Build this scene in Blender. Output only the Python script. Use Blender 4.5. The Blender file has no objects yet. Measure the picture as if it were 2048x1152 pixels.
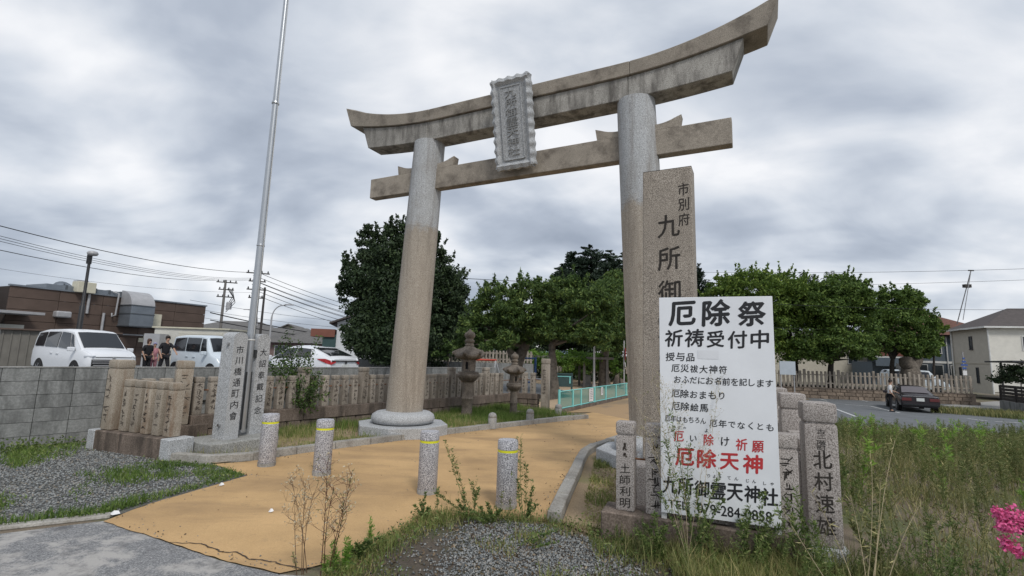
import bpy, bmesh, math, random
import numpy as np
from mathutils import Vector, Matrix

random.seed(7)
RNG = np.random.default_rng(11)
SC = bpy.context.scene
COL = SC.collection
R = math.radians

# ------------------------------------------------------------------ camera
FOC, EYE, PITCH, ROLL = 980.0, 1.5, math.atan(137 / 980.0), R(1.8)
cd = bpy.data.cameras.new('camera')
cam = bpy.data.objects.new('camera', cd)
COL.objects.link(cam)
cd.sensor_width = 36.0
cd.lens = FOC / 2048 * 36
cd.clip_start = 0.05
cd.clip_end = 6000
_f = Vector((0, math.cos(PITCH), math.sin(PITCH)))
_r0 = Vector((1, 0, 0))
_u0 = Vector((0, -math.sin(PITCH), math.cos(PITCH)))
_r = _r0 * math.cos(ROLL) + _u0 * math.sin(ROLL)
_u = _u0 * math.cos(ROLL) - _r0 * math.sin(ROLL)
_m = Matrix((_r, _u, -_f)).transposed().to_4x4()
_m.translation = Vector((0, 0, EYE))
cam.matrix_world = _m
SC.camera = cam

# ------------------------------------------------------------------ view, world, sun
SC.view_settings.view_transform = 'Standard'
SC.view_settings.look = 'None'
SC.view_settings.exposure = 0.12
SC.view_settings.gamma = 1.0
SC.view_settings.use_curve_mapping = False
SUN_AZ, SUN_EL = R(158), R(47)      # azimuth clockwise from +Y

W = bpy.data.worlds.new('World')
SC.world = W
W.use_nodes = True
nt = W.node_tree
nt.nodes.clear()
def WN(t, **k):
    n = nt.nodes.new(t)
    for a, b in k.items():
        setattr(n, a, b)
    return n
out = WN('ShaderNodeOutputWorld')
sky = WN('ShaderNodeTexSky', sky_type='NISHITA', sun_disc=False, sun_elevation=SUN_EL, sun_rotation=SUN_AZ)
bg1 = WN('ShaderNodeBackground'); bg1.inputs[1].default_value = 0.09
nt.links.new(sky.outputs[0], bg1.inputs[0])
tc = WN('ShaderNodeTexCoord')
sep = WN('ShaderNodeSeparateXYZ'); nt.links.new(tc.outputs['Generated'], sep.inputs[0])
zz = WN('ShaderNodeMath', operation='MAXIMUM'); nt.links.new(sep.outputs[2], zz.inputs[0]); zz.inputs[1].default_value = 0.0
za = WN('ShaderNodeMath', operation='ADD'); nt.links.new(zz.outputs[0], za.inputs[0]); za.inputs[1].default_value = 0.36
dx = WN('ShaderNodeMath', operation='DIVIDE'); nt.links.new(sep.outputs[0], dx.inputs[0]); nt.links.new(za.outputs[0], dx.inputs[1])
dy = WN('ShaderNodeMath', operation='DIVIDE'); nt.links.new(sep.outputs[1], dy.inputs[0]); nt.links.new(za.outputs[0], dy.inputs[1])
cmb = WN('ShaderNodeCombineXYZ'); nt.links.new(dx.outputs[0], cmb.inputs[0]); nt.links.new(dy.outputs[0], cmb.inputs[1])
def wmap(loc, rot, scl):
    m = WN('ShaderNodeMapping'); nt.links.new(cmb.outputs[0], m.inputs[0])
    m.inputs['Location'].default_value = loc; m.inputs['Rotation'].default_value = (0, 0, rot); m.inputs['Scale'].default_value = scl
    return m
m1 = wmap((-6.4, 8.8, 0), R(-25), (0.85, 1.1, 1))
n1 = WN('ShaderNodeTexNoise'); nt.links.new(m1.outputs[0], n1.inputs[0])
n1.inputs['Scale'].default_value = 1.15; n1.inputs['Detail'].default_value = 4; n1.inputs['Roughness'].default_value = 0.48; n1.inputs['Distortion'].default_value = 0.7
m2 = wmap((-3.3, 1.9, 0), R(-29), (1.1, 1.6, 1))
n2 = WN('ShaderNodeTexNoise'); nt.links.new(m2.outputs[0], n2.inputs[0])
n2.inputs['Scale'].default_value = 1.9; n2.inputs['Detail'].default_value = 6; n2.inputs['Roughness'].default_value = 0.50; n2.inputs['Distortion'].default_value = 0.3
mx = WN('ShaderNodeMath', operation='MULTIPLY_ADD'); nt.links.new(n2.outputs[0], mx.inputs[0]); mx.inputs[1].default_value = 0.42
sc1 = WN('ShaderNodeMath', operation='MULTIPLY'); nt.links.new(n1.outputs[0], sc1.inputs[0]); sc1.inputs[1].default_value = 0.62
nt.links.new(sc1.outputs[0], mx.inputs[2])
rp = WN('ShaderNodeValToRGB'); nt.links.new(mx.outputs[0], rp.inputs[0])
el = rp.color_ramp.elements
el[0].position = 0.40; el[0].color = (0.33, 0.375, 0.455, 1)
el[1].position = 0.635; el[1].color = (0.90, 0.91, 0.935, 1)
e = el.new(0.475); e.color = (0.45, 0.50, 0.585, 1)
e = el.new(0.54); e.color = (0.62, 0.665, 0.735, 1)
bg2 = WN('ShaderNodeBackground'); nt.links.new(rp.outputs[0], bg2.inputs[0]); bg2.inputs[1].default_value = 1.0
mixs = WN('ShaderNodeMixShader'); mixs.inputs[0].default_value = 0.93
nt.links.new(bg1.outputs[0], mixs.inputs[1]); nt.links.new(bg2.outputs[0], mixs.inputs[2])
nt.links.new(mixs.outputs[0], out.inputs[0])

sl = bpy.data.lights.new('sun', 'SUN'); sl.energy = 1.75; sl.angle = R(14); sl.color = (1.0, 0.965, 0.91)
so = bpy.data.objects.new('sun', sl); COL.objects.link(so)
_d = Vector((math.sin(SUN_AZ) * math.cos(SUN_EL), math.cos(SUN_AZ) * math.cos(SUN_EL), math.sin(SUN_EL)))
so.rotation_euler = _d.to_track_quat('Z', 'Y').to_euler()
so.location = _d * 50

# ------------------------------------------------------------------ survey helpers (photo bearing -> place on the ground)
def ray(u, v):
    x = (u - 1024) / FOC; y = -(v - 576) / FOC
    a = x * math.cos(ROLL) - y * math.sin(ROLL); b = x * math.sin(ROLL) + y * math.cos(ROLL)
    return Vector((a, math.cos(PITCH) - b * math.sin(PITCH), math.sin(PITCH) + b * math.cos(PITCH)))
def at(u, v, Y):
    r = ray(u, v); r = r * (Y / r.y)
    return Vector((r.x, Y, EYE + r.z))
def gnd(u, v, z=0.0):
    r = ray(u, v); r = r * ((z - EYE) / r.z)
    return Vector((r.x, r.y, z))
def onpl(u, v, p, d):
    r = ray(u, v); n = (-d[1], d[0]); t = (n[0] * p[0] + n[1] * p[1]) / (n[0] * r.x + n[1] * r.y)
    return Vector((r.x * t, r.y * t, EYE + r.z * t))

def sstep(a, b, x):
    t = min(1, max(0, (x - a) / (b - a))); return t * t * (3 - 2 * t)
def zg(x, y):                       # terrain: the plot right of the fence slopes down to the lower lot
    s = (x - 2.45) * .93 - (y - 3.8) * .367
    return -0.86 * sstep(0.4, 3.5, s) * sstep(6, 17, y)

# ------------------------------------------------------------------ materials
MATS = {}
def mat(name, build):
    m = bpy.data.materials.new(name); m.use_nodes = True
    t = m.node_tree; b = t.nodes['Principled BSDF']
    build(t, b); MATS[name] = m
    return m
def nd(t, ty, **k):
    n = t.nodes.new(ty)
    for a, b in k.items():
        setattr(n, a, b)
    return n
def coords(t, rnd=True):
    c = nd(t, 'ShaderNodeTexCoord')
    if not rnd:
        return c.outputs['Object']
    oi = nd(t, 'ShaderNodeObjectInfo')
    mu = nd(t, 'ShaderNodeMath', operation='MULTIPLY'); t.links.new(oi.outputs['Random'], mu.inputs[0]); mu.inputs[1].default_value = 37
    ad = nd(t, 'ShaderNodeVectorMath', operation='ADD'); t.links.new(c.outputs['Object'], ad.inputs[0]); t.links.new(mu.outputs[0], ad.inputs[1])
    return ad.outputs[0]
def noise(t, vec, scale, det=4, rough=.55, scl=None, dist=0.0):
    if scl:
        m = nd(t, 'ShaderNodeMapping'); t.links.new(vec, m.inputs[0]); m.inputs['Scale'].default_value = scl; vec = m.outputs[0]
    n = nd(t, 'ShaderNodeTexNoise'); t.links.new(vec, n.inputs[0])
    n.inputs['Scale'].default_value = scale; n.inputs['Detail'].default_value = det; n.inputs['Roughness'].default_value = rough; n.inputs['Distortion'].default_value = dist
    return n.outputs[0]
def ramp(t, fac, stops):
    r = nd(t, 'ShaderNodeValToRGB'); t.links.new(fac, r.inputs[0]); e = r.color_ramp.elements
    e[0].position = stops[0][0]; e[0].color = (*stops[0][1], 1) if len(stops[0][1]) == 3 else stops[0][1]
    e[1].position = stops[-1][0]; e[1].color = (*stops[-1][1], 1)
    for p, c in stops[1:-1]:
        q = e.new(p); q.color = (*c, 1)
    return r.outputs[0]
def mixc(t, a, b, fac, mode='MIX'):
    m = nd(t, 'ShaderNodeMix', data_type='RGBA', blend_type=mode)
    for s, i in ((a, 6), (b, 7)):
        if isinstance(s, (tuple, list)): m.inputs[i].default_value = (*s, 1)
        else: t.links.new(s, m.inputs[i])
    if isinstance(fac, (int, float)): m.inputs[0].default_value = fac
    else: t.links.new(fac, m.inputs[0])
    return m.outputs[2]
def bump(t, b, h, strength=.3, dist=.01):
    n = nd(t, 'ShaderNodeBump'); n.inputs['Strength'].default_value = strength; n.inputs['Distance'].default_value = dist
    t.links.new(h, n.inputs['Height']); t.links.new(n.outputs[0], b.inputs['Normal'])

def stone(name, base, dark, light, sp_scale=110, sp=.5, stain=None, stain_amt=.5, streak=True, rough=.85, vary=.12, lo=.40, hi=.62, st_lo=.48, st_hi=.68):
    def bd(t, b):
        v = coords(t)
        s = noise(t, v, sp_scale, 2, .7)
        c = ramp(t, s, [(lo, dark), (.5, base), (hi, light)])
        c = mixc(t, base, c, sp)
        big = noise(t, v, 2.3, 5, .6)
        c = mixc(t, c, ramp(t, big, [(.3, (1 - vary * 1.6,) * 3), (.7, (1 + vary,) * 3)]), 1.0, 'MULTIPLY')
        if stain:
            st = noise(t, v, 3.0, 6, .65, scl=(1.6, 1.6, .35) if streak else None)
            f = ramp(t, st, [(st_lo, (0, 0, 0)), (st_hi, (stain_amt,) * 3)])
            c = mixc(t, c, stain, f)
        oi = nd(t, 'ShaderNodeObjectInfo')
        hv = nd(t, 'ShaderNodeMapRange'); t.links.new(oi.outputs['Random'], hv.inputs[0]); hv.inputs[3].default_value = 1 - vary; hv.inputs[4].default_value = 1 + vary
        hs = nd(t, 'ShaderNodeHueSaturation'); t.links.new(c, hs.inputs['Color']); t.links.new(hv.outputs[0], hs.inputs['Value'])
        t.links.new(hs.outputs[0], b.inputs['Base Color'])
        b.inputs['Roughness'].default_value = rough
        f2 = noise(t, v, 60, 4, .7)
        bump(t, b, f2, .35, .006)
    return mat(name, bd)

stone('granite_tan', (.37, .325, .27), (.16, .135, .11), (.55, .50, .43), 120, .75, (.13, .105, .08), .45)
stone('granite_beam', (.325, .285, .235), (.13, .11, .09), (.47, .42, .35), 120, .6, (.085, .07, .055), .75, streak=False)
stone('granite_beam_gray', (.33, .315, .285), (.12, .11, .10), (.50, .48, .44), 120, .65, (.075, .068, .06), .85, streak=True, st_lo=.44, st_hi=.64)
stone('granite_grey', (.40, .41, .415), (.17, .175, .18), (.66, .68, .70), 120, .85, None, vary=.05)
stone('granite_letter', (.30, .305, .305), (.15, .15, .15), (.45, .46, .46), 120, .6, None, vary=.05)
stone('granite_stele', (.30, .26, .215), (.10, .085, .07), (.48, .43, .37), 130, .9, (.14, .115, .09), .4, vary=.08)
stone('granite_post', (.345, .30, .25), (.17, .145, .12), (.48, .44, .38), 80, .5, (.10, .08, .06), .75, vary=.14)
stone('granite_post_ochre', (.325, .28, .225), (.2, .165, .12), (.52, .46, .38), 80, .45, (.15, .075, .03), .75, vary=.1, st_lo=.5)
stone('granite_cap_ochre', (.31, .21, .11), (.13, .085, .045), (.46, .37, .24), 60, .6, (.11, .045, .018), .8, streak=False, vary=.12)
stone('granite_pink', (.37, .335, .31), (.15, .13, .12), (.54, .50, .47), 125, .95, (.16, .135, .12), .35, vary=.06)
stone('stone_base', (.20, .155, .125), (.09, .07, .055), (.33, .27, .22), 60, .5, (.045, .035, .028), .85, vary=.16, st_lo=.42)
stone('stone_lantern', (.215, .18, .145), (.08, .065, .05), (.35, .30, .25), 50, .6, (.06, .048, .038), .85, streak=False, vary=.1, st_lo=.42)
stone('stone_bollard', (.37, .37, .39), (.12, .12, .14), (.70, .70, .73), 125, 1.0, None, vary=.03, lo=.42, hi=.60)
stone('concrete_block', (.265, .27, .262), (.19, .195, .19), (.34, .345, .335), 30, .5, (.085, .088, .085), .85, vary=.06, st_lo=.45, st_hi=.68)
stone('concrete', (.34, .335, .32), (.2, .2, .19), (.45, .44, .42), 45, .5, (.15, .14, .12), .6, streak=False, vary=.1)
stone('kerb_concrete', (.33, .315, .285), (.19, .18, .16), (.43, .41, .38), 50, .5, (.14, .12, .10), .65, streak=False, vary=.13)
stone('plinth_granite', (.34, .34, .32), (.15, .15, .14), (.50, .50, .48), 70, .7, (.17, .16, .14), .5, vary=.06)
stone('rubble', (.24, .185, .14), (.12, .09, .07), (.34, .28, .22), 30, .5, (.08, .06, .045), .7, streak=False, vary=.2)

def _pt(t, b):
    v = coords(t, False)
    def gr(base, dark, light, k):
        return mixc(t, base, ramp(t, noise(t, v, 120, 2, .7), [(.40, dark), (.5, base), (.62, light)]), k)
    A = gr((.365, .32, .265), (.16, .135, .11), (.55, .50, .43), .75); B_ = gr((.40, .41, .415), (.17, .175, .18), (.64, .66, .68), .85)
    sp = nd(t, 'ShaderNodeSeparateXYZ'); t.links.new(v, sp.inputs[0])
    ad = nd(t, 'ShaderNodeMath', operation='MULTIPLY_ADD'); t.links.new(noise(t, v, 3.5, 6, .7), ad.inputs[0]); ad.inputs[1].default_value = .9; t.links.new(sp.outputs[2], ad.inputs[2])
    c = mixc(t, A, B_, ramp(t, ad.outputs[0], [(0, (0, 0, 0)), (1, (1, 1, 1))]))
    mr = nd(t, 'ShaderNodeMapRange'); t.links.new(ad.outputs[0], mr.inputs[0]); mr.inputs[1].default_value = 4.27; mr.inputs[2].default_value = 4.47
    c = mixc(t, A, B_, mr.outputs[0])
    st = ramp(t, noise(t, v, 3.0, 7, .7, scl=(2.2, 2.2, .22)), [(.48, (0, 0, 0)), (.70, (.6, .6, .6))])
    c = mixc(t, c, (.15, .125, .10), st)
    st2 = ramp(t, noise(t, v, 1.6, 6, .65), [(.5, (0, 0, 0)), (.75, (.45, .45, .45))]); c = mixc(t, c, (.22, .20, .17), st2)
    t.links.new(c, b.inputs['Base Color']); b.inputs['Roughness'].default_value = .88
    bump(t, b, noise(t, v, 60, 4, .7), .35, .006)
mat('granite_pillar', _pt)
def plain(name, col, rough=.6, metal=0.0, var=.08, vs=3.0, bmp=0.0, spec=None, rnd=True):
    def bd(t, b):
        v = coords(t, rnd)
        n = noise(t, v, vs, 5, .6)
        c = mixc(t, col, ramp(t, n, [(.3, (1 - var * 1.5,) * 3), (.7, (1 + var,) * 3)]), 1.0, 'MULTIPLY')
        t.links.new(c, b.inputs['Base Color'])
        b.inputs['Roughness'].default_value = rough; b.inputs['Metallic'].default_value = metal
        if spec is not None: b.inputs['Specular IOR Level'].default_value = spec
        if bmp: bump(t, b, noise(t, v, 40, 4, .6), bmp, .01)
    return mat(name, bd)

plain('ink', (.012, .013, .016), .6)
plain('carved', (.075, .06, .048), .9, var=.4, vs=9)
plain('carved_dark', (.035, .03, .026), .95, var=.3, vs=9)
plain('carved_red', (.10, .05, .035), .9)
plain('sign_white', (.78, .80, .83), .38, var=.05, vs=2.2)
plain('sign_red', (.50, .035, .04), .5)
plain('sign_ghost', (.74, .755, .785), .5, var=.04)
plain('board_grey', (.42, .47, .52), .5, var=.06)
plain('white_metal', (.70, .70, .69), .45, var=.06)
plain('pole_metal', (.47, .49, .51), .36, .85, var=.05)
plain('steel', (.55, .55, .55), .3, .9)
plain('black_metal', (.02, .02, .022), .5)
plain('dark_plate', (.03, .033, .036), .6)
plain('yellow_tape', (.72, .72, .03), .4)
plain('soffit_grey', (.25, .26, .26), .7)
plain('wall_brown', (.105, .073, .058), .85, var=.12, vs=1.2, bmp=.25)
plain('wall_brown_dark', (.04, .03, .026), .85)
plain('duct_metal', (.24, .27, .305), .42, .55, var=.12, vs=1.5)
plain('duct_seam', (.12, .135, .15), .5, .4)
plain('pipe_grey', (.42, .42, .43), .5, .2)
plain('shed_grey', (.165, .155, .135), .6, .1, var=.1)
plain('shed_white', (.56, .55, .50), .55, var=.06)
plain('shutter', (.60, .58, .50), .5, var=.05)
plain('box_cream', (.60, .57, .45), .6)
plain('car_white', (.74, .76, .79), .22, var=.01, rnd=False)
plain('car_paleblue', (.60, .665, .72), .25, var=.01)
plain('car_maroon', (.030, .025, .030), .22, var=.01)
plain('lamp_dull', (.13, .03, .03), .3)
plain('car_glass', (.018, .02, .023), .08, var=.02, spec=.8)
plain('glass_smoke', (.10, .085, .09), .12, var=.05, spec=.8)
plain('tyre', (.015, .015, .016), .85)
plain('rim', (.38, .39, .41), .35, .7)
plain('lamp_red', (.42, .02, .025), .25)
plain('lamp_clear', (.55, .58, .62), .15)
plain('plate_white', (.66, .68, .66), .4)
plain('skin', (.44, .27, .19), .6, var=.03)
plain('cloth_black', (.014, .014, .017), .9, var=.2, vs=20)
plain('cloth_white', (.72, .72, .72), .9)
plain('cloth_pink', (.48, .22, .25), .9, var=.25, vs=12)
plain('cloth_lilac', (.30, .28, .42), .9)
plain('cloth_grey', (.40, .40, .42), .9)
plain('hair_dark', (.022, .014, .010), .7)
plain('hair_brown', (.07, .032, .02), .7)
plain('teal_paint', (.23, .62, .60), .45, var=.05)
plain('teal_dark', (.035, .075, .075), .6)
plain('notice_white', (.70, .70, .70), .6)
plain('notice_ink', (.16, .15, .16), .8)
plain('red_paint', (.62, .07, .03), .5)
plain('blue_paint', (.05, .12, .33), .5)
plain('sign_blue', (.04, .09, .30), .5)
plain('pole_concrete', (.17, .16, .15), .85)
plain('pole_wood_dark', (.05, .045, .042), .85)
plain('wire', (.018, .018, .02), .7)
plain('tile_grey', (.14, .135, .13), .8, var=.2, vs=5, bmp=.3)
plain('tile_brown', (.13, .055, .038), .8, var=.25, vs=4, bmp=.3)
plain('tile_dark', (.085, .072, .068), .8, var=.15, vs=4, bmp=.3)
plain('house_beige', (.45, .42, .35), .85, var=.05)
plain('house_ivory', (.68, .66, .60), .85, var=.05)
plain('house_white', (.66, .68, .70), .8, var=.04)
plain('house_taupe', (.46, .43, .37), .85, var=.05)
plain('house_slate', (.085, .11, .135), .8, var=.05)
plain('house_brown', (.20, .15, .10), .85, var=.1)
plain('house_pink', (.22, .15, .14), .85, var=.1)
plain('trim_white', (.66, .66, .64), .6)
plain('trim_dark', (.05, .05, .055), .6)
plain('win_glass', (.045, .055, .06), .1, var=.1, spec=.7)
plain('balcony_red', (.16, .055, .04), .7)
plain('fence_dark', (.035, .03, .028), .8)
plain('kiln_orange', (.20, .075, .05), .7)
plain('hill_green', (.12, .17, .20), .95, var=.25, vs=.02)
plain('flower_pink', (.74, .13, .32), .7, var=.2, vs=40)
plain('stem_red', (.12, .045, .03), .8)
plain('stem_dry', (.21, .13, .075), .85, var=.2, vs=10)
plain('stem_straw', (.42, .35, .22), .85, var=.2, vs=10)
plain('stem_green', (.12, .16, .05), .8)
plain('paint_line', (.55, .56, .56), .7, var=.15, vs=8)
plain('litter_white', (.72, .72, .72), .6)
plain('crack', (.06, .045, .035), .95)
plain('rust', (.22, .10, .05), .9, var=.3, vs=14)
plain('bark', (.15, .128, .105), .95, var=.35, vs=8, bmp=.6)
plain('bark_dark', (.05, .042, .036), .95, var=.35, vs=8, bmp=.5)
plain('seed_cream', (.55, .48, .34), .9)

def leafmat(name, c1, c2, c3=None, rough=.6, trans=.25):
    def bd(t, b):
        g = nd(t, 'ShaderNodeNewGeometry')
        st = [(0.0, c1), (.75, c2), (1.0, c3 or c2)]
        c = ramp(t, g.outputs['Random Per Island'], st)
        v = coords(t, False)
        n = noise(t, v, .9, 3, .6)
        c = mixc(t, c, ramp(t, n, [(.35, (.72, .78, .72)), (.65, (1.22, 1.15, 1.1))]), 1.0, 'MULTIPLY')
        t.links.new(c, b.inputs['Base Color']); b.inputs['Roughness'].default_value = rough
        b.inputs['Specular IOR Level'].default_value = .3
        tr = nd(t, 'ShaderNodeBsdfTranslucent'); t.links.new(c, tr.inputs[0])
        ms = nd(t, 'ShaderNodeMixShader'); ms.inputs[0].default_value = trans
        t.links.new(b.outputs[0], ms.inputs[1]); t.links.new(tr.outputs[0], ms.inputs[2])
        t.links.new(ms.outputs[0], t.nodes['Material Output'].inputs[0])
    return mat(name, bd)
leafmat('leaf_evergreen', (0.023, 0.039, 0.021), (0.046, 0.076, 0.034), (0.075, 0.115, 0.046), trans=.15)
leafmat('leaf_cedar', (0.020, 0.034, 0.024), (0.037, 0.062, 0.041), (0.052, 0.086, 0.052), trans=.1)
leafmat('leaf_cherry', (0.052, 0.089, 0.029), (0.101, 0.170, 0.049), (0.244, 0.324, 0.089), trans=.3)
leafmat('leaf_camphor', (0.073, 0.125, 0.028), (0.148, 0.235, 0.046), (0.278, 0.365, 0.078), trans=.3)
leafmat('leaf_zelkova', (0.059, 0.104, 0.028), (0.122, 0.200, 0.046), (0.209, 0.295, 0.070), trans=.3)
leafmat('leaf_wisteria', (0.087, 0.167, 0.029), (0.160, 0.290, 0.051), (0.232, 0.362, 0.072), trans=.35)
leafmat('leaf_shrub', (0.037, 0.069, 0.022), (0.081, 0.138, 0.037), (0.163, 0.237, 0.062), trans=.25)
leafmat('grass_green', (0.077, 0.140, 0.030), (0.155, 0.245, 0.056), (0.295, 0.349, 0.119), trans=.3)
leafmat('grass_dry', (0.280, 0.265, 0.125), (0.476, 0.420, 0.224), (0.224, 0.280, 0.084), trans=.2)
leafmat('grass_mixed', (0.125, 0.183, 0.045), (0.280, 0.301, 0.105), (0.476, 0.405, 0.211), trans=.25)
leafmat('leaf_litter', (0.080, 0.055, 0.035), (0.190, 0.140, 0.090), (0.340, 0.280, 0.200), trans=.05)
leafmat('weed_mix', (0.084, 0.118, 0.039), (0.185, 0.224, 0.078), (0.381, 0.347, 0.168), trans=.25)
leafmat('weed_green', (0.069, 0.119, 0.035), (0.155, 0.217, 0.063), (0.308, 0.336, 0.140), trans=.25)
leafmat('weed_bright', (0.140, 0.265, 0.049), (0.239, 0.405, 0.069), (0.364, 0.504, 0.125), trans=.35)
leafmat('weed_olive', (0.125, 0.147, 0.056), (0.239, 0.245, 0.099), (0.420, 0.364, 0.183), trans=.2)

def ground_mat(name, stops, s1=1.2, s2=60, patch=None, bmp=.4, rough=.95, patch_rng=(.5, .62), pscale=.9):
    def bd(t, b):
        v = coords(t, False)
        n = noise(t, v, s2, 4, .7); m = noise(t, v, s1, 6, .6)
        c = ramp(t, n, stops)
        c = mixc(t, c, ramp(t, m, [(.3, (.82, .81, .80)), (.7, (1.12, 1.12, 1.12))]), 1.0, 'MULTIPLY')
        if patch:
            f = ramp(t, noise(t, v, pscale, 5, .62, dist=.4), [(patch_rng[0], (0, 0, 0)), (patch_rng[1], (.9, .9, .9))])
            c = mixc(t, c, patch, f)
        t.links.new(c, b.inputs['Base Color']); b.inputs['Roughness'].default_value = rough
        bump(t, b, n, bmp, .012)
    return mat(name, bd)
ground_mat('soil', [(.3, (.11, .085, .06)), (.7, (.24, .195, .14))], patch=(.10, .12, .045))
ground_mat('soil_dry', [(.3, (.21, .15, .09)), (.7, (.38, .29, .185))], patch=(.15, .16, .06), patch_rng=(.52, .7))
ground_mat('soil_dark', [(.3, (.055, .045, .035)), (.7, (.13, .105, .08))], patch=(.06, .07, .03))
ground_mat('gravel_bed', [(.35, (.07, .07, .065)), (.65, (.20, .20, .19))], s2=45, patch=(.11, .10, .07))
ground_mat('sand', [(.3, (.38, .28, .18)), (.7, (.50, .385, .26))], s1=.5)
ground_mat('asphalt_lot', [(.35, (.115, .125, .135)), (.65, (.17, .18, .19))], s2=30)
def _asph(t, b):
    v = coords(t, False)
    n = noise(t, v, 90, 3, .8)
    c = ramp(t, n, [(.35, (.10, .105, .11)), (.5, (.20, .20, .205)), (.66, (.42, .42, .41))])
    w = ramp(t, noise(t, v, 2.2, 8, .74, dist=.15), [(.47, (0, 0, 0)), (.56, (.85, .85, .85))])
    c = mixc(t, c, (.44, .42, .395), w)
    w = ramp(t, noise(t, v, 3.4, 7, .7, dist=.1), [(.52, (0, 0, 0)), (.66, (.7, .7, .7))])
    c = mixc(t, c, (.085, .085, .088), w)
    t.links.new(c, b.inputs['Base Color']); b.inputs['Roughness'].default_value = .9
    bump(t, b, n, .5, .01)
mat('asphalt', _asph)
def _orange(t, b):
    v = coords(t, False)
    n = noise(t, v, 120, 3, .8)
    c = ramp(t, n, [(.3, (.47, .295, .135)), (.5, (.55, .355, .165)), (.7, (.62, .415, .205))])
    c = mixc(t, c, ramp(t, noise(t, v, .8, 6, .6), [(.3, (.74, .73, .72)), (.7, (1.10, 1.10, 1.10))]), 1.0, 'MULTIPLY')
    f = ramp(t, noise(t, v, 1.3, 7, .62, scl=(.45, 1.3, 1), dist=.5), [(.48, (0, 0, 0)), (.70, (.55, .55, .55))])
    c = mixc(t, c, (.22, .14, .075), f)
    f = ramp(t, noise(t, v, 9, 5, .75), [(.60, (0, 0, 0)), (.72, (.5, .5, .5))])
    c = mixc(t, c, (.25, .17, .10), f)
    f = ramp(t, noise(t, v, 3.5, 6, .7), [(.62, (0, 0, 0)), (.8, (.5, .5, .5))])
    c = mixc(t, c, (.13, .10, .07), f)
    t.links.new(c, b.inputs['Base Color']); b.inputs['Roughness'].default_value = .85
    bump(t, b, n, .35, .008)
mat('orange_resin', _orange)
def _path2(t, b):
    v = coords(t, False)
    n = noise(t, v, 60, 3, .8)
    c = ramp(t, n, [(.3, (.30, .195, .10)), (.7, (.45, .30, .165))])
    f = ramp(t, noise(t, v, .7, 6, .62, dist=.5), [(.48, (0, 0, 0)), (.66, (.75, .75, .75))])
    c = mixc(t, c, (.19, .15, .11), f)
    t.links.new(c, b.inputs['Base Color']); b.inputs['Roughness'].default_value = .9
mat('path_worn', _path2)
def _net(t, b):
    b.inputs['Base Color'].default_value = (.07, .30, .27, 1); b.inputs['Roughness'].default_value = .6
    v = coords(t, False)
    w = nd(t, 'ShaderNodeTexChecker'); t.links.new(v, w.inputs[0]); w.inputs['Scale'].default_value = 60
    tr = nd(t, 'ShaderNodeBsdfTransparent'); ms = nd(t, 'ShaderNodeMixShader')
    ms.inputs[0].default_value = .42
    t.links.new(b.outputs[0], ms.inputs[1]); t.links.new(tr.outputs[0], ms.inputs[2])
    t.links.new(ms.outputs[0], t.nodes['Material Output'].inputs[0])
mat('net_green', _net)

# ------------------------------------------------------------------ object helpers
def prop(o, label=None, cat=None, group=None, kind=None):
    if label: o['label'] = label
    if cat: o['category'] = cat
    if group: o['group'] = group
    if kind: o['kind'] = kind
    return o
def thing(name, label, cat, loc=(0, 0, 0), rz=0.0, group=None, kind=None):
    o = bpy.data.objects.new(name, None); COL.objects.link(o)
    o.empty_display_size = .1
    o.location = loc; o.rotation_euler = (0, 0, rz)
    return prop(o, label, cat, group, kind)
def link(name, me, parent=None, loc=None, rz=None, rot=None):
    o = bpy.data.objects.new(name, me); COL.objects.link(o)
    if parent: o.parent = parent
    if loc is not None: o.location = loc
    if rz is not None: o.rotation_euler = (0, 0, rz)
    if rot is not None: o.rotation_euler = rot
    return o
def copy_tree(o, parent=None):
    c = o.copy(); COL.objects.link(c)
    if parent: c.parent = parent
    for ch in list(o.children):
        copy_tree(ch, c)
    return c

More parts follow.
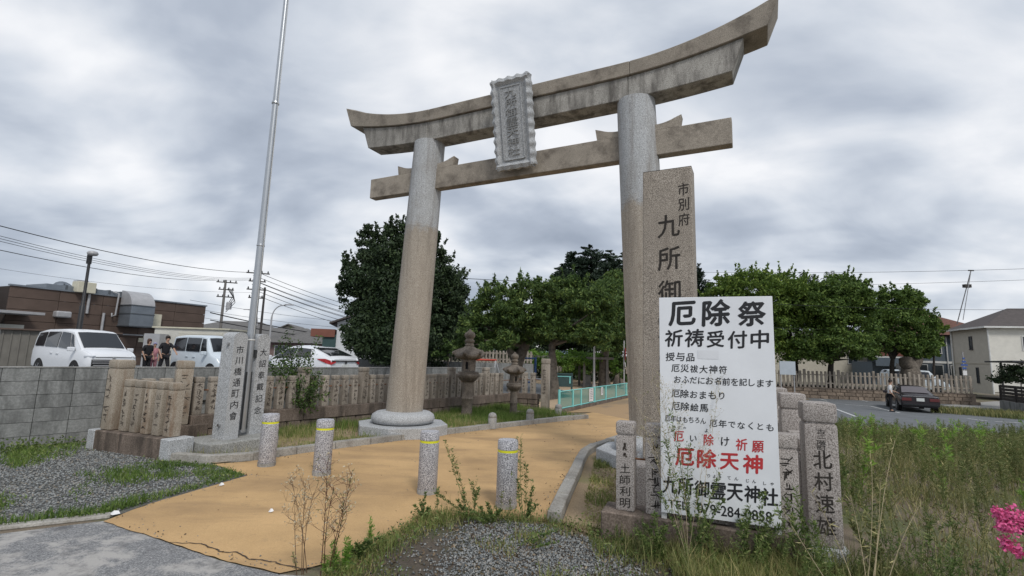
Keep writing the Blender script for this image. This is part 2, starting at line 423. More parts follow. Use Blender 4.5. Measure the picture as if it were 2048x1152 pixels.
class MB:
    def __init__(s): s.v = []; s.f = []
    def add(s, vs, fs):
        n = len(s.v); s.v += [tuple(p) for p in vs]; s.f += [tuple(i + n for i in f) for f in fs]
        return s
    def box(s, c, d, rz=0.0, M=None):
        x, y, z = d[0] / 2, d[1] / 2, d[2] / 2
        P = [Vector((a * x, b * y, e * z)) for e in (-1, 1) for b in (-1, 1) for a in (-1, 1)]
        m = M if M is not None else Matrix.Rotation(rz, 3, 'Z')
        return s.add([m @ p + Vector(c) for p in P], [(0, 2, 3, 1), (4, 5, 7, 6), (0, 1, 5, 4), (2, 6, 7, 3), (0, 4, 6, 2), (1, 3, 7, 5)])
    def hexa(s, P):  # 8 points: bottom 4 ccw, top 4 ccw
        return s.add(P, [(0, 3, 2, 1), (4, 5, 6, 7), (0, 1, 5, 4), (1, 2, 6, 5), (2, 3, 7, 6), (3, 0, 4, 7)])
    def prism(s, pts, z0, z1):
        n = len(pts)
        return s.add([(x, y, z0) for x, y in pts] + [(x, y, z1) for x, y in pts],
                     [tuple(range(n))[::-1], tuple(range(n, 2 * n))] + [(i, (i + 1) % n, n + (i + 1) % n, n + i) for i in range(n)])
    def lathe(s, prof, c=(0, 0, 0), seg=24, fn=None):
        vs = []
        for r, z in prof:
            for k in range(seg):
                a = 2 * math.pi * k / seg; rr = r * (fn(a, r, z) if fn else 1)
                vs.append((c[0] + rr * math.cos(a), c[1] + rr * math.sin(a), c[2] + z))
        m = len(prof)
        fs = [(i * seg + k, i * seg + (k + 1) % seg, (i + 1) * seg + (k + 1) % seg, (i + 1) * seg + k) for i in range(m - 1) for k in range(seg)]
        fs += [tuple(range(seg))[::-1], tuple((m - 1) * seg + k for k in range(seg))]
        return s.add(vs, fs)
    def tube(s, pts, r, seg=8):
        pts = [Vector(p) for p in pts]; n = len(pts)
        rr = r if isinstance(r, (list, tuple)) else [r] * n
        vs = []; up = None
        for i, p in enumerate(pts):
            d = (pts[min(i + 1, n - 1)] - pts[max(i - 1, 0)]).normalized()
            if up is None:
                up = Vector((0, 0, 1)) if abs(d.z) < .9 else Vector((1, 0, 0))
            a = d.cross(up).normalized(); b = a.cross(d).normalized(); up = b
            vs += [p + (a * math.cos(2 * math.pi * k / seg) + b * math.sin(2 * math.pi * k / seg)) * rr[i] for k in range(seg)]
        fs = [(i * seg + k, i * seg + (k + 1) % seg, (i + 1) * seg + (k + 1) % seg, (i + 1) * seg + k) for i in range(n - 1) for k in range(seg)]
        fs += [tuple(range(seg))[::-1], tuple((n - 1) * seg + k for k in range(seg))]
        return s.add(vs, fs)
    def mesh(s, name, m, smooth=False, bevel=0, ang=None, segs=2):
        me = bpy.data.meshes.new(name); me.from_pydata(s.v, [], s.f); me.update()
        bm = bmesh.new(); bm.from_mesh(me)
        bmesh.ops.recalc_face_normals(bm, faces=bm.faces)
        if bevel:
            ed = [e for e in bm.edges if len(e.link_faces) == 2 and e.calc_face_angle(0) > R(30)]
            bmesh.ops.bevel(bm, geom=ed, offset=bevel, segments=segs, profile=.5, affect='EDGES', clamp_overlap=True)
        bm.to_mesh(me); bm.free()
        if m: me.materials.append(MATS[m])
        if smooth:
            me.polygons.foreach_set('use_smooth', [True] * len(me.polygons))
            if ang: me.set_sharp_from_angle(angle=R(ang))
        return me
    def build(s, name, m, parent=None, loc=None, rz=None, **k):
        return link(name, s.mesh(name, m, **k), parent, loc, rz)

def tri_mesh(name, V, F, m, parent=None):
    V = np.asarray(V, dtype=np.float32).reshape(-1, 3); F = np.asarray(F, dtype=np.int32).reshape(-1, 3)
    me = bpy.data.meshes.new(name)
    me.vertices.add(len(V)); me.vertices.foreach_set('co', V.ravel())
    me.loops.add(len(F) * 3); me.loops.foreach_set('vertex_index', F.ravel())
    me.polygons.add(len(F)); me.polygons.foreach_set('loop_start', np.arange(0, len(F) * 3, 3, dtype=np.int32))
    me.update(calc_edges=True)
    me.materials.append(MATS[m])
    return link(name, me, parent)

def xf(d, o=(0, 0, 0)):   # 3x3 with x along horizontal direction d
    return Matrix(((d[0], -d[1], 0), (d[1], d[0], 0), (0, 0, 1)))

# ------------------------------------------------------------------ text
_tc = {}
def glyphs(s, off=0.0):
    key = (s, off)
    if key not in _tc:
        c = bpy.data.curves.new('lettering', 'FONT'); c.body = s; c.size = 1; c.offset = off; c.resolution_u = 3
        o = bpy.data.objects.new('tmp', c); COL.objects.link(o)
        dg = bpy.context.evaluated_depsgraph_get(); dg.update()
        me = bpy.data.meshes.new_from_object(o.evaluated_get(dg))
        V = [v.co.copy() for v in me.vertices]; Fc = [tuple(p.vertices) for p in me.polygons]
        bpy.data.objects.remove(o); bpy.data.curves.remove(c); bpy.data.meshes.remove(me)
        xs = [v.x for v in V]; ys = [v.y for v in V]
        x0, y0 = min(xs), min(ys); w, h = max(xs) - x0, max(ys) - y0
        _tc[key] = ([((v.x - x0), (v.y - y0)) for v in V], Fc, w, h)
    return _tc[key]
def text_into(mb, s, x0, x1, z0, z1, P, off=0.0, slant=0.0, thick=0.0):
    """fit string s in box; P(x,z,depth)->3D"""
    V, Fc, w, h = glyphs(s, 0.0)
    if off and not thick:
        dd = off * (z1 - z0) * .9
        for k, (ax, az) in enumerate(((-dd, 0), (dd, 0), (0, dd), (0, -dd))):
            text_into(mb, s, x0 + ax, x1 + ax, z0 + az, z1 + az, lambda x, z, q, k=k: P(x, z, q - .0002 * (k + 1)), 0.0, slant)
    def tr(v, dep):
        fx, fz = v[0] / w, v[1] / h
        return P(x0 + fx * (x1 - x0) + slant * (fz - .5) * (z1 - z0), z0 + fz * (z1 - z0) + .06 * (z1 - z0) * (fx - .5) * (1 if len(s) == 1 else 0), dep)
    vs = [tr(v, 0) for v in V]
    mb.add(vs, Fc)
    if thick:
        n = len(mb.v) - len(vs)
        ed = {}
        for f in Fc:
            for a, b in zip(f, f[1:] + f[:1]):
                ed[(min(a, b), max(a, b))] = ed.get((min(a, b), max(a, b)), []) + [(a, b)]
        back = len(mb.v); mb.v += [tuple(tr(v, -thick)) for v in V]
        for k, l in ed.items():
            if len(l) == 1:
                a, b = l[0]; mb.f.append((n + b, n + a, back + a, back + b))
def raw_mesh(mb, name, m, parent=None):
    me = bpy.data.meshes.new(name); me.from_pydata(mb.v, [], mb.f); me.update(); me.materials.append(MATS[m])
    return link(name, me, parent)
def vtext(s, xc, w, ztop, pitch, hc, P, off=.0, thick=0.0, mb=None):
    mb = mb or MB(); z = ztop
    for ch in s:
        ww = w * (.35 if ch in '一' and False else 1)
        if ch == '一':
            text_into(mb, ch, xc - w / 2, xc + w / 2, z - hc * .58, z - hc * .42, P, off, 0, thick)
        elif ch == '二':
            text_into(mb, ch, xc - w / 2, xc + w / 2, z - hc * .8, z - hc * .2, P, off, 0, thick)
        else:
            text_into(mb, ch, xc - ww / 2, xc + ww / 2, z - hc, z, P, off, 0, thick)
        z -= pitch
    return mb
def strokes(seed, w, ztop, zbot, n):
    """worn, unreadable chiselled marks in a column (no real characters)"""
    rd = random.Random(seed); mb = MB(); hc = (ztop - zbot) / n
    for i in range(n):
        zc = ztop - hc * (i + .5)
        for k in range(rd.randint(4, 6)):
            x = rd.uniform(-.28, .28) * w; z = zc + rd.uniform(-.32, .32) * hc
            L = rd.uniform(.3, .75) * w; a = rd.choice((0, .1, 1.5, 1.6, .8, -.7))
            t = .009
            c, s_ = math.cos(a), math.sin(a)
            P = [(x + c * L / 2 * i_ - s_ * t / 2 * j, 0, z + s_ * L / 2 * i_ + c * t / 2 * j) for i_, j in ((-1, -1), (1, -1), (1, 1), (-1, 1))]
            mb.add(P, [(0, 1, 2, 3)])
    return mb

# ==================================================================== GROUND
def sheet(name, pts, z, m, label=None, sub=0, rough_=0.0):
    if rough_:
        rr_ = random.Random(len(pts)); o_ = []
        for (x0, y0), (x1, y1) in zip(pts, pts[1:] + pts[:1]):
            L = math.hypot(x1 - x0, y1 - y0); n = max(1, min(60, int(L / .07)))
            for i in range(n):
                t = i / n; j = rough_ if i else rough_ * .3
                o_.append((x0 + (x1 - x0) * t + rr_.uniform(-j, j), y0 + (y1 - y0) * t + rr_.uniform(-j, j)))
        pts = o_
    me = bpy.data.meshes.new(name); me.from_pydata([(p[0], p[1], z) for p in pts], [], [tuple(range(len(pts)))]); me.update()
    bm = bmesh.new(); bm.from_mesh(me); bmesh.ops.triangulate(bm, faces=bm.faces); bmesh.ops.recalc_face_normals(bm, faces=bm.faces)
    for f in bm.faces:
        if f.normal.z < 0: f.normal_flip()
    bm.to_mesh(me); bm.free()
    me.materials.append(MATS[m]); o = link(name, me); o['kind'] = 'structure'
    if label: o['label'] = label
    return o

def terrain():
    xs = np.unique(np.concatenate([np.linspace(-14, 24, 96), np.array([-1500, -600, -250, -120, -60, -40, -25, 30, 45, 60, 90, 150, 300, 700, 1500])]))
    ys = np.unique(np.concatenate([np.linspace(-6, 34, 96), np.array([-60, -25, 45, 60, 90, 150, 300, 700, 1600])]))
    V = [(x, y, zg(x, y)) for y in ys for x in xs]; nx = len(xs)
    Fc = [(j * nx + i, j * nx + i + 1, (j + 1) * nx + i + 1, (j + 1) * nx + i) for j in range(len(ys) - 1) for i in range(nx - 1)]
    me = bpy.data.meshes.new('ground'); me.from_pydata(V, [], Fc); me.update(); me.materials.append(MATS['soil'])
    o = link('ground', me); o['kind'] = 'structure'; o['label'] = 'soil ground sloping down to the lower parking lot'
terrain()

LK = [(-3.72, 6.52), (-3.42, 6.80), (-2.80, 7.63), (-2.35, 8.12), (-1.48, 9.11), (-.55, 10.14), (.98, 11.70), (2.05, 12.70)]
RK = [(.38, 4.75), (.55, 5.49), (.80, 6.50), (1.08, 7.75), (1.38, 8.45), (2.03, 9.44), (2.9, 10.5)]
sheet('left_car_park', [(-60, 8), (-8.0, 6.6), (-3.45, 12.4), (2.5, 20.0), (-4, 60), (-60, 60)], .15, 'asphalt_lot', 'grey asphalt car park behind the block wall')
sheet('road', [(-30, -6), (9, -6), (9, 2.6), (-.9, 3.5), (-1.50, 3.53), (-2.01, 3.72), (-2.55, 3.99), (-3.40, 4.44), (-12, -1.35), (-16, -4)], .004, 'asphalt', 'worn grey asphalt road at the bottom left')
sheet('gravel_ground', [(-12, -1.3), (-3.5, 4.52), (-3.42, 4.5), (-3.37, 4.9), (-3.05, 6.05), (-3.78, 6.57), (-4.45, 6.62), (-4.6, 7.2), (-6.3, 7.9), (-7.3, 7.0), (-12, 0.5)], .008, 'gravel_bed', 'grey gravel yard in front of the block wall', rough_=.02)
sheet('gravel_patch', [(-1.15, 3.75), (-.97, 4.1), (-.74, 4.79), (-.23, 4.84), (.35, 4.70), (1.0, 4.1), (2.2, 3.5), (3.4, 3.4), (3.4, 1.0), (-.9, 2.6)], .008, 'soil_dark', 'dark soil with gravel at the foot of the signboard', rough_=.02)
sheet('verge', [(-4.45, 6.66), (-3.75, 6.6), (-3.46, 6.88), (-2.84, 7.68), (-2.39, 8.17), (-1.52, 9.16), (-.59, 10.19), (.94, 11.75), (2.0, 12.75), (1.35, 13.6), (1.1, 14.6), (0, 15), (-4.6, 9.1), (-5.2, 8.1)], .02, 'soil_dry', 'dry grassy verge between the kerb and the stone fence')
sheet('verge_right', [(.52, 4.70), (.70, 5.49), (.95, 6.50), (1.22, 7.75), (1.5, 8.4), (2.15, 9.35), (3.0, 10.4), (5, 12), (8, 12), (4.5, 9), (2.5, 4.2), (1.0, 4.1)], .02, 'soil_dry', 'sandy verge around the tall inscribed stone pillar')
path_pts = [(-3.40, 4.40), (-3.37, 4.90), (-3.05, 6.05), (-3.78, 6.57)] + LK[1:] + [(1.75, 13.2), (2.0, 13.6), (2.4, 14.2)]
sheet('path', path_pts + [(3.3, 12.2), (2.9, 10.5), (2.03, 9.44), (1.38, 8.45), (1.08, 7.75), (.80, 6.50), (.55, 5.49), (.38, 4.75), (-.23, 4.84), (-.74, 4.79), (-.97, 4.1), (-1.15, 3.76), (-1.5, 3.53), (-2.01, 3.72), (-2.55, 3.99)], .012, 'orange_resin', 'orange resin path leading through the stone gate', rough_=.009)
sheet('far_path', [(2.4, 14.2), (1.55, 13.9), (2.75, 16.2), (4.7, 19.8), (5.2, 20.4), (8.5, 26), (14, 26), (9, 18), (3.3, 12.2)], .012, 'path_worn', 'worn tan path beyond the gate beside the green fence')
sheet('park_ground', [(.2, 15.3), (1.3, 14.3), (1.45, 14.0), (4.6, 20.0), (5.1, 20.6), (8.2, 26), (14, 30), (12, 36), (-4, 36), (-2, 24), (2.4, 19.5)], .012, 'sand', 'pale sandy playground behind the green fence')
def lot(u, v): p = gnd(u, v, -.86); return (p.x, p.y)
right_lot = sheet('parking_lot', [lot(1480, 846), lot(1640, 850), lot(1800, 858), lot(2300, 880), lot(2300, 822), lot(1945, 808), lot(1750, 800), lot(1480, 790)], -.84, 'asphalt_lot', 'grey asphalt parking lot on lower ground at right')
# parking lines
pl = thing('parking_lines', None, None, kind='structure'); pl['label'] = 'white painted bay lines on the lower parking lot'
for a, b in (((1640, 798), (1653, 801)), ((1712, 798), (1735, 803)), ((1672, 818), (1712, 833)), ((1690, 809), (1740, 812)), ((1740, 812), (1800, 826)), ((1935, 837), (1975, 842)), ((1990, 843), (2048, 846))):
    p, q = gnd(*a, -.83), gnd(*b, -.83); d = (q - p).normalized(); nrm = Vector((-d.y, d.x, 0)) * .07
    MB().add([p + nrm, p - nrm, q - nrm, q + nrm], [(0, 1, 2, 3)]).build('painted_line', 'paint_line', pl)
# pale road beyond the lot at right
r1 = sheet('side_road', [lot(1880, 812), lot(2300, 836), lot(2300, 812), lot(1990, 803)], -.835, 'concrete', 'pale concrete side road in front of the houses')

# kerbs ------------------------------------------------------------
def kerb(name, pts, label, w=.13, h=.11, seglen=.62, side=1, z0=0.0):
    k = thing(name, label, None, kind='structure')
    P = [Vector((p[0], p[1], 0)) for p in pts]
    # resample
    L = [0.0]
    for a, b in zip(P, P[1:]): L.append(L[-1] + (b - a).length)
    def pos(s):
        s = min(max(s, 0), L[-1] - 1e-6)
        for i in range(len(P) - 1):
            if s <= L[i + 1]: return P[i].lerp(P[i + 1], (s - L[i]) / (L[i + 1] - L[i]))
        return P[-1]
    n = max(1, round(L[-1] / seglen))
    for i in range(n):
        a, b = pos(L[-1] * i / n), pos(L[-1] * (i + 1) / n)
        d = (b - a).normalized(); nr = Vector((-d.y, d.x, 0)) * side
        a = a + d * .004; b = b - d * .004
        hh = h + random.uniform(-.006, .006)
        me = MB().hexa([(*(a + nr * 0).xy, z0), (*(b).xy, z0), (*(b + nr * w).xy, z0), (*(a + nr * w).xy, z0),
                        (*(a + nr * .01).xy, hh), (*(b + nr * .01).xy, hh), (*(b + nr * w).xy, hh), (*(a + nr * w).xy, hh)])
        me.build('kerb_stone', 'kerb_concrete', k, bevel=.008, segs=1)
    return k
kerb('kerb', [(-4.50, 6.68), (-3.74, 6.55), (-3.44, 6.80)] + LK[2:], 'left concrete kerb of the orange path')
kerb('kerb', RK, 'right concrete kerb of the orange path', side=-1, w=.14)
kerb('gravel_edging', [(-8.5, 1.08), (-4.0, 4.16), (-3.76, 4.34), (-3.42, 4.50)], 'concrete edging strip between gravel and road', w=.10, h=.03, seglen=1.0, side=1)

# cracks in the path edge and litter
ck = MB(); pp = [(-2.55, 3.99), (-2.3, 3.98), (-2.1, 3.86), (-1.95, 3.84), (-1.8, 3.72), (-1.6, 3.70), (-1.35, 3.60), (-1.2, 3.62)]
for a, b in zip(pp, pp[1:]):
    a = Vector((a[0], a[1] + random.uniform(-.02, .02), .0165)); b = Vector((b[0], b[1], .0165)); n_ = 5
    last = a
    for i in range(1, n_ + 1):
        q = a.lerp(b, i / n_) + Vector((0, random.uniform(-.012, .012) if i < n_ else 0, 0))
        d = (q - last).normalized(); nr = Vector((-d.y, d.x, 0)) * random.uniform(.003, .007)
        ck.add([last + nr, last - nr, q - nr, q + nr], [(0, 1, 2, 3)]); last = q
o = raw_mesh(ck, 'path_crack', 'crack'); o['kind'] = 'structure'; o['label'] = 'dark crack along the edge of the orange path'
for (u, v, s, lab) in ((229, 1029, .05, 'scrap of white litter at the left tip of the orange path'), (443, 971, .03, 'tiny white litter scrap in the grass edge of the gravel'), (542, 1024, .025, 'tiny white paper scrap on the orange path')):
    p = gnd(u, v, .02); mb = MB()
    mb.add([(p.x - s, p.y, .02), (p.x, p.y - s * .5, .022), (p.x + s, p.y, .03), (p.x + s * .2, p.y + s * .6, .045), (p.x - s * .3, p.y + s * .2, .05)], [(0, 1, 4), (1, 2, 3), (1, 3, 4), (0, 4, 3)])
    prop(mb.build('litter_scrap', 'litter_white'), lab, 'litter')

# ==================================================================== TORII
YAW = 0.46710748
DT = Vector((math.cos(YAW), -math.sin(YAW), 0)); NT = Vector((math.sin(YAW), math.cos(YAW), 0))
T0 = Vector((-1.7976, 9.4505, 0)); CS = 2.12
torii = thing('torii_gate', 'large stone torii gate with curved top beam spanning the orange path', 'torii gate', T0 + DT * CS, -YAW)
# local frame: x along beam, y away from camera, z up
for sgn, nm in ((-1, 'left'), (1, 'right')):
    xb, xt = sgn * 2.33, sgn * 2.07
    def cx(z): return xb + (xt - xb) * (z / 5.7)
    zj = 3.93
    for z0, z1, r0, r1, mt, lab in ((.40, zj, .345, .322, 'granite_pillar', None), (zj + .003, 5.70, .3205, .305, 'granite_pillar', 'pale grey upper pillar section')):
        mb = MB(); N = 10
        vs = []; seg = 48
        for i in range(N + 1):
            t = i / N; z = z0 + (z1 - z0) * t; r = r0 + (r1 - r0) * t
            
            vs += [(cx(z) + r * math.cos(2 * math.pi * k / seg), r * math.sin(2 * math.pi * k / seg), z) for k in range(seg)]
        fs = [(i * seg + k, i * seg + (k + 1) % seg, (i + 1) * seg + (k + 1) % seg, (i + 1) * seg + k) for i in range(N) for k in range(seg)]
        fs += [tuple(range(seg))[::-1], tuple(N * seg + k for k in range(seg))]
        p = mb.add(vs, fs).build('pillar', mt, torii, smooth=True, ang=40)
        if lab: p['label'] = lab
    # base: cushion stone on an octagonal slab
    a8 = [(xb + .86 * math.cos(R(22.5 + 45 * k)), .86 * math.sin(R(22.5 + 45 * k))) for k in range(8)]
    MB().prism(a8, -.02, .20).build('base_slab', 'granite_grey', torii, bevel=.012)
    MB().lathe([(.50, .20), (.57, .23), (.595, .29), (.57, .36), (.50, .405), (.42, .42), (.355, .425), (.34, .43)], (xb, 0, 0), 48).build('base_cushion', 'granite_grey', torii, smooth=True, ang=60)
# nuki (tie beam)
for x0, x1 in ((-3.49, -2.37), (-1.81, 1.81), (2.37, 3.50)):
    pass
for x0, x1 in ((-3.49, -2.10), (-2.098, 2.098), (2.10, 3.50)):
    MB().box(((x0 + x1) / 2, 0, 4.915), (x1 - x0 - .004, .19, .415)).build('tie_beam', 'granite_beam', torii, bevel=.012)
# wedges
for xc, inner in ((-2.10, -1), (-2.10, 1), (2.10, -1), (2.10, 1)):
    xs0 = xc + inner * .28; xs1 = xc + inner * .66
    N = 6; vs = []
    for i in range(N + 1):
        t = i / N; x = xs0 + (xs1 - xs0) * t; zt = 5.20 + .02 * (1 - t) + .115 * t ** 2.0
        xo = .03 * inner * (1 if i == N else 0)
        vs += [(x, -.085, 5.126), (x, .085, 5.126), (x + xo, .085, zt), (x + xo, -.085, zt)]
    fs = [(i * 4 + k, i * 4 + (k + 1) % 4, (i + 1) * 4 + (k + 1) % 4, (i + 1) * 4 + k) for i in range(N) for k in range(4)] + [(0, 1, 2, 3), (N * 4 + 3, N * 4 + 2, N * 4 + 1, N * 4)]
    MB().add(vs, fs).build('wedge', 'granite_beam', torii)
# lintels
def zb_sh(x): a = abs(x); return 5.685 + .11 * max(0, (a - 1.6) / 2.0) ** 2
def zt_sh(x): a = abs(x); return 6.055 + .215 * max(0, (a - 1.6) / 2.1) ** 2
def zt_k(x): a = abs(x); return 6.285 + .50 * max(0, (a - 1.8) / 2.4) ** 2.1
def beam(name, xa, xb_, skew_a, skew_b, zb, zt, half, mt, topridge=0.0, N=14, botslope=0.0):
    vs = []
    for i in range(N + 1):
        t = i / N; x = xa + (xb_ - xa) * t
        sk = (skew_a if i == 0 else 0) + (skew_b if i == N else 0)
        zb0, zt0 = zb(x), zt(x + sk)
        sec = [(x, -half, zb0), (x, half, zb0), (x + sk, half * 1.08, zt0), (x + sk, 0, zt0 + topridge), (x + sk, -half * 1.08, zt0)]
        vs += sec
    m = 5
    fs = [(i * m + k, i * m + (k + 1) % m, (i + 1) * m + (k + 1) % m, (i + 1) * m + k) for i in range(N) for k in range(m)] + [tuple(range(m)), tuple(N * m + k for k in range(m))[::-1]]
    return MB().add(vs, fs).build(name, mt, torii, bevel=.008, segs=1, smooth=True, ang=25)
for xa, xb_, sa, sb in ((-3.53, -1.99, -.17, 0), (-1.985, 1.985, 0, 0), (1.99, 3.53, 0, .17)):
    beam('lower_lintel', xa, xb_, sa, sb, zb_sh, zt_sh, .205, 'granite_beam_gray')
for xa, xb_, sa, sb in ((-4.02, -1.93, -.16, 0), (-1.925, 2.025, 0, 0), (2.03, 4.02, 0, .16)):
    beam('top_lintel', xa, xb_, sa, sb, lambda x: zt_sh(x) + .006, zt_k, .265, 'granite_beam', topridge=.10)
# plaque, leaning forward
PL = thing('plaque', None, None); PL.parent = torii
PL.location = (0.02, -.21, 4.80); PL.rotation_euler = (R(12.5), 0, 0)
pw, ph = .74, 1.57
MB().box((0, 0, ph / 2), (.56, .10, ph - .16)).build('backing_slab', 'granite_grey', PL, bevel=.01)
def scallop(w, h, n, rng):
    o_ = []
    return o_
fr = MB()
def frame_rail(p0, p1, outn, w, nw):
    """wavy outer rail from p0 to p1 (x,z) with outward normal outn"""
    N = nw * 6; vs = []
    for i in range(N + 1):
        t = i / N; x = p0[0] + (p1[0] - p0[0]) * t; z = p0[1] + (p1[1] - p0[1]) * t
        wv = .5 + .5 * math.cos(t * nw * 2 * math.pi + .8)
        oo = .020 * wv ** 1.5; dep = -.075 - .024 * wv
        xi, zi = x - outn[0] * w, z - outn[1] * w
        xo_, zo = x + outn[0] * oo, z + outn[1] * oo
        vs += [(xi, -.05, zi), (xo_, dep + .02, zo), (xo_, .03, zo), (xi, .03, zi), ((xi + xo_) / 2, dep - .01, (zi + zo) / 2)]
    fs = []
    order = [0, 4, 1, 2, 3]
    for i in range(N):
        for a, b in zip(order, order[1:] + order[:1]):
            fs.append((i * 5 + a, i * 5 + b, (i + 1) * 5 + b, (i + 1) * 5 + a))
    fs += [tuple(order), tuple(N * 5 + k for k in order)[::-1]]
    fr_ = MB().add(vs, fs)
    fr_.build('carved_frame', 'granite_grey', PL, smooth=True, ang=50)
hw = pw / 2
frame_rail((-hw, 0.02), (-hw, ph - .02), (-1, 0), .115, 9)
frame_rail((hw, ph - .02), (hw, 0.02), (1, 0), .115, 9)
frame_rail((-hw + .02, ph), (hw - .02, ph), (0, 1), .12, 4)
frame_rail((hw - .02, 0), (-hw + .02, 0), (0, -1), .12, 4)
MB().box((0, -.053, ph / 2), (.42, .02, 1.26)).build('inner_panel', 'granite_grey', PL)
for a in (-1, 1):
    MB().box((a * .20, -.066, ph / 2), (.016, .018, 1.24)).build('border_strip', 'granite_grey', PL)
for zc in (.155, ph - .155):
    MB().box((0, -.066, zc), (.384, .018, .016)).build('border_strip', 'granite_grey', PL)
mb = vtext('九所御霊天神社', 0, .22, 1.37, .168, .145, lambda x, z, d: Vector((x, -.079 - d, z)), .012, .018)
raw_mesh(mb, 'raised_lettering', 'granite_letter', PL)
link('plaque_rods', MB().box((0, .1, .25), (.05, .12, .05)).mesh('plaque_rods', 'steel'), PL)

# ==================================================================== BOLLARDS
BG = 'granite bollards across the path mouth'
def make_bollard():
    t = thing('bollard', 'x', 'bollard', group=BG)
    MB().lathe([(.108, 0), (.108, .045)], seg=32).build('foot_ring', 'concrete', t, smooth=True, ang=40)
    MB().lathe([(.100, .045), (.104, .052), (.104, .525), (.100, .53), (.100, .555), (.104, .56), (.104, .635), (.096, .650)], seg=32).build('shaft', 'stone_bollard', t, smooth=True, ang=30)
    MB().lathe([(.1015, .531), (.1015, .554)], seg=32).build('yellow_band', 'yellow_tape', t, smooth=True, ang=40)
    return t
b0 = make_bollard()
for i, (p, lab) in enumerate((((-3.09, 6.58), 'speckled granite bollard farthest left, beside the inscribed flagpole stones'), ((-2.24, 6.21), 'second granite bollard from the left, behind the dried brown weed'),
                              ((-.85, 5.56), 'granite bollard directly in front of the left gate pillar base'), ((.01, 5.16), 'nearest granite bollard, rightmost of the row on the orange path'))):
    b = b0 if i == 0 else copy_tree(b0)
    b.location = (p[0], p[1], .012); b['label'] = lab; b.rotation_euler.z = i * 1.3
sp = thing('guard_post', 'x', 'post', group='short round-topped guard posts in the verge')
MB().lathe([(.088, 0), (.088, .21), (.082, .215), (.088, .22), (.086, .26), (.07, .295), (.04, .315), (.005, .322)], seg=28).build('post_body', 'concrete', sp, smooth=True, ang=60)
for i, (p, lab) in enumerate((((-.32, 10.42), 'short round-topped stone post left of the other two, in the grass before the big lantern'), ((.50, 11.37), 'short round-topped stone post with a stained top, middle of the three in the verge'), ((1.28, 12.78), 'short round-topped stone post at the start of the green fence'))):
    b = sp if i == 0 else copy_tree(sp); b.location = (p[0], p[1], 0.02); b['label'] = lab; b.rotation_euler.z = i

# ==================================================================== BLOCK WALL
WD = Vector((.5975, .8019, 0)); W0 = Vector((-7.3, 6.9, 0))
bw = thing('block_wall', 'long grey concrete block wall with stained courses, behind the stone fence at left', 'wall', W0, math.atan2(WD.y, WD.x))
MB().box((2.75, .07, .55), (17.3, .06, 1.10)).build('mortar_core', 'concrete_block', bw)
blk = MB().box((0, 0, 0), (.394, .10, .192)).mesh('block', 'concrete_block', bevel=.003, segs=1)
blk2 = MB().box((0, 0, 0), (.195, .02, .19)).mesh('block', 'concrete_block')
cnt = 0
for r_ in range(6):
    z = 1.025 - r_ * .197
    s = -5.8 + (.0 if r_ % 2 else .0)
    while s < 11.2:
        if r_ < 3 or s < 1.8:
            o = link('block', blk, bw, (s + .2, .02, z)); cnt += 1
        s += .4
capm = MB().box((0, 0, 0), (.395, .13, .012)).mesh('cap_course', 'concrete_block')
MB().box((2.8, .03, 1.1215 + .006), (17.2, .14, .012)).build('coping', 'concrete', bw)
print('blocks', cnt)

# second lower wall at the back of the park
pw0 = at(690, 740, 24); pw1 = at(1075, 742, 24)
w2 = thing('park_boundary_wall', 'low grey concrete wall under the far picket fence of the park', 'wall')
MB().box((-5.6, 25, .58), (13.6, .15, 1.16)).build('wall_face', 'concrete_block', w2)

# ==================================================================== STONE POST FENCES (tamagaki)
def post_mesh(w, d, h, cap, mt, name='post'):
    mb = MB()
    bm = bmesh.new()
    def bb(c, dd, bev):
        r = bmesh.ops.create_cube(bm, size=1)
        vs = r['verts']
        for v in vs: v.co = Vector((v.co.x * dd[0] + c[0], v.co.y * dd[1] + c[1], v.co.z * dd[2] + c[2]))
        ed = list({e for v in vs for e in v.link_edges})
        bmesh.ops.bevel(bm, geom=ed, offset=bev, segments=2, profile=.6, affect='EDGES', clamp_overlap=True)
    bb((0, 0, (h - cap - .012) / 2), (w, d, h - cap - .012), w * .10)
    bb((0, 0, h - cap - .008), (w * .88, d * .88, .03), w * .04)
    bb((0, 0, h - cap / 2), (w * 1.03, d * 1.03, cap), w * .13)
    me = bpy.data.meshes.new(name); bm.to_mesh(me); bm.free(); me.materials.append(MATS[mt])
    me.polygons.foreach_set('use_smooth', [True] * len(me.polygons)); me.set_sharp_from_angle(angle=R(35))
    return me
INS = [strokes(50 + i, .085, .50, .06, 5).mesh('inscription', 'carved') for i in range(5)]
INST = [strokes(80 + i, .13, .66, .08, 5).mesh('inscription', 'carved') for i in range(3)]
pm_s = post_mesh(.135, .135, .60, .085, 'granite_post')
pm_t = post_mesh(.17, .17, .76, .095, 'granite_post')
pm_so = post_mesh(.15, .15, .715, .095, 'granite_post_ochre')
pm_to = post_mesh(.235, .235, .99, .12, 'granite_post_ochre')
def fence_run(parent, start, d, n, pitch, tall_every, tall_first, zb, face=-1, mS=None, mT=None, ins=True, rzf=0.0, ins_from=0, hs=1.0):
    rz = math.atan2(d.y, d.x)
    for i in range(n):
        tall = tall_every and (i - tall_first) % tall_every == 0
        me = (mT or pm_t) if tall else (mS or pm_s)
        p = start + d * (pitch * i)
        o = link('stone_post', me, parent, (p.x, p.y, zb), rz + random.uniform(-.035, .035))
        o.rotation_euler.x = random.uniform(-.012, .012); o.rotation_euler.y = random.uniform(-.012, .012)
        if ins and i >= ins_from:
            dd = (.235 if mT is not None else .17) if tall else (.15 if mS is not None else .135)
            c = link('inscription', (INST if tall else INS)[i % (3 if tall else 5)], o, (0, face * (dd / 2 + .0015), .0))

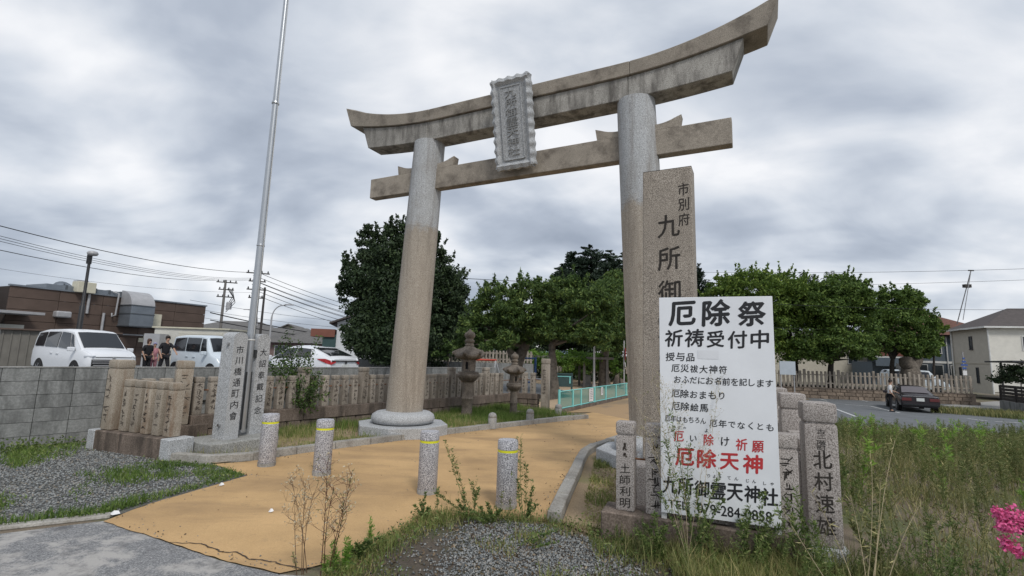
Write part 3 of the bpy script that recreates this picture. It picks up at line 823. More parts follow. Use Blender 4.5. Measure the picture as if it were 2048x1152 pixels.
# back fence along the wall, left of the path
fb = thing('stone_post_fence', 'long low fence of inscribed stone posts running behind the left gate pillar', 'stone fence')
FD = WD.copy(); F0 = Vector((-4.49, 8.85, 0))
FN = Vector((FD.y, -FD.x, 0))       # towards the path
# posts between t=-0.6 (just past the rusty post) and the far corner
L_ = (Vector((.0076, 14.888, 0)) - F0).length
pit = .2285
i0 = -4
nP = int((L_ - i0 * pit) / pit) - 0
run0 = F0 + FD * (i0 * pit)
fence_run(fb, run0 - FN * .0, FD, nP, pit, 6, 2, .415, face=-1)
s = i0 * pit - .1; k = 0
while s < L_:
    ln = random.choice((.78, .92, 1.0)); e1 = min(s + ln, L_ + .08)
    c = F0 + FD * ((s + e1) / 2)
    MB().box((c.x, c.y, .305), (e1 - s - .008, .25, .22), math.atan2(FD.y, FD.x)).build('base_beam', 'stone_base', fb, bevel=.008, segs=1)
    s = e1
s = i0 * pit - .1
while s < L_:
    ln = random.uniform(.26, .44); e1 = min(s + ln, L_ + .08)
    c = F0 + FD * ((s + e1) / 2) + FN * random.uniform(-.012, .012)
    MB().box((c.x, c.y, .095), (e1 - s - .014, .22, .19), math.atan2(FD.y, FD.x)).build('footing_stone', 'stone_base', fb, bevel=.014, segs=1)
    s = e1
MB().tube([run0 + Vector((0, 0, .80)) - FN * .0, F0 + FD * L_ + Vector((0, 0, .80))], .012, 6).build('tie_rod', 'rust', fb)

# short return section to the tall marker post
fr2 = thing('stone_post_fence', 'short return of the stone fence with three posts, left of the tall inscribed marker', 'stone fence')
RD = (Vector((1.02, 14.39, 0)) - Vector((.0076, 14.888, 0))).normalized()
c0 = Vector((.0076, 14.888, 0)) + RD * .12
fence_run(fr2, c0 + RD * .12, RD, 3, .27, 0, 0, .45, face=-1)
MB().box((*(c0 + RD * .37).xy, .375), (.92, .24, .15), math.atan2(RD.y, RD.x)).build('base_beam', 'stone_base', fr2, bevel=.008, segs=1)
for i in range(3):
    for j in range(2):
        MB().box((*(c0 + RD * (.06 + .31 * i)).xy, .075 + .15 * j), (.296, .21, .142), math.atan2(RD.y, RD.x)).build('footing_stone', 'stone_base', fr2, bevel=.014, segs=1)
MB().tube([c0 + Vector((0, 0, .85)), c0 + RD * .85 + Vector((0, 0, .85))], .012, 6).build('tie_rod', 'rust', fr2)

mk = thing('stone_marker', 'tall slim inscribed stone post at the end of the left fence, by the green netting', 'stone post', (1.05, 14.33, 0), math.atan2(RD.y, RD.x) + .1)
link('marker_shaft', post_mesh(.22, .22, 1.47, .15, 'granite_post'), mk)
raw_mesh(strokes(5, .11, 1.18, .45, 8), 'inscription', 'carved', mk).location = (-.01, -.113, 0)

# front-left corner of the fence
fl = thing('stone_post_fence', 'corner section of ochre weathered stone posts on a dark base, left of the flagpole stones', 'stone fence')
ED = Vector((.93, -.367, 0)).normalized(); EN = Vector((-ED.y, ED.x, 0))   # EN away from camera
cpt = Vector((-5.70, 7.33, 0))
zbL = .285
def opost(p, me, rz, zb, tall=False, ins=None, cap=None):
    o = link('stone_post', me, fl, (p.x, p.y, zb), rz)
    return o
caps = {}
def face_text(o, s, w, d, ztop, pitch, hc, mt='carved', off=.008):
    mb = vtext(s, 0, w, ztop, pitch, hc, lambda x, z, dd: Vector((x, -d / 2 - .002 - dd, z)), off)
    return raw_mesh(mb, 'inscription', mt, o)
rzE = math.atan2(ED.y, ED.x)
o = opost(cpt, pm_to, rzE, zbL); raw_mesh(strokes(9, .13, .78, .10, 5), 'inscription', 'carved', o).location = (-.02, -.1195, 0)
for i in range(5):
    p = cpt + ED * (.30 + .232 * i)
    o = opost(p, pm_so, rzE + random.uniform(-.03, .03), zbL)
    if i == 3: face_text(o, '山下多一', .075, .15, .56, .125, .085)
    else: raw_mesh(strokes(20 + i, .085, .56, .07, 6), 'inscription', 'carved', o).location = (-.01, -.077, 0)
# row from the corner back to the rusty tall post, along the wall
rusty = F0 - FD * 1.14
for i in range(3):
    p = F0 - FD * (1.14 + .235 * (i + 1)) ; opost(p, pm_so, math.atan2(FD.y, FD.x), zbL)
o = opost(rusty, pm_to, math.atan2(FD.y, FD.x) - .25, zbL); o['label'] = 'tall rust-stained post'
raw_mesh(strokes(31, .13, .80, .12, 6), 'inscription', 'carved_dark', o).location = (.02, -.1195, 0)
MB().lathe([(.088, 0), (.088, .002)], (0, 0, 0), 16)
a = cpt - ED * .28 ; b_ = cpt + ED * 1.40
for s0, s1, mt in ((-.28, -.12, 'granite_grey'), (-.117, .42, 'stone_base'), (.423, 1.0, 'stone_base'), (1.003, 1.27, 'stone_base'), (1.273, 1.46, 'granite_grey')):
    c = cpt + ED * ((s0 + s1) / 2)
    MB().box((c.x, c.y, .14), (s1 - s0, .34, .28), rzE).build('base_stone', mt, fl, bevel=.01, segs=1)
for s0, s1 in ((-1.75, -1.32), (-1.315, -.75)):
    c = F0 + FD * ((s0 + s1) / 2) ; MB().box((c.x, c.y, .14), (s1 - s0 - .01, .28, .276), math.atan2(FD.y, FD.x)).build('base_stone', 'stone_base', fl, bevel=.01, segs=1)
MB().tube([cpt + Vector((0, 0, .85)), cpt + ED * 1.25 + Vector((0, 0, .85))], .011, 6).build('tie_rod', 'rust', fl)

# ---- right side: front row, corner post, receding fence
P1 = Vector((1.03, 4.41, 0))
CP = Vector((2.50, 4.09, 0)); CPE = CP + EN * 0
frr = thing('stone_post_fence', 'right-hand stone fence with short inscribed posts half hidden behind the white signboard', 'stone fence')
pm_sp = post_mesh(.155, .155, .73, .105, 'granite_pink')
pm_tp = post_mesh(.235, .235, 1.09, .155, 'granite_pink')
rs = P1 + EN * .06
n_r = 6
cpt2 = gnd(1654, 1094, .12); cpt2.z = 0
rs = Vector((1.04, 4.42, 0)); rd = ED
for i in range(n_r):
    p = rs + rd * (.245 * i)
    o = link('stone_post', pm_sp, frr, (p.x, p.y, .24), rzE)
    if i == 0:
        face_text(o, '土師利明', .085, .155, .385, .094, .075, 'carved_dark')
        raw_mesh(strokes(3, .05, .57, .43, 3), 'inscription', 'carved', o).location = (0, -.079, 0)
    else: raw_mesh(strokes(40 + i, .085, .57, .04, 6), 'inscription', 'carved_dark', o).location = (0, -.079, 0)
for s0, s1 in ((-.19, .62), (.625, 1.33)):
    c = rs + rd * ((s0 + s1) / 2); MB().box((c.x, c.y, .11), (s1 - s0, .32, .26), rzE).build('base_stone', 'stone_base', frr, bevel=.012, segs=1)
MB().tube([rs + Vector((0, 0, .66)), rs + rd * 1.3 + Vector((0, 0, .66))], .009, 6).build('tie_rod', 'rust', frr)
# corner post
cc = Vector((2.49, 4.01, 0)) + EN * .10
o = link('stone_post', pm_tp, frr, (cc.x, cc.y, .12), rzE); o['label'] = 'large corner post inscribed with big characters, right of the signboard'
def corner_ins():
    P = lambda x, z, d: Vector((x, -.1195 - d, z))
    mb = vtext('北村速雄', .0, .125, .72, .165, .135, P, .014)
    raw_mesh(mb, 'inscription', 'carved_dark', o)
    raw_mesh(vtext('古二階町', .0, .06, .885, .0415, .037, P, .002), 'inscription', 'carved_dark', o)
corner_ins()
MB().box((cc.x, cc.y, .035), (.30, .30, .17), rzE).build('base_stone', 'granite_grey', frr, bevel=.012, segs=1)
bd = EN
far_posts = [(1.02, 1), (2.02, 0), (2.9, 1), (3.9, 0)]
for i in range(1, 18):
    t = .30 + .245 * (i - 1); p = cc + bd * t
    tall = (i % 5 == 0)
    o = link('stone_post', pm_tp if tall else pm_sp, frr, (p.x, p.y, .12 if tall else .12), math.atan2(bd.y, bd.x) + random.uniform(-.03, .03))
for i in range(6):
    c = cc + bd * (.18 + .37 + .74 * i); MB().box((c.x, c.y, .03), (.735, .30, .18), math.atan2(bd.y, bd.x)).build('base_stone', 'stone_base', frr, bevel=.012, segs=1)
MB().tube([cc + Vector((0, 0, .66)), cc + bd * 4.2 + Vector((0, 0, .66))], .009, 6).build('tie_rod', 'rust', frr)
em = cc + bd * 4.7
m2_ = thing('stone_marker', 'taller stone post at the far end of the right-hand fence, edge seen past the signboard', 'stone post', (em.x, em.y, 0), rzE)
link('marker_shaft', post_mesh(.26, .26, 1.5, .15, 'granite_pink'), m2_)

# ==================================================================== STELE
SD = DT
st0 = Vector((1.465, 5.47, 0)); cst = st0 + SD * .285 + NT * .13
stele = thing('inscribed_stone_pillar', 'tall brown granite pillar carved with the shrine name, behind the white signboard', 'stone pillar', (cst.x, cst.y, 0), -YAW)
w0_, w1_, d0_, d1_ = .57, .535, .30, .27
vs = [(-w0_ / 2, -d0_ / 2, .46), (w0_ / 2, -d0_ / 2, .46), (w0_ / 2, d0_ / 2, .46), (-w0_ / 2, d0_ / 2, .46),
      (-w1_ / 2, -d1_ / 2, 3.67), (w1_ / 2, -d1_ / 2, 3.67), (w1_ / 2, d1_ / 2, 3.67), (-w1_ / 2, d1_ / 2, 3.67)]
MB().hexa(vs).add([vs[4], vs[5], vs[6], vs[7], (0, 0, 3.72)], [(0, 1, 4), (1, 2, 4), (2, 3, 4), (3, 0, 4)]).build('shaft', 'granite_stele', stele, bevel=.014)
MB().box((-.02, .02, .22), (.98, .80, .44)).build('plinth', 'granite_pink', stele, bevel=.03, segs=3)
MB().box((.0, .14, .47), (.70, .5, .05)).build('upper_step', 'granite_grey', stele, bevel=.01)
def Pst(x, z, d):
    yf = -(d0_ + (d1_ - d0_) * (z - .46) / 3.21) / 2
    return Vector((x - .285, yf - .0025 - d, z))
mb = vtext('九所御霊天神社', .30, .235, 3.13, .372, .255, Pst, .016)
raw_mesh(mb, 'inscription', 'carved_dark', stele)
raw_mesh(vtext('市別府', .465, .115, 3.48, .175, .14, Pst, .010), 'inscription', 'carved_dark', stele)

# ==================================================================== SIGNBOARD
sg0 = Vector((1.265, 4.175, 0))
sign = thing('signboard', 'white hand-lettered shrine signboard on two white posts, leaning by the stone fence', 'signboard', sg0, rzE)
sw = .865
MB().box((sw / 2, .010, 1.165), (sw, .018, 1.75)).build('panel', 'sign_white', sign, bevel=.002, segs=1)
for x in (.02, sw - .02):
    MB().box((x, .041, .98), (.04, .04, 2.0)).build('post', 'white_metal', sign)
for z in (.36, 1.2, 1.98):
    MB().box((sw / 2, .041, z), (sw - .085, .035, .04)).build('frame_rail', 'white_metal', sign)
PS = lambda x, z, d: Vector((x, -.0012 - d, z))
def line(s, x0, x1, z0, z1, mt='ink', off=.006, name='lettering', per=True, slant=.05):
    off = off + .014
    mb = MB()
    if per:
        n = len(s); cw = (x1 - x0) / n
        V = None
        for i, ch in enumerate(s):
            if ch in ' 　': continue
            small = ch in 'っょゃ'
            g = glyphs(ch, 0.0); asp = g[2] / max(g[3], .01)
            hh = (z1 - z0)
            # keep the glyph's own proportions inside its cell
            H_ = hh * min(1, g[3] / .9) * (.98 + .05 * math.sin(i * 2.1)); Wd = min(cw * .93, H_ * asp * (cw * .95 / hh if cw * .95 < hh else 1.0) * 1.0)
            xc = x0 + cw * (i + .5); zc = (z0 + z1) / 2 + .03 * hh * math.sin(i * 1.7)
            if ch == 'ー' or ch == '-': H_ = hh * .08; Wd = cw * .7
            text_into(mb, ch, xc - Wd / 2, xc + Wd / 2, zc - H_ / 2, zc + H_ / 2, PS, off, slant)
    else:
        text_into(mb, s, x0, x1, z0, z1, PS, off)
    raw_mesh(mb, name, mt, sign)
line('厄除祭', .055, .845, 1.80, 2.005, off=.022)
line('祈祷受付中', .035, .845, 1.625, 1.765, off=.012)
line('授与品', .045, .285, 1.505, 1.575, off=.006)
line('厄災祓大神符', .09, .525, 1.415, 1.478, off=.006)
line('おふだにお名前を記します', .11, .85, 1.325, 1.385, off=.004)
line('厄除おまもり', .09, .51, 1.208, 1.272, off=.006)
line('厄除絵馬', .09, .375, 1.105, 1.17, off=.006)
line('厄年はもちろん', .035, .355, 1.01, 1.06, off=.003)
line('厄年でなくとも', .375, .845, .993, 1.05, off=.005)
line('わざわ', .09, .21, .958, .98, off=.004)
line('よ', .335, .375, .945, .975, off=.004)
line('厄', .105, .185, .855, .94, 'sign_red', .008)
line('い', .225, .285, .86, .92, off=.006)
line('除', .33, .41, .845, .935, 'sign_red', .008)
line('け', .455, .525, .85, .925, off=.006)
line('祈', .565, .65, .83, .92, 'sign_red', .008)
line('願', .68, .765, .825, .915, 'sign_red', .008)
line('厄除天神', .105, .765, .67, .808, 'sign_red', .022)
line('りょうてんじんじゃ'[:3], .345, .465, .60, .628, off=.004)
line('てん', .485, .59, .60, .628, off=.004)
line('じん', .62, .71, .595, .622, off=.004)
line('しゃ', .735, .835, .59, .617, off=.004)
line('九所御霊天神社', .01, .85, .445, .575, off=.014)
line('TEL', .055, .20, .335, .395, off=.006, per=False)
line('079-284-0858', .275, .80, .325, .40, off=.008, per=False)
mbg = MB(); mbg.add([PS(.30, 1.53, -.0004), PS(.46, 1.53, -.0004), PS(.46, 1.60, -.0004), PS(.30, 1.60, -.0004)], [(0, 1, 2, 3)])
raw_mesh(mbg, 'painted_out_patch', 'sign_ghost', sign)

# ==================================================================== FLAGPOLE AND ITS STONES
FRZ = -R(29)
fc = Vector((-4.05, 7.42, 0))
plin = thing('flagpole_support', 'pair of tall grey inscribed stones with rounded tops holding the flagpole on a granite plinth', 'stone support')
MB().box((-4.06, 7.44, .10), (.80, 1.02, .20), FRZ - .0).build('plinth', 'plinth_granite', plin, bevel=.012)
def round_stone(w, d, h, name):
    N = 10; prof = [(-d / 2, 0), (d / 2, 0)]
    top = []
    for i in range(N + 1):
        a = math.pi * i / N; top.append((math.cos(a) * d / 2, h - d * .42 + math.sin(a) * d * .42))
    prof = [(-d / 2, 0), (d / 2, 0)] + top
    n = len(prof)
    vs = [(-w / 2, y, z) for y, z in prof] + [(w / 2, y, z) for y, z in prof]
    fs = [tuple(range(n))[::-1], tuple(range(n, 2 * n))] + [(i, (i + 1) % n, n + (i + 1) % n, n + i) for i in range(n)]
    return MB().add(vs, fs).mesh(name, 'granite_grey', smooth=True, ang=30)
# local: inscribed face looks along -y (towards the right-front), rounded top seen from the inscribed face
def rs2(w, d, h):
    N = 12; top = [(math.cos(math.pi * i / N) * w / 2, h - w * .40 + math.sin(math.pi * i / N) * w * .40) for i in range(N + 1)]
    prof = [(-w / 2, 0), (w / 2, 0)] + top; n = len(prof)
    vs = [(x, -d / 2, z) for x, z in prof] + [(x, d / 2, z) for x, z in prof]
    fs = [tuple(range(n)), tuple(range(n, 2 * n))[::-1]] + [(i, n + i, n + (i + 1) % n, (i + 1) % n) for i in range(n)]
    return MB().add(vs, fs).mesh('stone', 'granite_grey', smooth=True, ang=30)
ms_ = rs2(.215, .27, 1.53)
SRZ = R(63)
fdir = Vector((math.cos(SRZ), math.sin(SRZ), 0))
for (cx_, cy_, txt, nch) in ((-4.085, 7.335, '市川橋通町内會', 7), (-4.00, 7.86, '大詔奉戴記念', 6)):
    o = link('support_stone', ms_, plin, (cx_, cy_, .20), SRZ)
    mb = vtext(txt, 0, .115, 1.33 if nch == 7 else 1.30, .158 if nch == 7 else .178, .112, lambda x, z, d: Vector((x, -.1365 - d, z)), .012)
    raw_mesh(mb, 'inscription', 'ink', o)
    if nch == 7:
        for zz_ in (.20, 1.36):
            MB().tube([(-.106, -.03, zz_), (-.145, -.03, zz_)], .022, 10).build('bolt', 'steel', o)
pole = thing('flagpole', 'tall silver metal flagpole between the two inscribed stones', 'flagpole', (-4.0, 7.61, .2))
MB().tube([(0, 0, .05), (0, 0, 2.3), (0, 0, 4.6), (.0, 0, 6.2), (0, 0, 9.0)], [.060, .056, .047, .042, .034], 24).build('shaft', 'pole_metal', pole, smooth=True, ang=50)
MB().box((.0, 0, .52), (.10, .10, .85), SRZ).build('mount_plate', 'dark_plate', pole)
MB().box((.03, .10, 1.22), (.06, .08, .12), SRZ).build('clamp', 'dark_plate', pole)
MB().lathe([(.062, 0), (.066, .01), (.062, .02)], (0, 0, 1.42), 16).build('rope_loop', 'trim_white', pole)
for zc in (2.9, 5.3): MB().lathe([(.056, 0), (.060, .01), (.056, .04)], (0, 0, zc), 20).build('joint_collar', 'pole_metal', pole)
MB().tube([(.052, -.02, 1.5), (.058, -.02, 3.2), (.055, -.02, 5.1), (.05, -.03, 6.6), (.045, -.02, 8.9)], .004, 4).build('halyard', 'trim_white', pole)

# ==================================================================== STONE LANTERNS
def lantern(name, label, x, y, sc_, fn=1.0, rz=0.3):
    t = thing(name, label, 'stone lantern', (x, y, 0), rz, group='stone lanterns in the verge')
    t.scale = (sc_[0], sc_[0], sc_[1])
    st = 'stone_lantern'
    MB().lathe([(.30, 0), (.30, .06), (.27, .09), (.20, .10)], seg=12).build('foot', st, t, bevel=.01, segs=1)
    MB().lathe([(.155, .09), (.16, .12), (.15, .16), (.148, .50), (.165, .52), (.165, .555), (.15, .575), (.142, .95), (.155, .99)], seg=28).build('shaft', st, t, smooth=True, ang=45)
    # lotus platform
    def lot_(a, r, z): return 1 + .05 * abs(math.cos(a * 6))
    MB().lathe([(.155, .985), (.20, 1.02), (.27, 1.10), (.305, 1.15), (.31, 1.20), (.285, 1.235), (.29, 1.25), (.27, 1.275), (.18, 1.28)], seg=48, fn=lot_).build('platform', st, t, smooth=True, ang=50)
    # fire box: hexagonal with openings
    fb_ = thing('fire_box', None, None); fb_.parent = t
    for k in range(6):
        a = R(60 * k); r = .175; w = 2 * r * math.tan(R(30))
        M3 = Matrix.Rotation(a + R(90), 3, 'Z')
        def pane(c, d): MB().box(M3 @ Vector((c[0], c[1], 0)) + Vector((math.cos(a) * (r - .02), math.sin(a) * (r - .02), c[2])), d, M=M3).build('fire_box_wall', st, fb_)
        if k % 2 == 0:
            pane((-w / 2 + .03, 0, 1.455), (.06, .045, .34)); pane((w / 2 - .03, 0, 1.455), (.06, .045, .34)); pane((0, 0, 1.315), (w - .12, .045, .06)); pane((0, 0, 1.585), (w - .12, .045, .08))
        else:
            pane((0, 0, 1.455), (w, .045, .34))
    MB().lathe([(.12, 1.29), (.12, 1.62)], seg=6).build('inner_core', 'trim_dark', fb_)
    # roof with curled corners
    def roof_fn(a, r, z):
        c = abs(math.cos(a * 3)) ** 6
        return 1 + (.16 * c if r > .25 else .03 * c)
    prof = [(.20, 1.625), (.33, 1.66), (.385, 1.70), (.395, 1.745), (.36, 1.79), (.27, 1.87), (.19, 1.94), (.13, 1.98), (.10, 1.99)]
    mb = MB(); mb.lathe(prof, seg=72, fn=roof_fn)
    vs = []
    for (x_, y_, z_) in mb.v:
        r_ = math.hypot(x_, y_); a = math.atan2(y_, x_); c = abs(math.cos(a * 3)) ** 8
        vs.append((x_, y_, z_ + (.07 * c * max(0, (r_ - .22) / .2)) - .02 * abs(math.sin(a * 9)) * (r_ > .15)))
    mb.v = vs; mb.build('roof', st, t, smooth=True, ang=60)
    for k in range(6):
        a = R(60 * k + 0)
        MB().lathe([(.0, -.05), (.035, -.04), (.05, 0), (.035, .04), (0, .05)], (math.cos(a) * .45, math.sin(a) * .45, 1.79), 10).build('roof_curl', st, t, smooth=True)
    MB().lathe([(.10, 1.98), (.13, 2.00), (.125, 2.05), (.10, 2.07), (.14, 2.10), (.145, 2.15), (.11, 2.17), (.105, 2.20), (.15, 2.25), (.158, 2.31), (.13, 2.37), (.06, 2.41), (.02, 2.47), (.0, 2.48)], seg=28).build('finial', st, t, smooth=True, ang=50)
    return t
lantern('stone_lantern', 'taller weathered stone lantern with curled roof, right of the left gate pillar', -1.0, 12.14, (.86, .865))
lantern('stone_lantern', 'smaller weathered stone lantern farther back, left of the tall marker post', .13, 12.62, (.62, .655), rz=.9)
mb = MB().box((.27, 12.9, .05), (.30, .25, .14), .4); prop(mb.build('loose_stone', 'stone_lantern', bevel=.03), 'rough loose stone in the grass beside the small lantern', 'stone')

# ==================================================================== GREEN NET FENCE
gf = thing('net_fence', 'low turquoise metal fence with green netting along the far path', 'fence')
g0 = Vector((1.39, 13.72, 0)); g1 = Vector((4.66, 19.86, 0)); gd = (g1 - g0).normalized(); g2 = Vector((5.6, 20.1, 0))
grz = math.atan2(gd.y, gd.x)
stn = [0, 1.05, 1.75, 3.05, 4.28, 5.55, 6.96]
MB().box((*((g0 + g1) / 2).xy, .03), ((g1 - g0).length + .1, .14, .14), grz).build('kerb_base', 'stone_base', gf)
MB().box((*((g1 + g2) / 2).xy, .03), ((g2 - g1).length, .14, .14), math.atan2(g2.y - g1.y, g2.x - g1.x)).build('kerb_base', 'stone_base', gf)
for i, s in enumerate(stn):
    p = g0 + gd * s
    MB().tube([(p.x, p.y, .08), (p.x, p.y, .60 if i else .64)], .026 if i else .036, 8).build('post', 'teal_paint', gf)
MB().tube([(g2.x, g2.y, .08), (g2.x, g2.y, .60)], .026, 8).build('post', 'teal_paint', gf)
for a_, b_2 in list(zip(stn, stn[1:])):
    pa, pb = g0 + gd * a_, g0 + gd * b_2
    for z in (.125, .585):
        MB().tube([(pa.x, pa.y, z), (pb.x, pb.y, z)], .016, 6).build('rail', 'teal_paint', gf)
    MB().add([(pa.x, pa.y, .13), (pb.x, pb.y, .13), (pb.x, pb.y, .58), (pa.x, pa.y, .58)], [(0, 1, 2, 3)]).build('net_panel', 'net_green', gf)
for z in (.125, .585): MB().tube([(g1.x, g1.y, z), (g2.x, g2.y, z)], .016, 6).build('rail', 'teal_paint', gf)
MB().add([(g1.x, g1.y, .13), (g2.x, g2.y, .13), (g2.x, g2.y, .58), (g1.x, g1.y, .58)], [(0, 1, 2, 3)]).build('net_panel', 'net_green', gf)
nrm = Vector((gd.y, -gd.x, 0))
for s, w, z0, z1, lab in ((2.62, .40, .16, .57, 'larger white paper notice tied to the green netting'), (3.75, .22, .30, .56, 'small white paper notice on the green netting, middle'), (8.0, .30, .2, .58, 'white paper notice at the far end of the green netting')):
    p = g0 + gd * s + nrm * .03 if s < 7 else g1 + (g2 - g1) * .55 + Vector((.0, -.04, 0))
    n_ = thing('notice', lab, 'notice', (p.x, p.y, 0), grz if s < 7 else .3)
    MB().box((0, 0, (z0 + z1) / 2), (w, .006, z1 - z0)).build('sheet', 'notice_white', n_)
    st_ = MB()
    for k in range(6):
        zc = z1 - .05 - k * (z1 - z0 - .08) / 6; ww = w * random.uniform(.4, .75)
        st_.add([(-ww / 2, -.004, zc), (ww / 2, -.004, zc), (ww / 2, -.004, zc + .014), (-ww / 2, -.004, zc + .014)], [(0, 1, 2, 3)])
    raw_mesh(st_, 'printed_lines', 'notice_ink', n_)

# ==================================================================== FAR PICKET FENCES
def picket_fence(label, a, b, zb, h, n, w=.16, group=None, mt='granite_post', tall=0):
    t = thing('picket_fence', label, 'fence', group=group)
    d = (b - a); rz = math.atan2(d.y, d.x)
    me = MB().box((0, 0, h / 2), (w, .10, h)).mesh('picket', mt, bevel=.03, segs=1)
    me2 = MB().box((0, 0, (h + .12) / 2), (w * 1.15, .12, h + .12)).mesh('picket', mt, bevel=.03, segs=1)
    for i in range(n):
        p = a.lerp(b, (i + .5) / n)
        o = link('picket', me2 if tall and i % tall == 0 else me, t, (p.x, p.y, zb + random.uniform(-.01, .01)), rz)
    for z in (.30, .78):
        MB().box(((a.x + b.x) / 2, (a.y + b.y) / 2, zb + h * z), (d.length, .05, .07), rz).build('rail', mt, t)
    return t
pa, pb = at(560, 700, 25.05), at(1085, 700, 25.05)
picket_fence('row of pale stone pickets on the low wall beyond the lanterns', Vector((-6.5, 25, 0)), Vector((1.15, 25, 0)), 1.16, .62, 44, .11)
picket_fence('far row of stone pickets behind the trellis vines', Vector((2.3, 31, 0)), Vector((9.2, 33, 0)), .6, 1.15, 34, .13)
ra = gnd(1540, 793, -.86); rb = gnd(1950, 811, -.86)
picket_fence('row of stone pickets on the rubble wall at the back of the lower parking lot', ra, rb, -.08, 1.22, 46, .155, tall=8)
rw = thing('rubble_wall', 'low brown rubble stone wall under the pickets at the back of the parking lot', 'wall')
dR = rb - ra; rzR = math.atan2(dR.y, dR.x); LR = dR.length
fr_n = Vector((dR.y, -dR.x, 0)).normalized()
MB().box((*((ra + rb) / 2).xy, -.5), (LR, .3, .76), rzR).build('wall_core', 'rubble', rw)
s = 0; rowh = [.26, .26, .24]
for rr_ in range(3):
    s = random.uniform(0, .2)
    while s < LR - .3:
        ln = random.uniform(.35, .75); c = ra + dR.normalized() * (s + ln / 2) + fr_n * (.16 + random.uniform(0, .02))
        MB().box((c.x, c.y, -.74 + .26 * rr_), (ln - .03, .08, .235), rzR).build('stone', 'rubble', rw, bevel=.02, segs=1)
        s += ln
MB().box((*((ra + rb) / 2 + fr_n * .02).xy, -.10), (LR + .1, .42, .05), rzR).build('coping', 'stone_base', rw)

# ==================================================================== LEFT SHOP BUILDING
BA = Vector((-27.8, 27, 0)); BD = Vector((.41, .912, 0)).normalized(); BN = Vector((BD.y, -BD.x, 0))
brz = math.atan2(BD.y, BD.x)
shop = thing('shop_building', 'brown panelled single-storey shop building behind the vans at left', 'building', BA, brz)
def bl(u, v, off=0.0):
    q = onpl(u, v, BA + BN * off, BD); return ((q - BA).dot(BD), q.z)
LB = bl(408, 640)[0]
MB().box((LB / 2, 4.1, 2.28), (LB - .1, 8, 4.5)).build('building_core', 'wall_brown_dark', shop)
pnl = {}
ncol = 5; pw_ = LB / ncol
rows = 7; rh = 4.50 / rows
pm_ = MB().box((0, 0, 0), (pw_ - .02, .12, rh - .02)).mesh('panel', 'wall_brown', bevel=.008, segs=1)
for r_ in range(rows):
    for c_ in range(ncol):
        if r_ < 3 and c_ == 0: continue
        link('panel', pm_, shop, (pw_ * (c_ + .5), 0, .05 + rh * (r_ + .5)))
MB().box((LB / 2, .0, 4.58), (LB + .1, .26, .09)).build('parapet_cap', 'duct_metal', shop)
MB().box((-3.1, .9, 2.28), (6.1, .14, 4.5), R(28)).build('side_wall', 'wall_brown', shop)
MB().box((-3.1, .85, 4.58), (6.2, .26, .09), R(28)).build('parapet_cap', 'duct_metal', shop)
sA, zA = bl(42, 628)
MB().box((sA - 2.6, -1.0, zA), (5.6, 2.2, .14)).build('canopy', 'pipe_grey', shop)
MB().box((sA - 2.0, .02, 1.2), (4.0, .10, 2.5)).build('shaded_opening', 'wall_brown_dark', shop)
MB().box((bl(4, 690)[0], -.06, 1.25), (1.5, .06, 2.3)).build('door', 'shed_white', shop)
s_, z_ = bl(120, 629); 
MB().box((s_, -.25, z_), (.75, .5, .38)).build('vent_hood', 'pipe_grey', shop, bevel=.08)
for (ua, va, vb) in ((177, 585, 627), (205, 626, 668)):
    s1_, z1_ = bl(ua, va); s2_, z2_ = bl(ua - 5, vb)
    MB().tube([(s1_, -.16, z1_), (s1_, -.16, max(.1, z2_))], .075, 12).build('drain_pipe', 'pipe_grey', shop, smooth=True, ang=50)
s_, z_ = bl(308, 642, .3)
MB().box((s_ + .15, -.2, z_), (.55, .35, .95)).build('meter_box', 'box_cream', shop)
for (u, v) in ((280, 680), (290, 672)):
    s_, z_ = bl(u, v); MB().box((s_, -.08, z_), (.3, .06, .28)).build('wall_notice', 'box_cream', shop)
s_, z_ = bl(27, 680); MB().box((s_, -.1, z_), (.35, .04, .4)).build('wall_notice', 'notice_white', shop)
MB().tube([(bl(232, 668)[0], -.12, bl(232, 668)[1]), (bl(302, 672)[0], -.12, bl(302, 672)[1])], .05, 8).build('pipe_run', 'pipe_grey', shop)
# duct
duct = thing('roof_duct', 'large grey metal air duct bending over the roof edge of the brown shop', 'duct', BA, brz)
s0_, zt_ = bl(262, 600, 1.2); s1_, _ = bl(307, 620, 1.2)
zb_ = bl(290, 655, 1.2)[1]; wD = s1_ - s0_; ztop = bl(285, 592, 1.2)[1] - .15
dd_ = 1.25
xm = (s0_ + s1_) / 2
MB().box((xm, -dd_ / 2 - .1, (zb_ + ztop) / 2 - .25), (wD, dd_, ztop - zb_ - .5)).build('drop_section', 'duct_metal', duct)
N = 10; vs = []; rad = dd_
for i in range(N + 1):
    a = R(90) * i / N
    for rr_ in (.12, rad + .0):
        for xx in (xm - wD / 2, xm + wD / 2):
            vs.append((xx, -.1 + .0 - rr_ * math.cos(a) , ztop - .6 + rr_ * math.sin(a) * .85))
fs = [(i * 4 + a, (i + 1) * 4 + a, (i + 1) * 4 + b, i * 4 + b) for i in range(N) for a, b in ((0, 1), (1, 3), (3, 2), (2, 0))]
MB().add(vs, fs).build('elbow', 'pipe_grey', duct, smooth=True, ang=40)
MB().box((xm - 1.9, 1.2, ztop - .12), (wD + 3.9, 2.4, .95)).build('roof_run', 'duct_metal', duct)
for k in range(5): MB().box((xm - wD / 2 + .1 - .75 * k, 1.2, ztop - .12), (.09, 2.5, 1.03)).build('seam_ring', 'duct_seam', duct)
for z in (zb_ + .05, (zb_ + ztop) / 2 - .1, ztop - .5): MB().box((xm, -dd_ / 2 - .1, z), (wD + .08, dd_ + .08, .05)).build('seam_ring', 'duct_seam', duct)
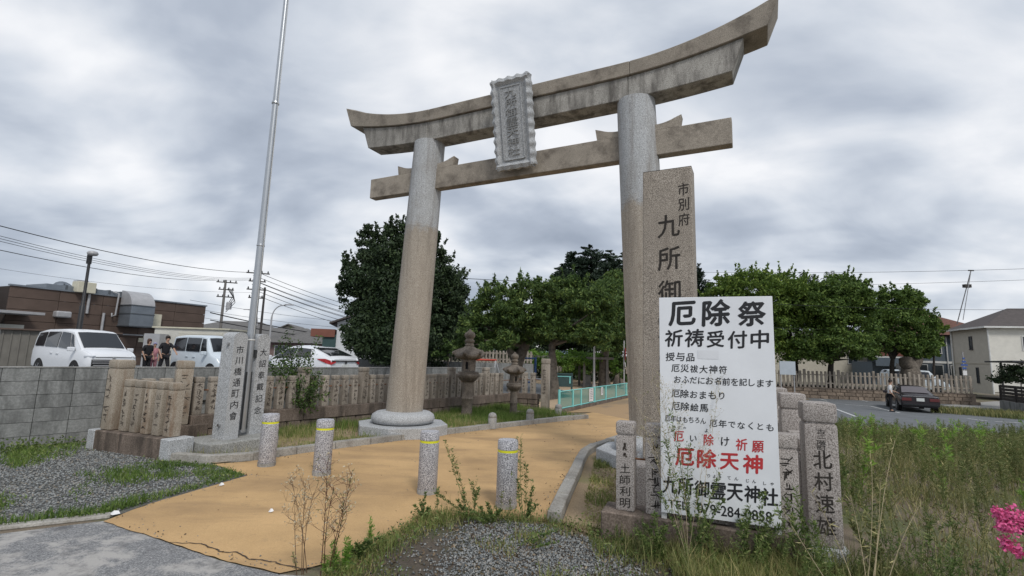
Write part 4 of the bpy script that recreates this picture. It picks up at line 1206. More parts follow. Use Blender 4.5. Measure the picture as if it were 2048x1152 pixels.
MB().tube([(xm - wD / 2 - .45, -.2, zb_ + .8), (xm - wD / 2 - .5, -.3, zb_ + .6), (xm - wD / 2 - .3, -.3, zb_ + .7), (xm - wD / 2 - .25, -.3, ztop + .2), (xm - wD / 2 - .5, -.1, ztop + .3)], .05, 8).build('conduit', 'pipe_grey', duct)
# rooftop dish and box
p_ = at(128, 574, 30)
ds = thing('satellite_dish', 'grey satellite dish standing on the shop roof', 'satellite dish', (p_.x, p_.y, 4.6), R(30))
MB().lathe([(.02, .16), (.35, .10), (.6, 0), (.62, .01), (.36, .13), (.02, .2)], (0, 0, 0), 20).build('dish', 'duct_metal', ds, smooth=True).rotation_euler = (R(70), 0, R(40))
ds.children[0].location = (0, 0, .05)
MB().tube([(0, 0, 0), (0, 0, .5)], .04, 6).build('mast', 'duct_seam', ds)
p_ = at(168, 577, 30)
hb = thing('rooftop_unit', 'beige equipment cabinet on the shop roof beside the lamp pole', 'roof equipment', (p_.x, p_.y, 4.5), brz)
MB().box((0, 0, .38), (.95, .7, .66)).build('cabinet', 'box_cream', hb, bevel=.03)
MB().box((-.2, 0, .74), (.5, .6, .06)).build('lid', 'pipe_grey', hb)
# sheds
p_ = at(60, 700, 23.4)
sh = thing('storage_shed', 'grey corrugated metal storage shed behind the white minivan', 'shed', (p_.x - .2, p_.y, .15), R(38))
MB().box((1.2, .9, .93), (4.3, 1.6, 1.86)).build('shed_body', 'shed_grey', sh)
MB().box((1.2, .85, 1.9), (4.6, 1.9, .07)).build('shed_roof', 'wall_brown', sh)
for k in range(15): MB().box((-.85 + .29 * k, .08, .93), (.05, .04, 1.82)).build('rib', 'shed_grey', sh)
p_ = at(305, 700, 26.5)
s2 = thing('storage_shed', 'cream storage container with a roller shutter behind the two people', 'shed', (p_.x, p_.y, .15), R(2))
MB().box((1.9, 1.2, 1.15), (3.9, 2.3, 2.3)).build('shed_body', 'shed_white', s2)
MB().box((1.9, 1.2, 2.33), (4.1, 2.5, .07)).build('shed_roof', 'box_cream', s2)
for k in range(16): MB().box((2.4, .03, .18 + .125 * k), (2.3, .03, .115)).build('shutter_slat', 'shutter', s2, bevel=.008, segs=1)
MB().box((.35, -.35, .98), (.8, .7, 1.95)).build('cabinet', 'pipe_grey', s2)

# ==================================================================== VEHICLES
def wheel(parent, x, y, r, side, m='rim'):
    w = thing('wheel', None, None); w.parent = parent; w.location = (x, y, r); w.rotation_euler = (R(90) * side, 0, 0)
    MB().lathe([(r * .62, -.10), (r * .95, -.10), (r, -.07), (r, .07), (r * .95, .10), (r * .62, .105)], seg=24).build('tyre', 'tyre', w, smooth=True, ang=50)
    mb = MB().lathe([(r * .60, .05), (r * .62, .112), (r * .56, .09)], seg=24)
    for k in range(5):
        a = 2 * math.pi * k / 5; mb.box((math.cos(a) * r * .32, math.sin(a) * r * .32, .095), (r * .55, r * .13, .03), a)
    mb.lathe([(r * .12, .08), (r * .12, .12), (.01, .125)], seg=10)
    mb.build('rim', m, w)
def lerp_st(st, x):
    st = sorted(st)
    if x <= st[0][0]: return st[0]
    for a, b in zip(st, st[1:]):
        if x <= b[0]:
            t = (x - a[0]) / (b[0] - a[0]); return tuple(a[i] + (b[i] - a[i]) * t for i in range(6))
    return st[-1]
def car(name, label, cat, loc, rz, st, paint, wx, wr, wins, shield, rear, group=None):
    """st rows: x, z_bottom, z_belt, z_top, halfwidth, halfwidth_top (x towards the nose)"""
    t = thing(name, label, cat, loc, rz, group)
    st = sorted(st); vs = []
    def sec(r):
        x, zb, zl, zt, w, wt = r
        return [(0, zb), (w * .82, zb), (w * .97, zb + .09), (w, zb + (zl - zb) * .45), (w * .985, zl - .10), (w * .96, zl), ((w * .96 + wt) / 2 + .012, (zl + zt) / 2 + .01), (wt, zt - .055), (wt * .82, zt - .008), (0, zt + .012)]
    half = [sec(r) for r in st]; n = len(half[0]); ring = 2 * n - 2
    for r, h in zip(st, half):
        vs += [(r[0], y, z) for y, z in h] + [(r[0], -y, z) for y, z in h[-2:0:-1]]
    m = len(st)
    fs = [(i * ring + k, i * ring + (k + 1) % ring, (i + 1) * ring + (k + 1) % ring, (i + 1) * ring + k) for i in range(m - 1) for k in range(ring)]
    fs += [tuple(range(ring)), tuple((m - 1) * ring + k for k in range(ring))[::-1]]
    body = MB().add(vs, fs).build('body', paint, t, smooth=True, ang=38)
    bv = body.modifiers.new('soften', 'BEVEL'); bv.width = .02; bv.segments = 2; bv.limit_method = 'ANGLE'; bv.angle_limit = R(22)
    def sp_(x, f, side, o=.028):
        r = lerp_st(st, x); _, zb, zl, zt, w, wt = r
        A = (w * .96, zl); B = ((w * .96 + wt) / 2 + .012, (zl + zt) / 2 + .01); C_ = (wt, zt - .055)
        q = (A[0] + (B[0] - A[0]) * f * 2, A[1] + (B[1] - A[1]) * f * 2) if f < .5 else (B[0] + (C_[0] - B[0]) * (f * 2 - 1), B[1] + (C_[1] - B[1]) * (f * 2 - 1))
        return (x, side * (q[0] + o), q[1])
    for side in (-1, 1):
        for xa, xb2, xc, xd in wins:     # bottom x range (xa..xb2), top x range (xc..xd)
            q = [sp_(xa, .10, side), sp_(xb2, .10, side), sp_((xb2 + xd) / 2, .5, side), sp_(xd, .90, side), sp_(xc, .90, side), sp_((xa + xc) / 2, .5, side)]
            MB().add(q, [(0, 1, 2, 3, 4, 5)]).build('side_window', 'car_glass', t)
        x0_ = min(w_[0] for w_ in wins); x1_ = max(w_[1] for w_ in wins)
        y_ = lerp_st(st, 0)[4]
        MB().box((x1_ - .02, side * (y_ + .12), lerp_st(st, x1_)[2] + .08), (.12, .22, .16)).build('wing_mirror', paint, t, bevel=.03)
        for hx in ((x0_ + x1_) / 2 + .35, (x0_ + x1_) / 2 - .15):
            MB().box((hx, side * (y_ + .012), lerp_st(st, hx)[2] - .16), (.18, .03, .03)).build('door_handle', paint, t)
        for wx_ in wx:
            MB().lathe([(wr * 1.22, -.02), (wr * 1.22, .004)], seg=24).build('wheel_arch', 'tyre', t).matrix_local = Matrix.Translation((wx_, side * (y_ - .004), wr)) @ Matrix.Rotation(R(-90) * side, 4, 'X')
            wheel(t, wx_, side * (y_ - .085), wr, -side)
    def glass(nm, x0, x1, inset=.06, o=.022, n=6):
        rows_ = []
        for i in range(n + 1):
            x = x0 + (x1 - x0) * i / n; r = lerp_st(st, x); w = r[5] * .80 + .0
            f = i / n
            rows_.append([(x, y * (r[5] - inset), r[3] + .014 - (.0 if abs(y) < .9 else .02) + o) for y in (-1, -.5, 0, .5, 1)])
        V_ = [p for rr2 in rows_ for p in rr2]
        F_ = [(i * 5 + k, i * 5 + k + 1, (i + 1) * 5 + k + 1, (i + 1) * 5 + k) for i in range(n) for k in range(4)]
        MB().add(V_, F_).build(nm, 'car_glass' if paint != 'car_maroon' else 'glass_smoke', t, smooth=True)
    glass('windscreen', *shield); glass('rear_window', *rear)
    return t
# white minivan
st = [(-2.35, .42, 1.10, 1.50, .76, .66), (-2.22, .30, 1.12, 1.80, .83, .68), (-1.6, .26, 1.12, 1.88, .865, .71), (0, .25, 1.08, 1.90, .865, .72), (.75, .25, 1.04, 1.84, .865, .70),
      (1.62, .25, 1.03, 1.14, .865, .74), (2.0, .26, .98, 1.08, .85, .72), (2.24, .30, .88, .99, .82, .68), (2.35, .42, .78, .87, .76, .64)]
v1 = car('minivan', 'white minivan facing right in front of the brown shop, black grille', 'minivan', (-17.37, 20.23, .15), -R(26.7), st, 'car_white', (-1.42, 1.45), .32,
         [(-2.05, -1.25, -1.98, -1.25), (-1.15, -.12, -1.15, -.12), (-.02, .92, -.02, .62), (.98, 1.38, .70, .86)], (1.58, .86), (-2.33, -2.24))
for z, w_ in ((.44, 1.24), (.53, 1.3), (.62, 1.36), (.70, 1.38)): MB().box((2.36, 0, z), (.06, w_, .028)).build('grille_bar', 'pipe_grey', v1, bevel=.008)
MB().box((2.32, 0, .57), (.07, 1.42, .36)).build('grille', 'tyre', v1)
MB().box((2.33, 0, .835), (.06, 1.2, .02)).build('chrome_strip', 'car_glass', v1)
for sd in (-1, 1): MB().box((2.20, sd * .70, .86), (.34, .20, .07), -sd * .5).build('headlight', 'lamp_clear', v1, bevel=.015)
MB().lathe([(.055, 0), (.055, .02)], seg=14).build('emblem', 'steel', v1).matrix_local = Matrix.Translation((2.36, 0, .80)) @ Matrix.Rotation(R(90), 4, 'Y')
MB().box((2.40, 0, .38), (.02, .33, .16)).build('number_plate', 'plate_white', v1)
# pale kei wagon
st = [(-1.70, .40, 1.05, 1.60, .66, .58), (-1.60, .28, 1.08, 1.80, .72, .62), (-.9, .24, 1.08, 1.86, .74, .64), (.3, .24, 1.06, 1.86, .74, .64), (.75, .24, 1.02, 1.80, .74, .62), (1.15, .24, .98, 1.10, .74, .62), (1.55, .28, .85, .95, .72, .58), (1.70, .40, .65, .75, .66, .52)]
p_ = at(357, 735, 22.3)
v2 = car('compact_van', 'pale silver-blue boxy compact van beside the man in black', 'compact van', (p_.x + 1.25, p_.y + .1, .15), -R(26), st, 'car_paleblue', (-1.22, 1.25), .30,
         [(-1.5, -.62, -1.46, -.62), (-.54, .42, -.54, .42), (.50, .95, .50, .72)], (1.13, .80), (-1.69, -1.62))
MB().box((-1.69, 0, 1.35), (.03, 1.0, .42)).build('tailgate_glass', 'car_glass', v2)
MB().box((-1.72, 0, .42), (.06, 1.1, .05)).build('rear_trim', 'car_glass', v2)
# white crossover
st = [(-2.17, .42, .98, 1.03, .80, .70), (-2.05, .30, 1.03, 1.12, .87, .72), (-1.6, .26, 1.06, 1.28, .90, .66), (-.95, .25, 1.04, 1.49, .90, .60), (-.2, .25, .99, 1.55, .885, .60), (.45, .25, .96, 1.49, .88, .58), (1.28, .25, .93, 1.00, .88, .66), (1.95, .28, .80, .86, .85, .62), (2.17, .42, .60, .66, .74, .5)]
v3 = car('crossover_car', 'white crossover car seen from behind, its red rear lamp above the block wall', 'car', (-8.70, 21.2, .15), R(155.8), st, 'car_white', (-1.32, 1.35), .34,
         [(-1.15, -.28, -.95, -.28), (-.2, .78, -.2, .40), (.82, 1.05, .45, .52)], (1.24, .52), (-1.98, -1.0))
for sd in (-1, 1):
    MB().add([(-1.55, sd * .915, 1.00), (-1.55, sd * .915, 1.02), (-1.95, sd * .90, 1.03), (-2.12, sd * .84, .98), (-2.235, sd * .60, .93), (-2.235, sd * .60, .89), (-2.20, sd * .80, .80), (-2.0, sd * .895, .86)],
             [(0, 1, 2, 7), (2, 3, 6, 7), (3, 4, 5, 6)]).build('tail_lamp', 'lamp_red', v3)
MB().box((-2.20, 0, .955), (.05, 1.5, .04)).build('spoiler_lip', 'car_glass', v3)
MB().box((-1.12, 0, 1.475), (.32, 1.16, .035)).build('roof_spoiler', 'car_white', v3, bevel=.01)
MB().box((-2.20, 0, .72), (.03, .34, .17)).build('number_plate', 'plate_white', v3)
MB().lathe([(.05, 0), (.05, .02)], seg=14).build('emblem', 'car_glass', v3).matrix_local = Matrix.Translation((-2.20, 0, .88)) @ Matrix.Rotation(R(-90), 4, 'Y')
# dark maroon sedan in the lower lot
st = [(-2.42, .40, .80, .86, .80, .68), (-2.30, .28, .86, .93, .86, .72), (-1.55, .24, .90, .98, .875, .70), (-.85, .24, .90, 1.36, .875, .58), (.15, .24, .88, 1.40, .875, .60), (.55, .24, .87, 1.36, .875, .58), (1.25, .24, .84, .93, .87, .68), (2.1, .27, .72, .80, .84, .64), (2.40, .40, .58, .64, .76, .5)]
p_ = gnd(1834, 815, -.86)
cy = 27.6; cxp = at(1822, 800, cy).x
v4 = car('sedan', 'dark maroon sedan seen from behind on the lower parking lot', 'car', (cxp + 1.3, cy + 1.7, -.84), R(62), st, 'car_maroon', (-1.40, 1.42), .31,
         [(-.95, -.1, -.78, -.1), (-.02, .95, -.02, .50)], (1.20, .60), (-1.5, -.92))
for sd in (-1, 1): MB().box((-2.42, sd * .60, .70), (.06, .42, .16)).build('tail_lamp', 'lamp_dull', v4, bevel=.01)
MB().box((-2.43, 0, .70), (.04, .34, .17)).build('number_plate', 'plate_white', v4)
MB().box((-2.42, 0, .87), (.03, 1.5, .02)).build('chrome_strip', 'steel', v4)
MB().box((-2.44, 0, .42), (.10, 1.6, .08)).build('bumper', 'car_glass', v4, bevel=.01)
# pale van parked beyond the pickets
st = [(-2.1, .42, 1.05, 1.55, .74, .64), (-1.9, .30, 1.08, 1.80, .82, .66), (0, .25, 1.06, 1.85, .84, .68), (.9, .25, 1.03, 1.80, .84, .66), (1.6, .25, .98, 1.08, .84, .68), (2.1, .35, .75, .85, .78, .6)]
p_ = at(1825, 740, 41)
v5 = car('parked_van', 'pale van parked beyond the pickets under the right-hand tree', 'van', (p_.x, p_.y, -.4), R(-20), st, 'car_paleblue', (-1.3, 1.3), .31, [(-1.8, -.7, -1.75, -.7), (-.6, .9, -.6, .8)], (1.55, .95), (-2.08, -1.95))

# ==================================================================== PEOPLE
def skinned(name, m, nodes, edges, parent, root=0, sub=1):
    me = bpy.data.meshes.new(name); me.from_pydata([n[0] for n in nodes], edges, []); me.update()
    me.materials.append(MATS[m]); o = link(name, me, parent)
    md = o.modifiers.new('Skin', 'SKIN'); md.use_smooth_shade = True
    for i, n in enumerate(nodes):
        r = n[1]; me.skin_vertices[0].data[i].radius = r if isinstance(r, tuple) else (r, r)
        me.skin_vertices[0].data[i].use_root = (i == root)
    s_ = o.modifiers.new('Subsurf', 'SUBSURF'); s_.levels = sub; s_.render_levels = sub
    return o
def person(label, loc, rz, H, top, bottom, hair, arms, lean=0.0, long_hair=False, legs=((-.09, 0.02), (.09, -.02)), bag=False):
    """facing local -y. arms: two lists [shoulder->elbow->wrist] offsets in units of H/1.72"""
    t = thing('person', label, 'person', loc, rz); k = H / 1.72; t.scale = (k, k, k)
    J = []; E = []
    def add(p, r, par=None):
        J.append((p, r)); 
        if par is not None: E.append((par, len(J) - 1))
        return len(J) - 1
    pel = add((0, 0, .95), (.13, .10)); wai = add((0, -.01 - lean * .3, 1.10), (.115, .09), pel); che = add((0, -.02 - lean, 1.30), (.145, .105), wai)
    nb = add((0, -.01 - lean * 1.3, 1.455), .055, che); nk = add((0, -.02 - lean * 1.5, 1.51), .048, nb); hd0 = add((0, -.035 - lean * 1.8, 1.575), (.07, .078), nk); add((0, -.035 - lean * 2, 1.665), (.074, .088), hd0)
    leg_i = []
    for sx, (fx, fy) in zip((-1, 1), legs):
        hp = add((sx * .085, 0, .90), .088, pel); kn = add((fx * 1.0, fy * .5 - .02, .50), .058, hp); an = add((fx * 1.05, fy, .09), .040, kn); add((fx * 1.1, fy - .13, .035), (.035, .03), an); leg_i.append((hp, kn, an))
    hands = []
    for sx, (el, wr) in zip((-1, 1), arms):
        sh_ = add((sx * .175, -.01 - lean, 1.40), .052, che); e_ = add(el, .038, sh_); w_ = add(wr, .027, e_)
        d = (Vector(wr) - Vector(el)).normalized(); sd = d.cross(Vector((0, 0, 1)));
        sd = sd.normalized() if sd.length > .2 else Vector((0, 1, 0))
        palm = Vector(wr) + d * .07; pi_ = add(tuple(palm), (.030, .018), w_)
        for q in range(4):
            b_0 = palm + sd * (-.024 + .016 * q); ln = (.055, .068, .062, .048)[q]
            f1 = add(tuple(b_0 + d * .03), .009, pi_); f2 = add(tuple(b_0 + d * (.03 + ln * .6) + Vector((0, 0, -.008))), .008, f1); add(tuple(b_0 + d * (.03 + ln) + Vector((0, 0, -.025))), .006, f2)
        th = add(tuple(Vector(wr) + d * .03 + sd * -.035), .010, w_); add(tuple(Vector(wr) + d * .07 + sd * -.05), .008, th)
    skinned('body', 'skin', J, E, t, 0, 1)
    # face
    hz = 1.635; hy = -.035 - lean * 2
    f_ = MB(); f_.lathe([(.0, -.012), (.010, -.006), (.010, .006), (0, .03)], (0, hy - .098, hz - .02), 8); f_.build('nose', 'skin', t, smooth=True)
    for sx in (-1, 1):
        MB().lathe([(0, -.007), (.009, 0), (0, .007)], (sx * .030, hy - .088, hz + .005), 8).build('eye', 'hair_dark', t)
        MB().lathe([(0, -.028), (.012, 0), (0, .028)], (sx * .082, hy + .005, hz - .01), 8).build('ear', 'skin', t, smooth=True)
    MB().box((0, hy - .088, hz - .058), (.045, .012, .009)).build('mouth', 'cloth_pink', t)
    # hair cap
    hm = MB(); seg = 20; vs = []; prof = [(0.0, .098), (.045, .090), (.075, .062), (.090, .02), (.093, -.03 if not long_hair else -.05), (.080, -.075 if not long_hair else -.16)]
    for r_, z_ in prof:
        for q in range(seg):
            a = 2 * math.pi * q / seg; front = max(0, -math.sin(a)) ** 2
            zz2 = z_ if z_ > .02 else z_ * (1 - front) + .03 * front
            vs.append((r_ * math.cos(a) * (1 + .04 * math.sin(q * 3)), hy + .008 + r_ * 1.12 * math.sin(a) * (1 - .12 * front), hz + .035 + zz2))
    fs = [(i * seg + q, i * seg + (q + 1) % seg, (i + 1) * seg + (q + 1) % seg, (i + 1) * seg + q) for i in range(len(prof) - 1) for q in range(seg)]
    hm.add(vs, fs).build('hair', hair, t, smooth=True)
    # clothes
    N_ = []; E2 = []
    def ad2(p, r, par=None):
        N_.append((p, r))
        if par is not None: E2.append((par, len(N_) - 1))
        return len(N_) - 1
    a0 = ad2((0, -.0, .90), (.155, .125)); a1 = ad2((0, -.01 - lean * .3, 1.10), (.145, .118), a0); a2 = ad2((0, -.02 - lean, 1.30), (.165, .125), a1); a3 = ad2((0, -.012 - lean * 1.2, 1.43), (.085, .075), a2)
    for sx, (el, wr) in zip((-1, 1), arms):
        q1 = ad2((sx * .18, -.01 - lean, 1.395), .075, a2); q2 = ad2(tuple(Vector((sx * .18, -.01 - lean, 1.39)).lerp(Vector(el), .95)), .060, q1)
    skinned('shirt', top, N_, E2, t, 0, 1)
    N_.clear() if False else None
    N2 = []; E3 = []
    N2.append(((0, 0, .95), (.15, .12)))
    for (hp, kn, an) in leg_i:
        for j, (idx, r) in enumerate(((hp, .105), (kn, .078), (an, .062))):
            N2.append((J[idx][0], r)); E3.append((0 if j == 0 else len(N2) - 2, len(N2) - 1))
    skinned('trousers', bottom, N2, E3, t, 0, 1)
    for (hp, kn, an) in leg_i:
        ax = J[an][0]; MB().box((ax[0] * 1.03, ax[1] - .06, .035), (.095, .26, .075)).build('shoe', 'cloth_black', t, bevel=.025)
    if bag: MB().box((.14, .10, 1.02), (.26, .08, .24)).build('waist_bag', 'cloth_grey', t, bevel=.02)
    return t
p_ = at(331, 700, 21.3)
person('man in black T-shirt and trousers reaching one arm out to the pale van', (p_.x, p_.y, .15), R(62), 1.74, 'cloth_black', 'cloth_black', 'hair_dark',
       [((-.24, .02, 1.16), (-.22, -.10, .96)), ((.20, -.26, 1.20), (.16, -.50, 1.06))][::1], lean=.03, legs=((-.13, .10), (.12, -.14)), bag=True)
p_ = at(296, 700, 21.6)
person('woman in black with short brown hair standing behind the minivan bonnet', (p_.x, p_.y, .15), R(75), 1.60, 'cloth_black', 'cloth_black', 'hair_brown',
       [((-.23, .03, 1.14), (-.20, -.08, .92)), ((.23, .02, 1.14), (.20, -.10, .94))], long_hair=True)
p_ = at(309, 700, 22.3)
person('small figure in pink clothes and a lilac cap between the woman and the man', (p_.x, p_.y, .15), R(40), 1.45, 'cloth_pink', 'cloth_pink', 'cloth_lilac',
       [((-.23, .03, 1.14), (-.22, -.02, .92)), ((.23, .02, 1.14), (.22, -.03, .94))])
p_ = at(1779, 780, 27.4)
person('person in a white shirt standing at the driver side of the dark sedan', (p_.x, p_.y, -.84), R(60), 1.70, 'cloth_white', 'cloth_black', 'hair_dark',
       [((-.23, .03, 1.14), (-.22, -.10, .95)), ((.24, -.10, 1.16), (.20, -.30, 1.08))], lean=.02)

# ==================================================================== HOUSES
def win(parent, c, w, h, rz, frame='trim_white', div=1, depth=.06):
    f = thing('window', None, None); f.parent = parent; f.location = c; f.rotation_euler = (0, 0, rz)
    t = .06
    for x, z, a, b in ((0, h / 2, w + t, t), (0, -h / 2, w + t * 2, t), (-w / 2, 0, t, h), (w / 2, 0, t, h)):
        MB().box((x, 0, z), (a, depth, b)).build('frame', frame, f)
    for i in range(1, div + 0): pass
    n = div
    for i in range(n):
        ww = w / n; MB().box((-w / 2 + ww * (i + .5), .015, 0), (ww - .05, .02, h - .04)).build('pane', 'win_glass', f)
        if i: MB().box((-w / 2 + ww * i, 0, 0), (.05, depth * .8, h)).build('frame', frame, f)
    return f
def hip_roof(mb, w, d, z0, h, ov, ridge):
    a, b = w / 2 + ov, d / 2 + ov
    V = [(-a, -b, z0), (a, -b, z0), (a, b, z0), (-a, b, z0), (-ridge / 2, 0, z0 + h), (ridge / 2, 0, z0 + h)]
    mb.add(V, [(0, 1, 5, 4), (2, 3, 4, 5), (1, 2, 5), (3, 0, 4), (0, 3, 2, 1)])
    return mb
def gable_roof(mb, w, d, z0, h, ov, th=.12):
    a, b = w / 2 + ov, d / 2 + ov; sl_ = h / (b)
    for sg in (-1, 1):
        mb.hexa([(-a, 0, z0 + h), (a, 0, z0 + h), (a, sg * b, z0 - ov * .3), (-a, sg * b, z0 - ov * .3), (-a, 0, z0 + h + th), (a, 0, z0 + h + th), (a, sg * b, z0 - ov * .3 + th), (-a, sg * b, z0 - ov * .3 + th)])
    return mb
# taupe house at the right edge
GH = -.36
h1 = thing('house', 'taupe and ivory two-storey house with dark hipped roof at the right edge', 'house', (40.2, 41.2, GH), math.atan2(-.30, .954))
wH, dH, eH = 9.0, 5.9, 5.55
MB().box((wH / 2, dH / 2, eH / 2), (wH, dH, eH)).build('wall', 'house_taupe', h1)
MB().box((wH / 2, -.03, eH / 2 + .1), (wH + .02, .06, eH - .2)).build('front_wall', 'house_ivory', h1)
mb = MB(); hip_roof(mb, wH, dH, 0, 1.9, .45, 3.0); mb.build('roof', 'tile_dark', h1, (wH / 2, dH / 2, eH))
MB().box((wH / 2, -.46, eH + .0), (wH + 1.0, .10, .14)).build('gutter', 'trim_white', h1)
MB().box((-.46, dH / 2, eH + .0), (.10, dH + 1.0, .14)).build('gutter', 'trim_white', h1)
MB().tube([(-.10, -.12, eH), (-.10, -.12, 0)], .06, 8).build('downpipe', 'trim_white', h1)
MB().tube([(-.10, dH - .4, eH), (-.10, dH - .4, 0)], .05, 8).build('downpipe', 'trim_white', h1)
MB().box((-.02, dH / 2, 2.55), (.05, dH, .10)).build('belt_course', 'house_beige', h1)
win(h1, (-.03, 2.6, 4.3), .42, 1.15, R(-90), 'trim_dark'); win(h1, (-.03, 4.6, 1.5), .30, 1.3, R(-90), 'trim_dark'); win(h1, (-.03, 2.0, 1.5), .30, 1.3, R(-90), 'trim_dark')
win(h1, (3.1, -.08, 4.25), 1.9, 1.15, 0, 'trim_white', 2); win(h1, (6.6, -.08, 4.25), 1.4, 1.1, 0, 'trim_white', 2); win(h1, (6.2, -.08, 1.3), 2.2, 1.9, 0, 'trim_white', 2)
# slate-blue neighbour behind
h2 = thing('house', 'slate-blue house with brown tiled roof and balcony behind the taupe house', 'house', (40.7, 50.0, GH), math.atan2(-.15, .988))
MB().box((3.4, 4, 2.65), (6.8, 8, 5.3)).build('wall', 'house_slate', h2)
MB().box((3.4, -.02, 2.62), (6.9, .08, .22)).build('belt_course', 'trim_white', h2)
mb = MB(); hip_roof(mb, 9.4, 9, 0, 2.6, .5, 1.5); mb.build('roof', 'tile_brown', h2, (3.6, 4.2, 5.35))
for x in (1.0, 2.4): win(h2, (x, -.06, 4.2), .7, 1.4, 0, 'trim_white')
for x in (.9, 2.3, 3.9): win(h2, (x, -.06, 1.4), .9, 1.9, 0, 'trim_white')
for x in (.05, 3.2, 5.2): MB().tube([(x, -.12, 5.2), (x, -.12, 0)], .05, 6).build('downpipe', 'trim_white', h2)
MB().box((-1.9, .3, 3.0), (3.6, 2.0, .25)).build('balcony', 'trim_white', h2)
MB().box((-1.9, -.72, 3.55), (3.6, .06, .9)).build('balcony_front', 'balcony_red', h2)
MB().box((-1.9, -.70, 2.5), (3.6, .06, .85)).build('balcony_skirt', 'house_slate', h2)
MB().box((-1.8, 2.5, 1.3), (3.2, 4, 2.4)).build('lower_wall', 'house_slate', h2)
# low white garage roof / pale building behind the trees
p_ = at(1680, 720, 56)
h3 = thing('house', 'cream house wall glimpsed under the right-hand trees', 'house', (p_.x - 2.5, p_.y, -.4), R(5))
MB().box((0, 3, 2.3), (12, 6, 4.6)).build('wall', 'house_beige', h3); mb = MB(); gable_roof(mb, 12, 6, 4.6, 1.4, .4); mb.build('roof', 'tile_grey', h3, (0, 3, 0))
win(h3, (4.2, -.05, 2.8), 1.2, 1.0, 0, 'trim_white', 2)
p_ = at(1795, 720, 75)
h4 = thing('house', 'distant white-walled house with grey roof seen between the two right-hand trees', 'house', (p_.x, p_.y, -.3), R(-12))
MB().box((0, 3, 1.9), (8, 6, 3.8)).build('wall', 'house_white', h4); mb = MB(); gable_roof(mb, 6, 8, 3.8, 1.7, .4); mb.build('roof', 'tile_grey', h4, (0, 3, 0)).rotation_euler = (0, 0, R(90))
win(h4, (0, -.05, 2.3), 1.6, 1.0, 0, 'trim_white', 2)
# houses on the left horizon
def simple_house(label, u, Y, w, d, hw, hr, wall, roof, rz, wins=((0, .55, 1.4),), gable_front=False):
    p = at(u, 700, Y)
    h = thing('house', label, 'house', (p.x, p.y, 0), rz)
    MB().box((0, d / 2, hw / 2), (w, d, hw)).build('wall', wall, h)
    mb = MB()
    if gable_front:
        gable_roof(mb, d, w, hw, hr, .5); o_ = mb.build('roof', roof, h, (0, d / 2, 0)); o_.rotation_euler = (0, 0, R(90))
        MB().add([(-w / 2, 0, hw), (w / 2, 0, hw), (0, 0, hw + hr * .97), (-w / 2, .1, hw), (w / 2, .1, hw), (0, .1, hw + hr * .97)], [(0, 1, 2), (5, 4, 3), (0, 2, 5, 3), (1, 4, 5, 2)]).build('gable_wall', wall, h)
    else:
        hip_roof(mb, w, d, hw, hr, .6, w * .55); mb.build('roof', roof, h, (0, d / 2, 0))
    for fx, fz, ww in wins: win(h, (fx * w / 2, -.05, hw * fz), ww, ww * .7, 0, 'trim_white', 2)
    return h
simple_house('brown house with tiled roof at the horizon between the shop and the flagpole stones', 455, 58, 8, 7, 3.6, 1.2, 'house_brown', 'tile_grey', R(8), ((-.5, .6, 1.4), (.4, .6, 1.2)))
simple_house('low pinkish-brown building with long grey roof right of the flagpole', 530, 52, 9.5, 7, 2.2, 1.7, 'house_pink', 'tile_grey', R(-6), ((-.4, .6, 1.8), (.4, .6, 1.6)))
simple_house('beige gabled house on the horizon behind the white crossover', 573, 60, 6.2, 8, 2.8, 1.7, 'house_beige', 'tile_grey', R(12), ((.2, .6, 1.1),), True)
simple_house('small grey-roofed house low on the horizon, left of the big dark tree', 640, 90, 9, 7, 2.4, 1.5, 'house_white', 'tile_dark', R(20), ((0, .5, 1.4),))
hw_ = simple_house('white two-storey house with gabled roof partly hidden by the big dark tree', 752, 36, 5.6, 7, 3.55, 1.2, 'house_white', 'tile_dark', R(14), ((-.52, .74, 1.0), (.35, .72, 1.2)), True)
MB().box((-3.7, .6, 2.75), (1.6, 1.8, .55)).build('balcony', 'kiln_orange', hw_)
MB().box((-3.25, .6, 1.5), (.9, 1.5, 2.3)).build('side_porch', 'teal_dark', hw_)
# hills
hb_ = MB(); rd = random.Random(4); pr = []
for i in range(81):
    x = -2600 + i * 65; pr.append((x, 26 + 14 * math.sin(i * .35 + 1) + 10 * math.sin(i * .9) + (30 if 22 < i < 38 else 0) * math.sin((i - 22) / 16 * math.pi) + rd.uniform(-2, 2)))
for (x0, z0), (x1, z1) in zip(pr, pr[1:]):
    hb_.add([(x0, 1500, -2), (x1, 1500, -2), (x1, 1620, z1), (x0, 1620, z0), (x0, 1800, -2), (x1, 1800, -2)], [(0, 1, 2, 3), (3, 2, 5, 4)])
o = hb_.build('hills', 'hill_green', None); o['kind'] = 'structure'; o['label'] = 'low wooded hills on the horizon'
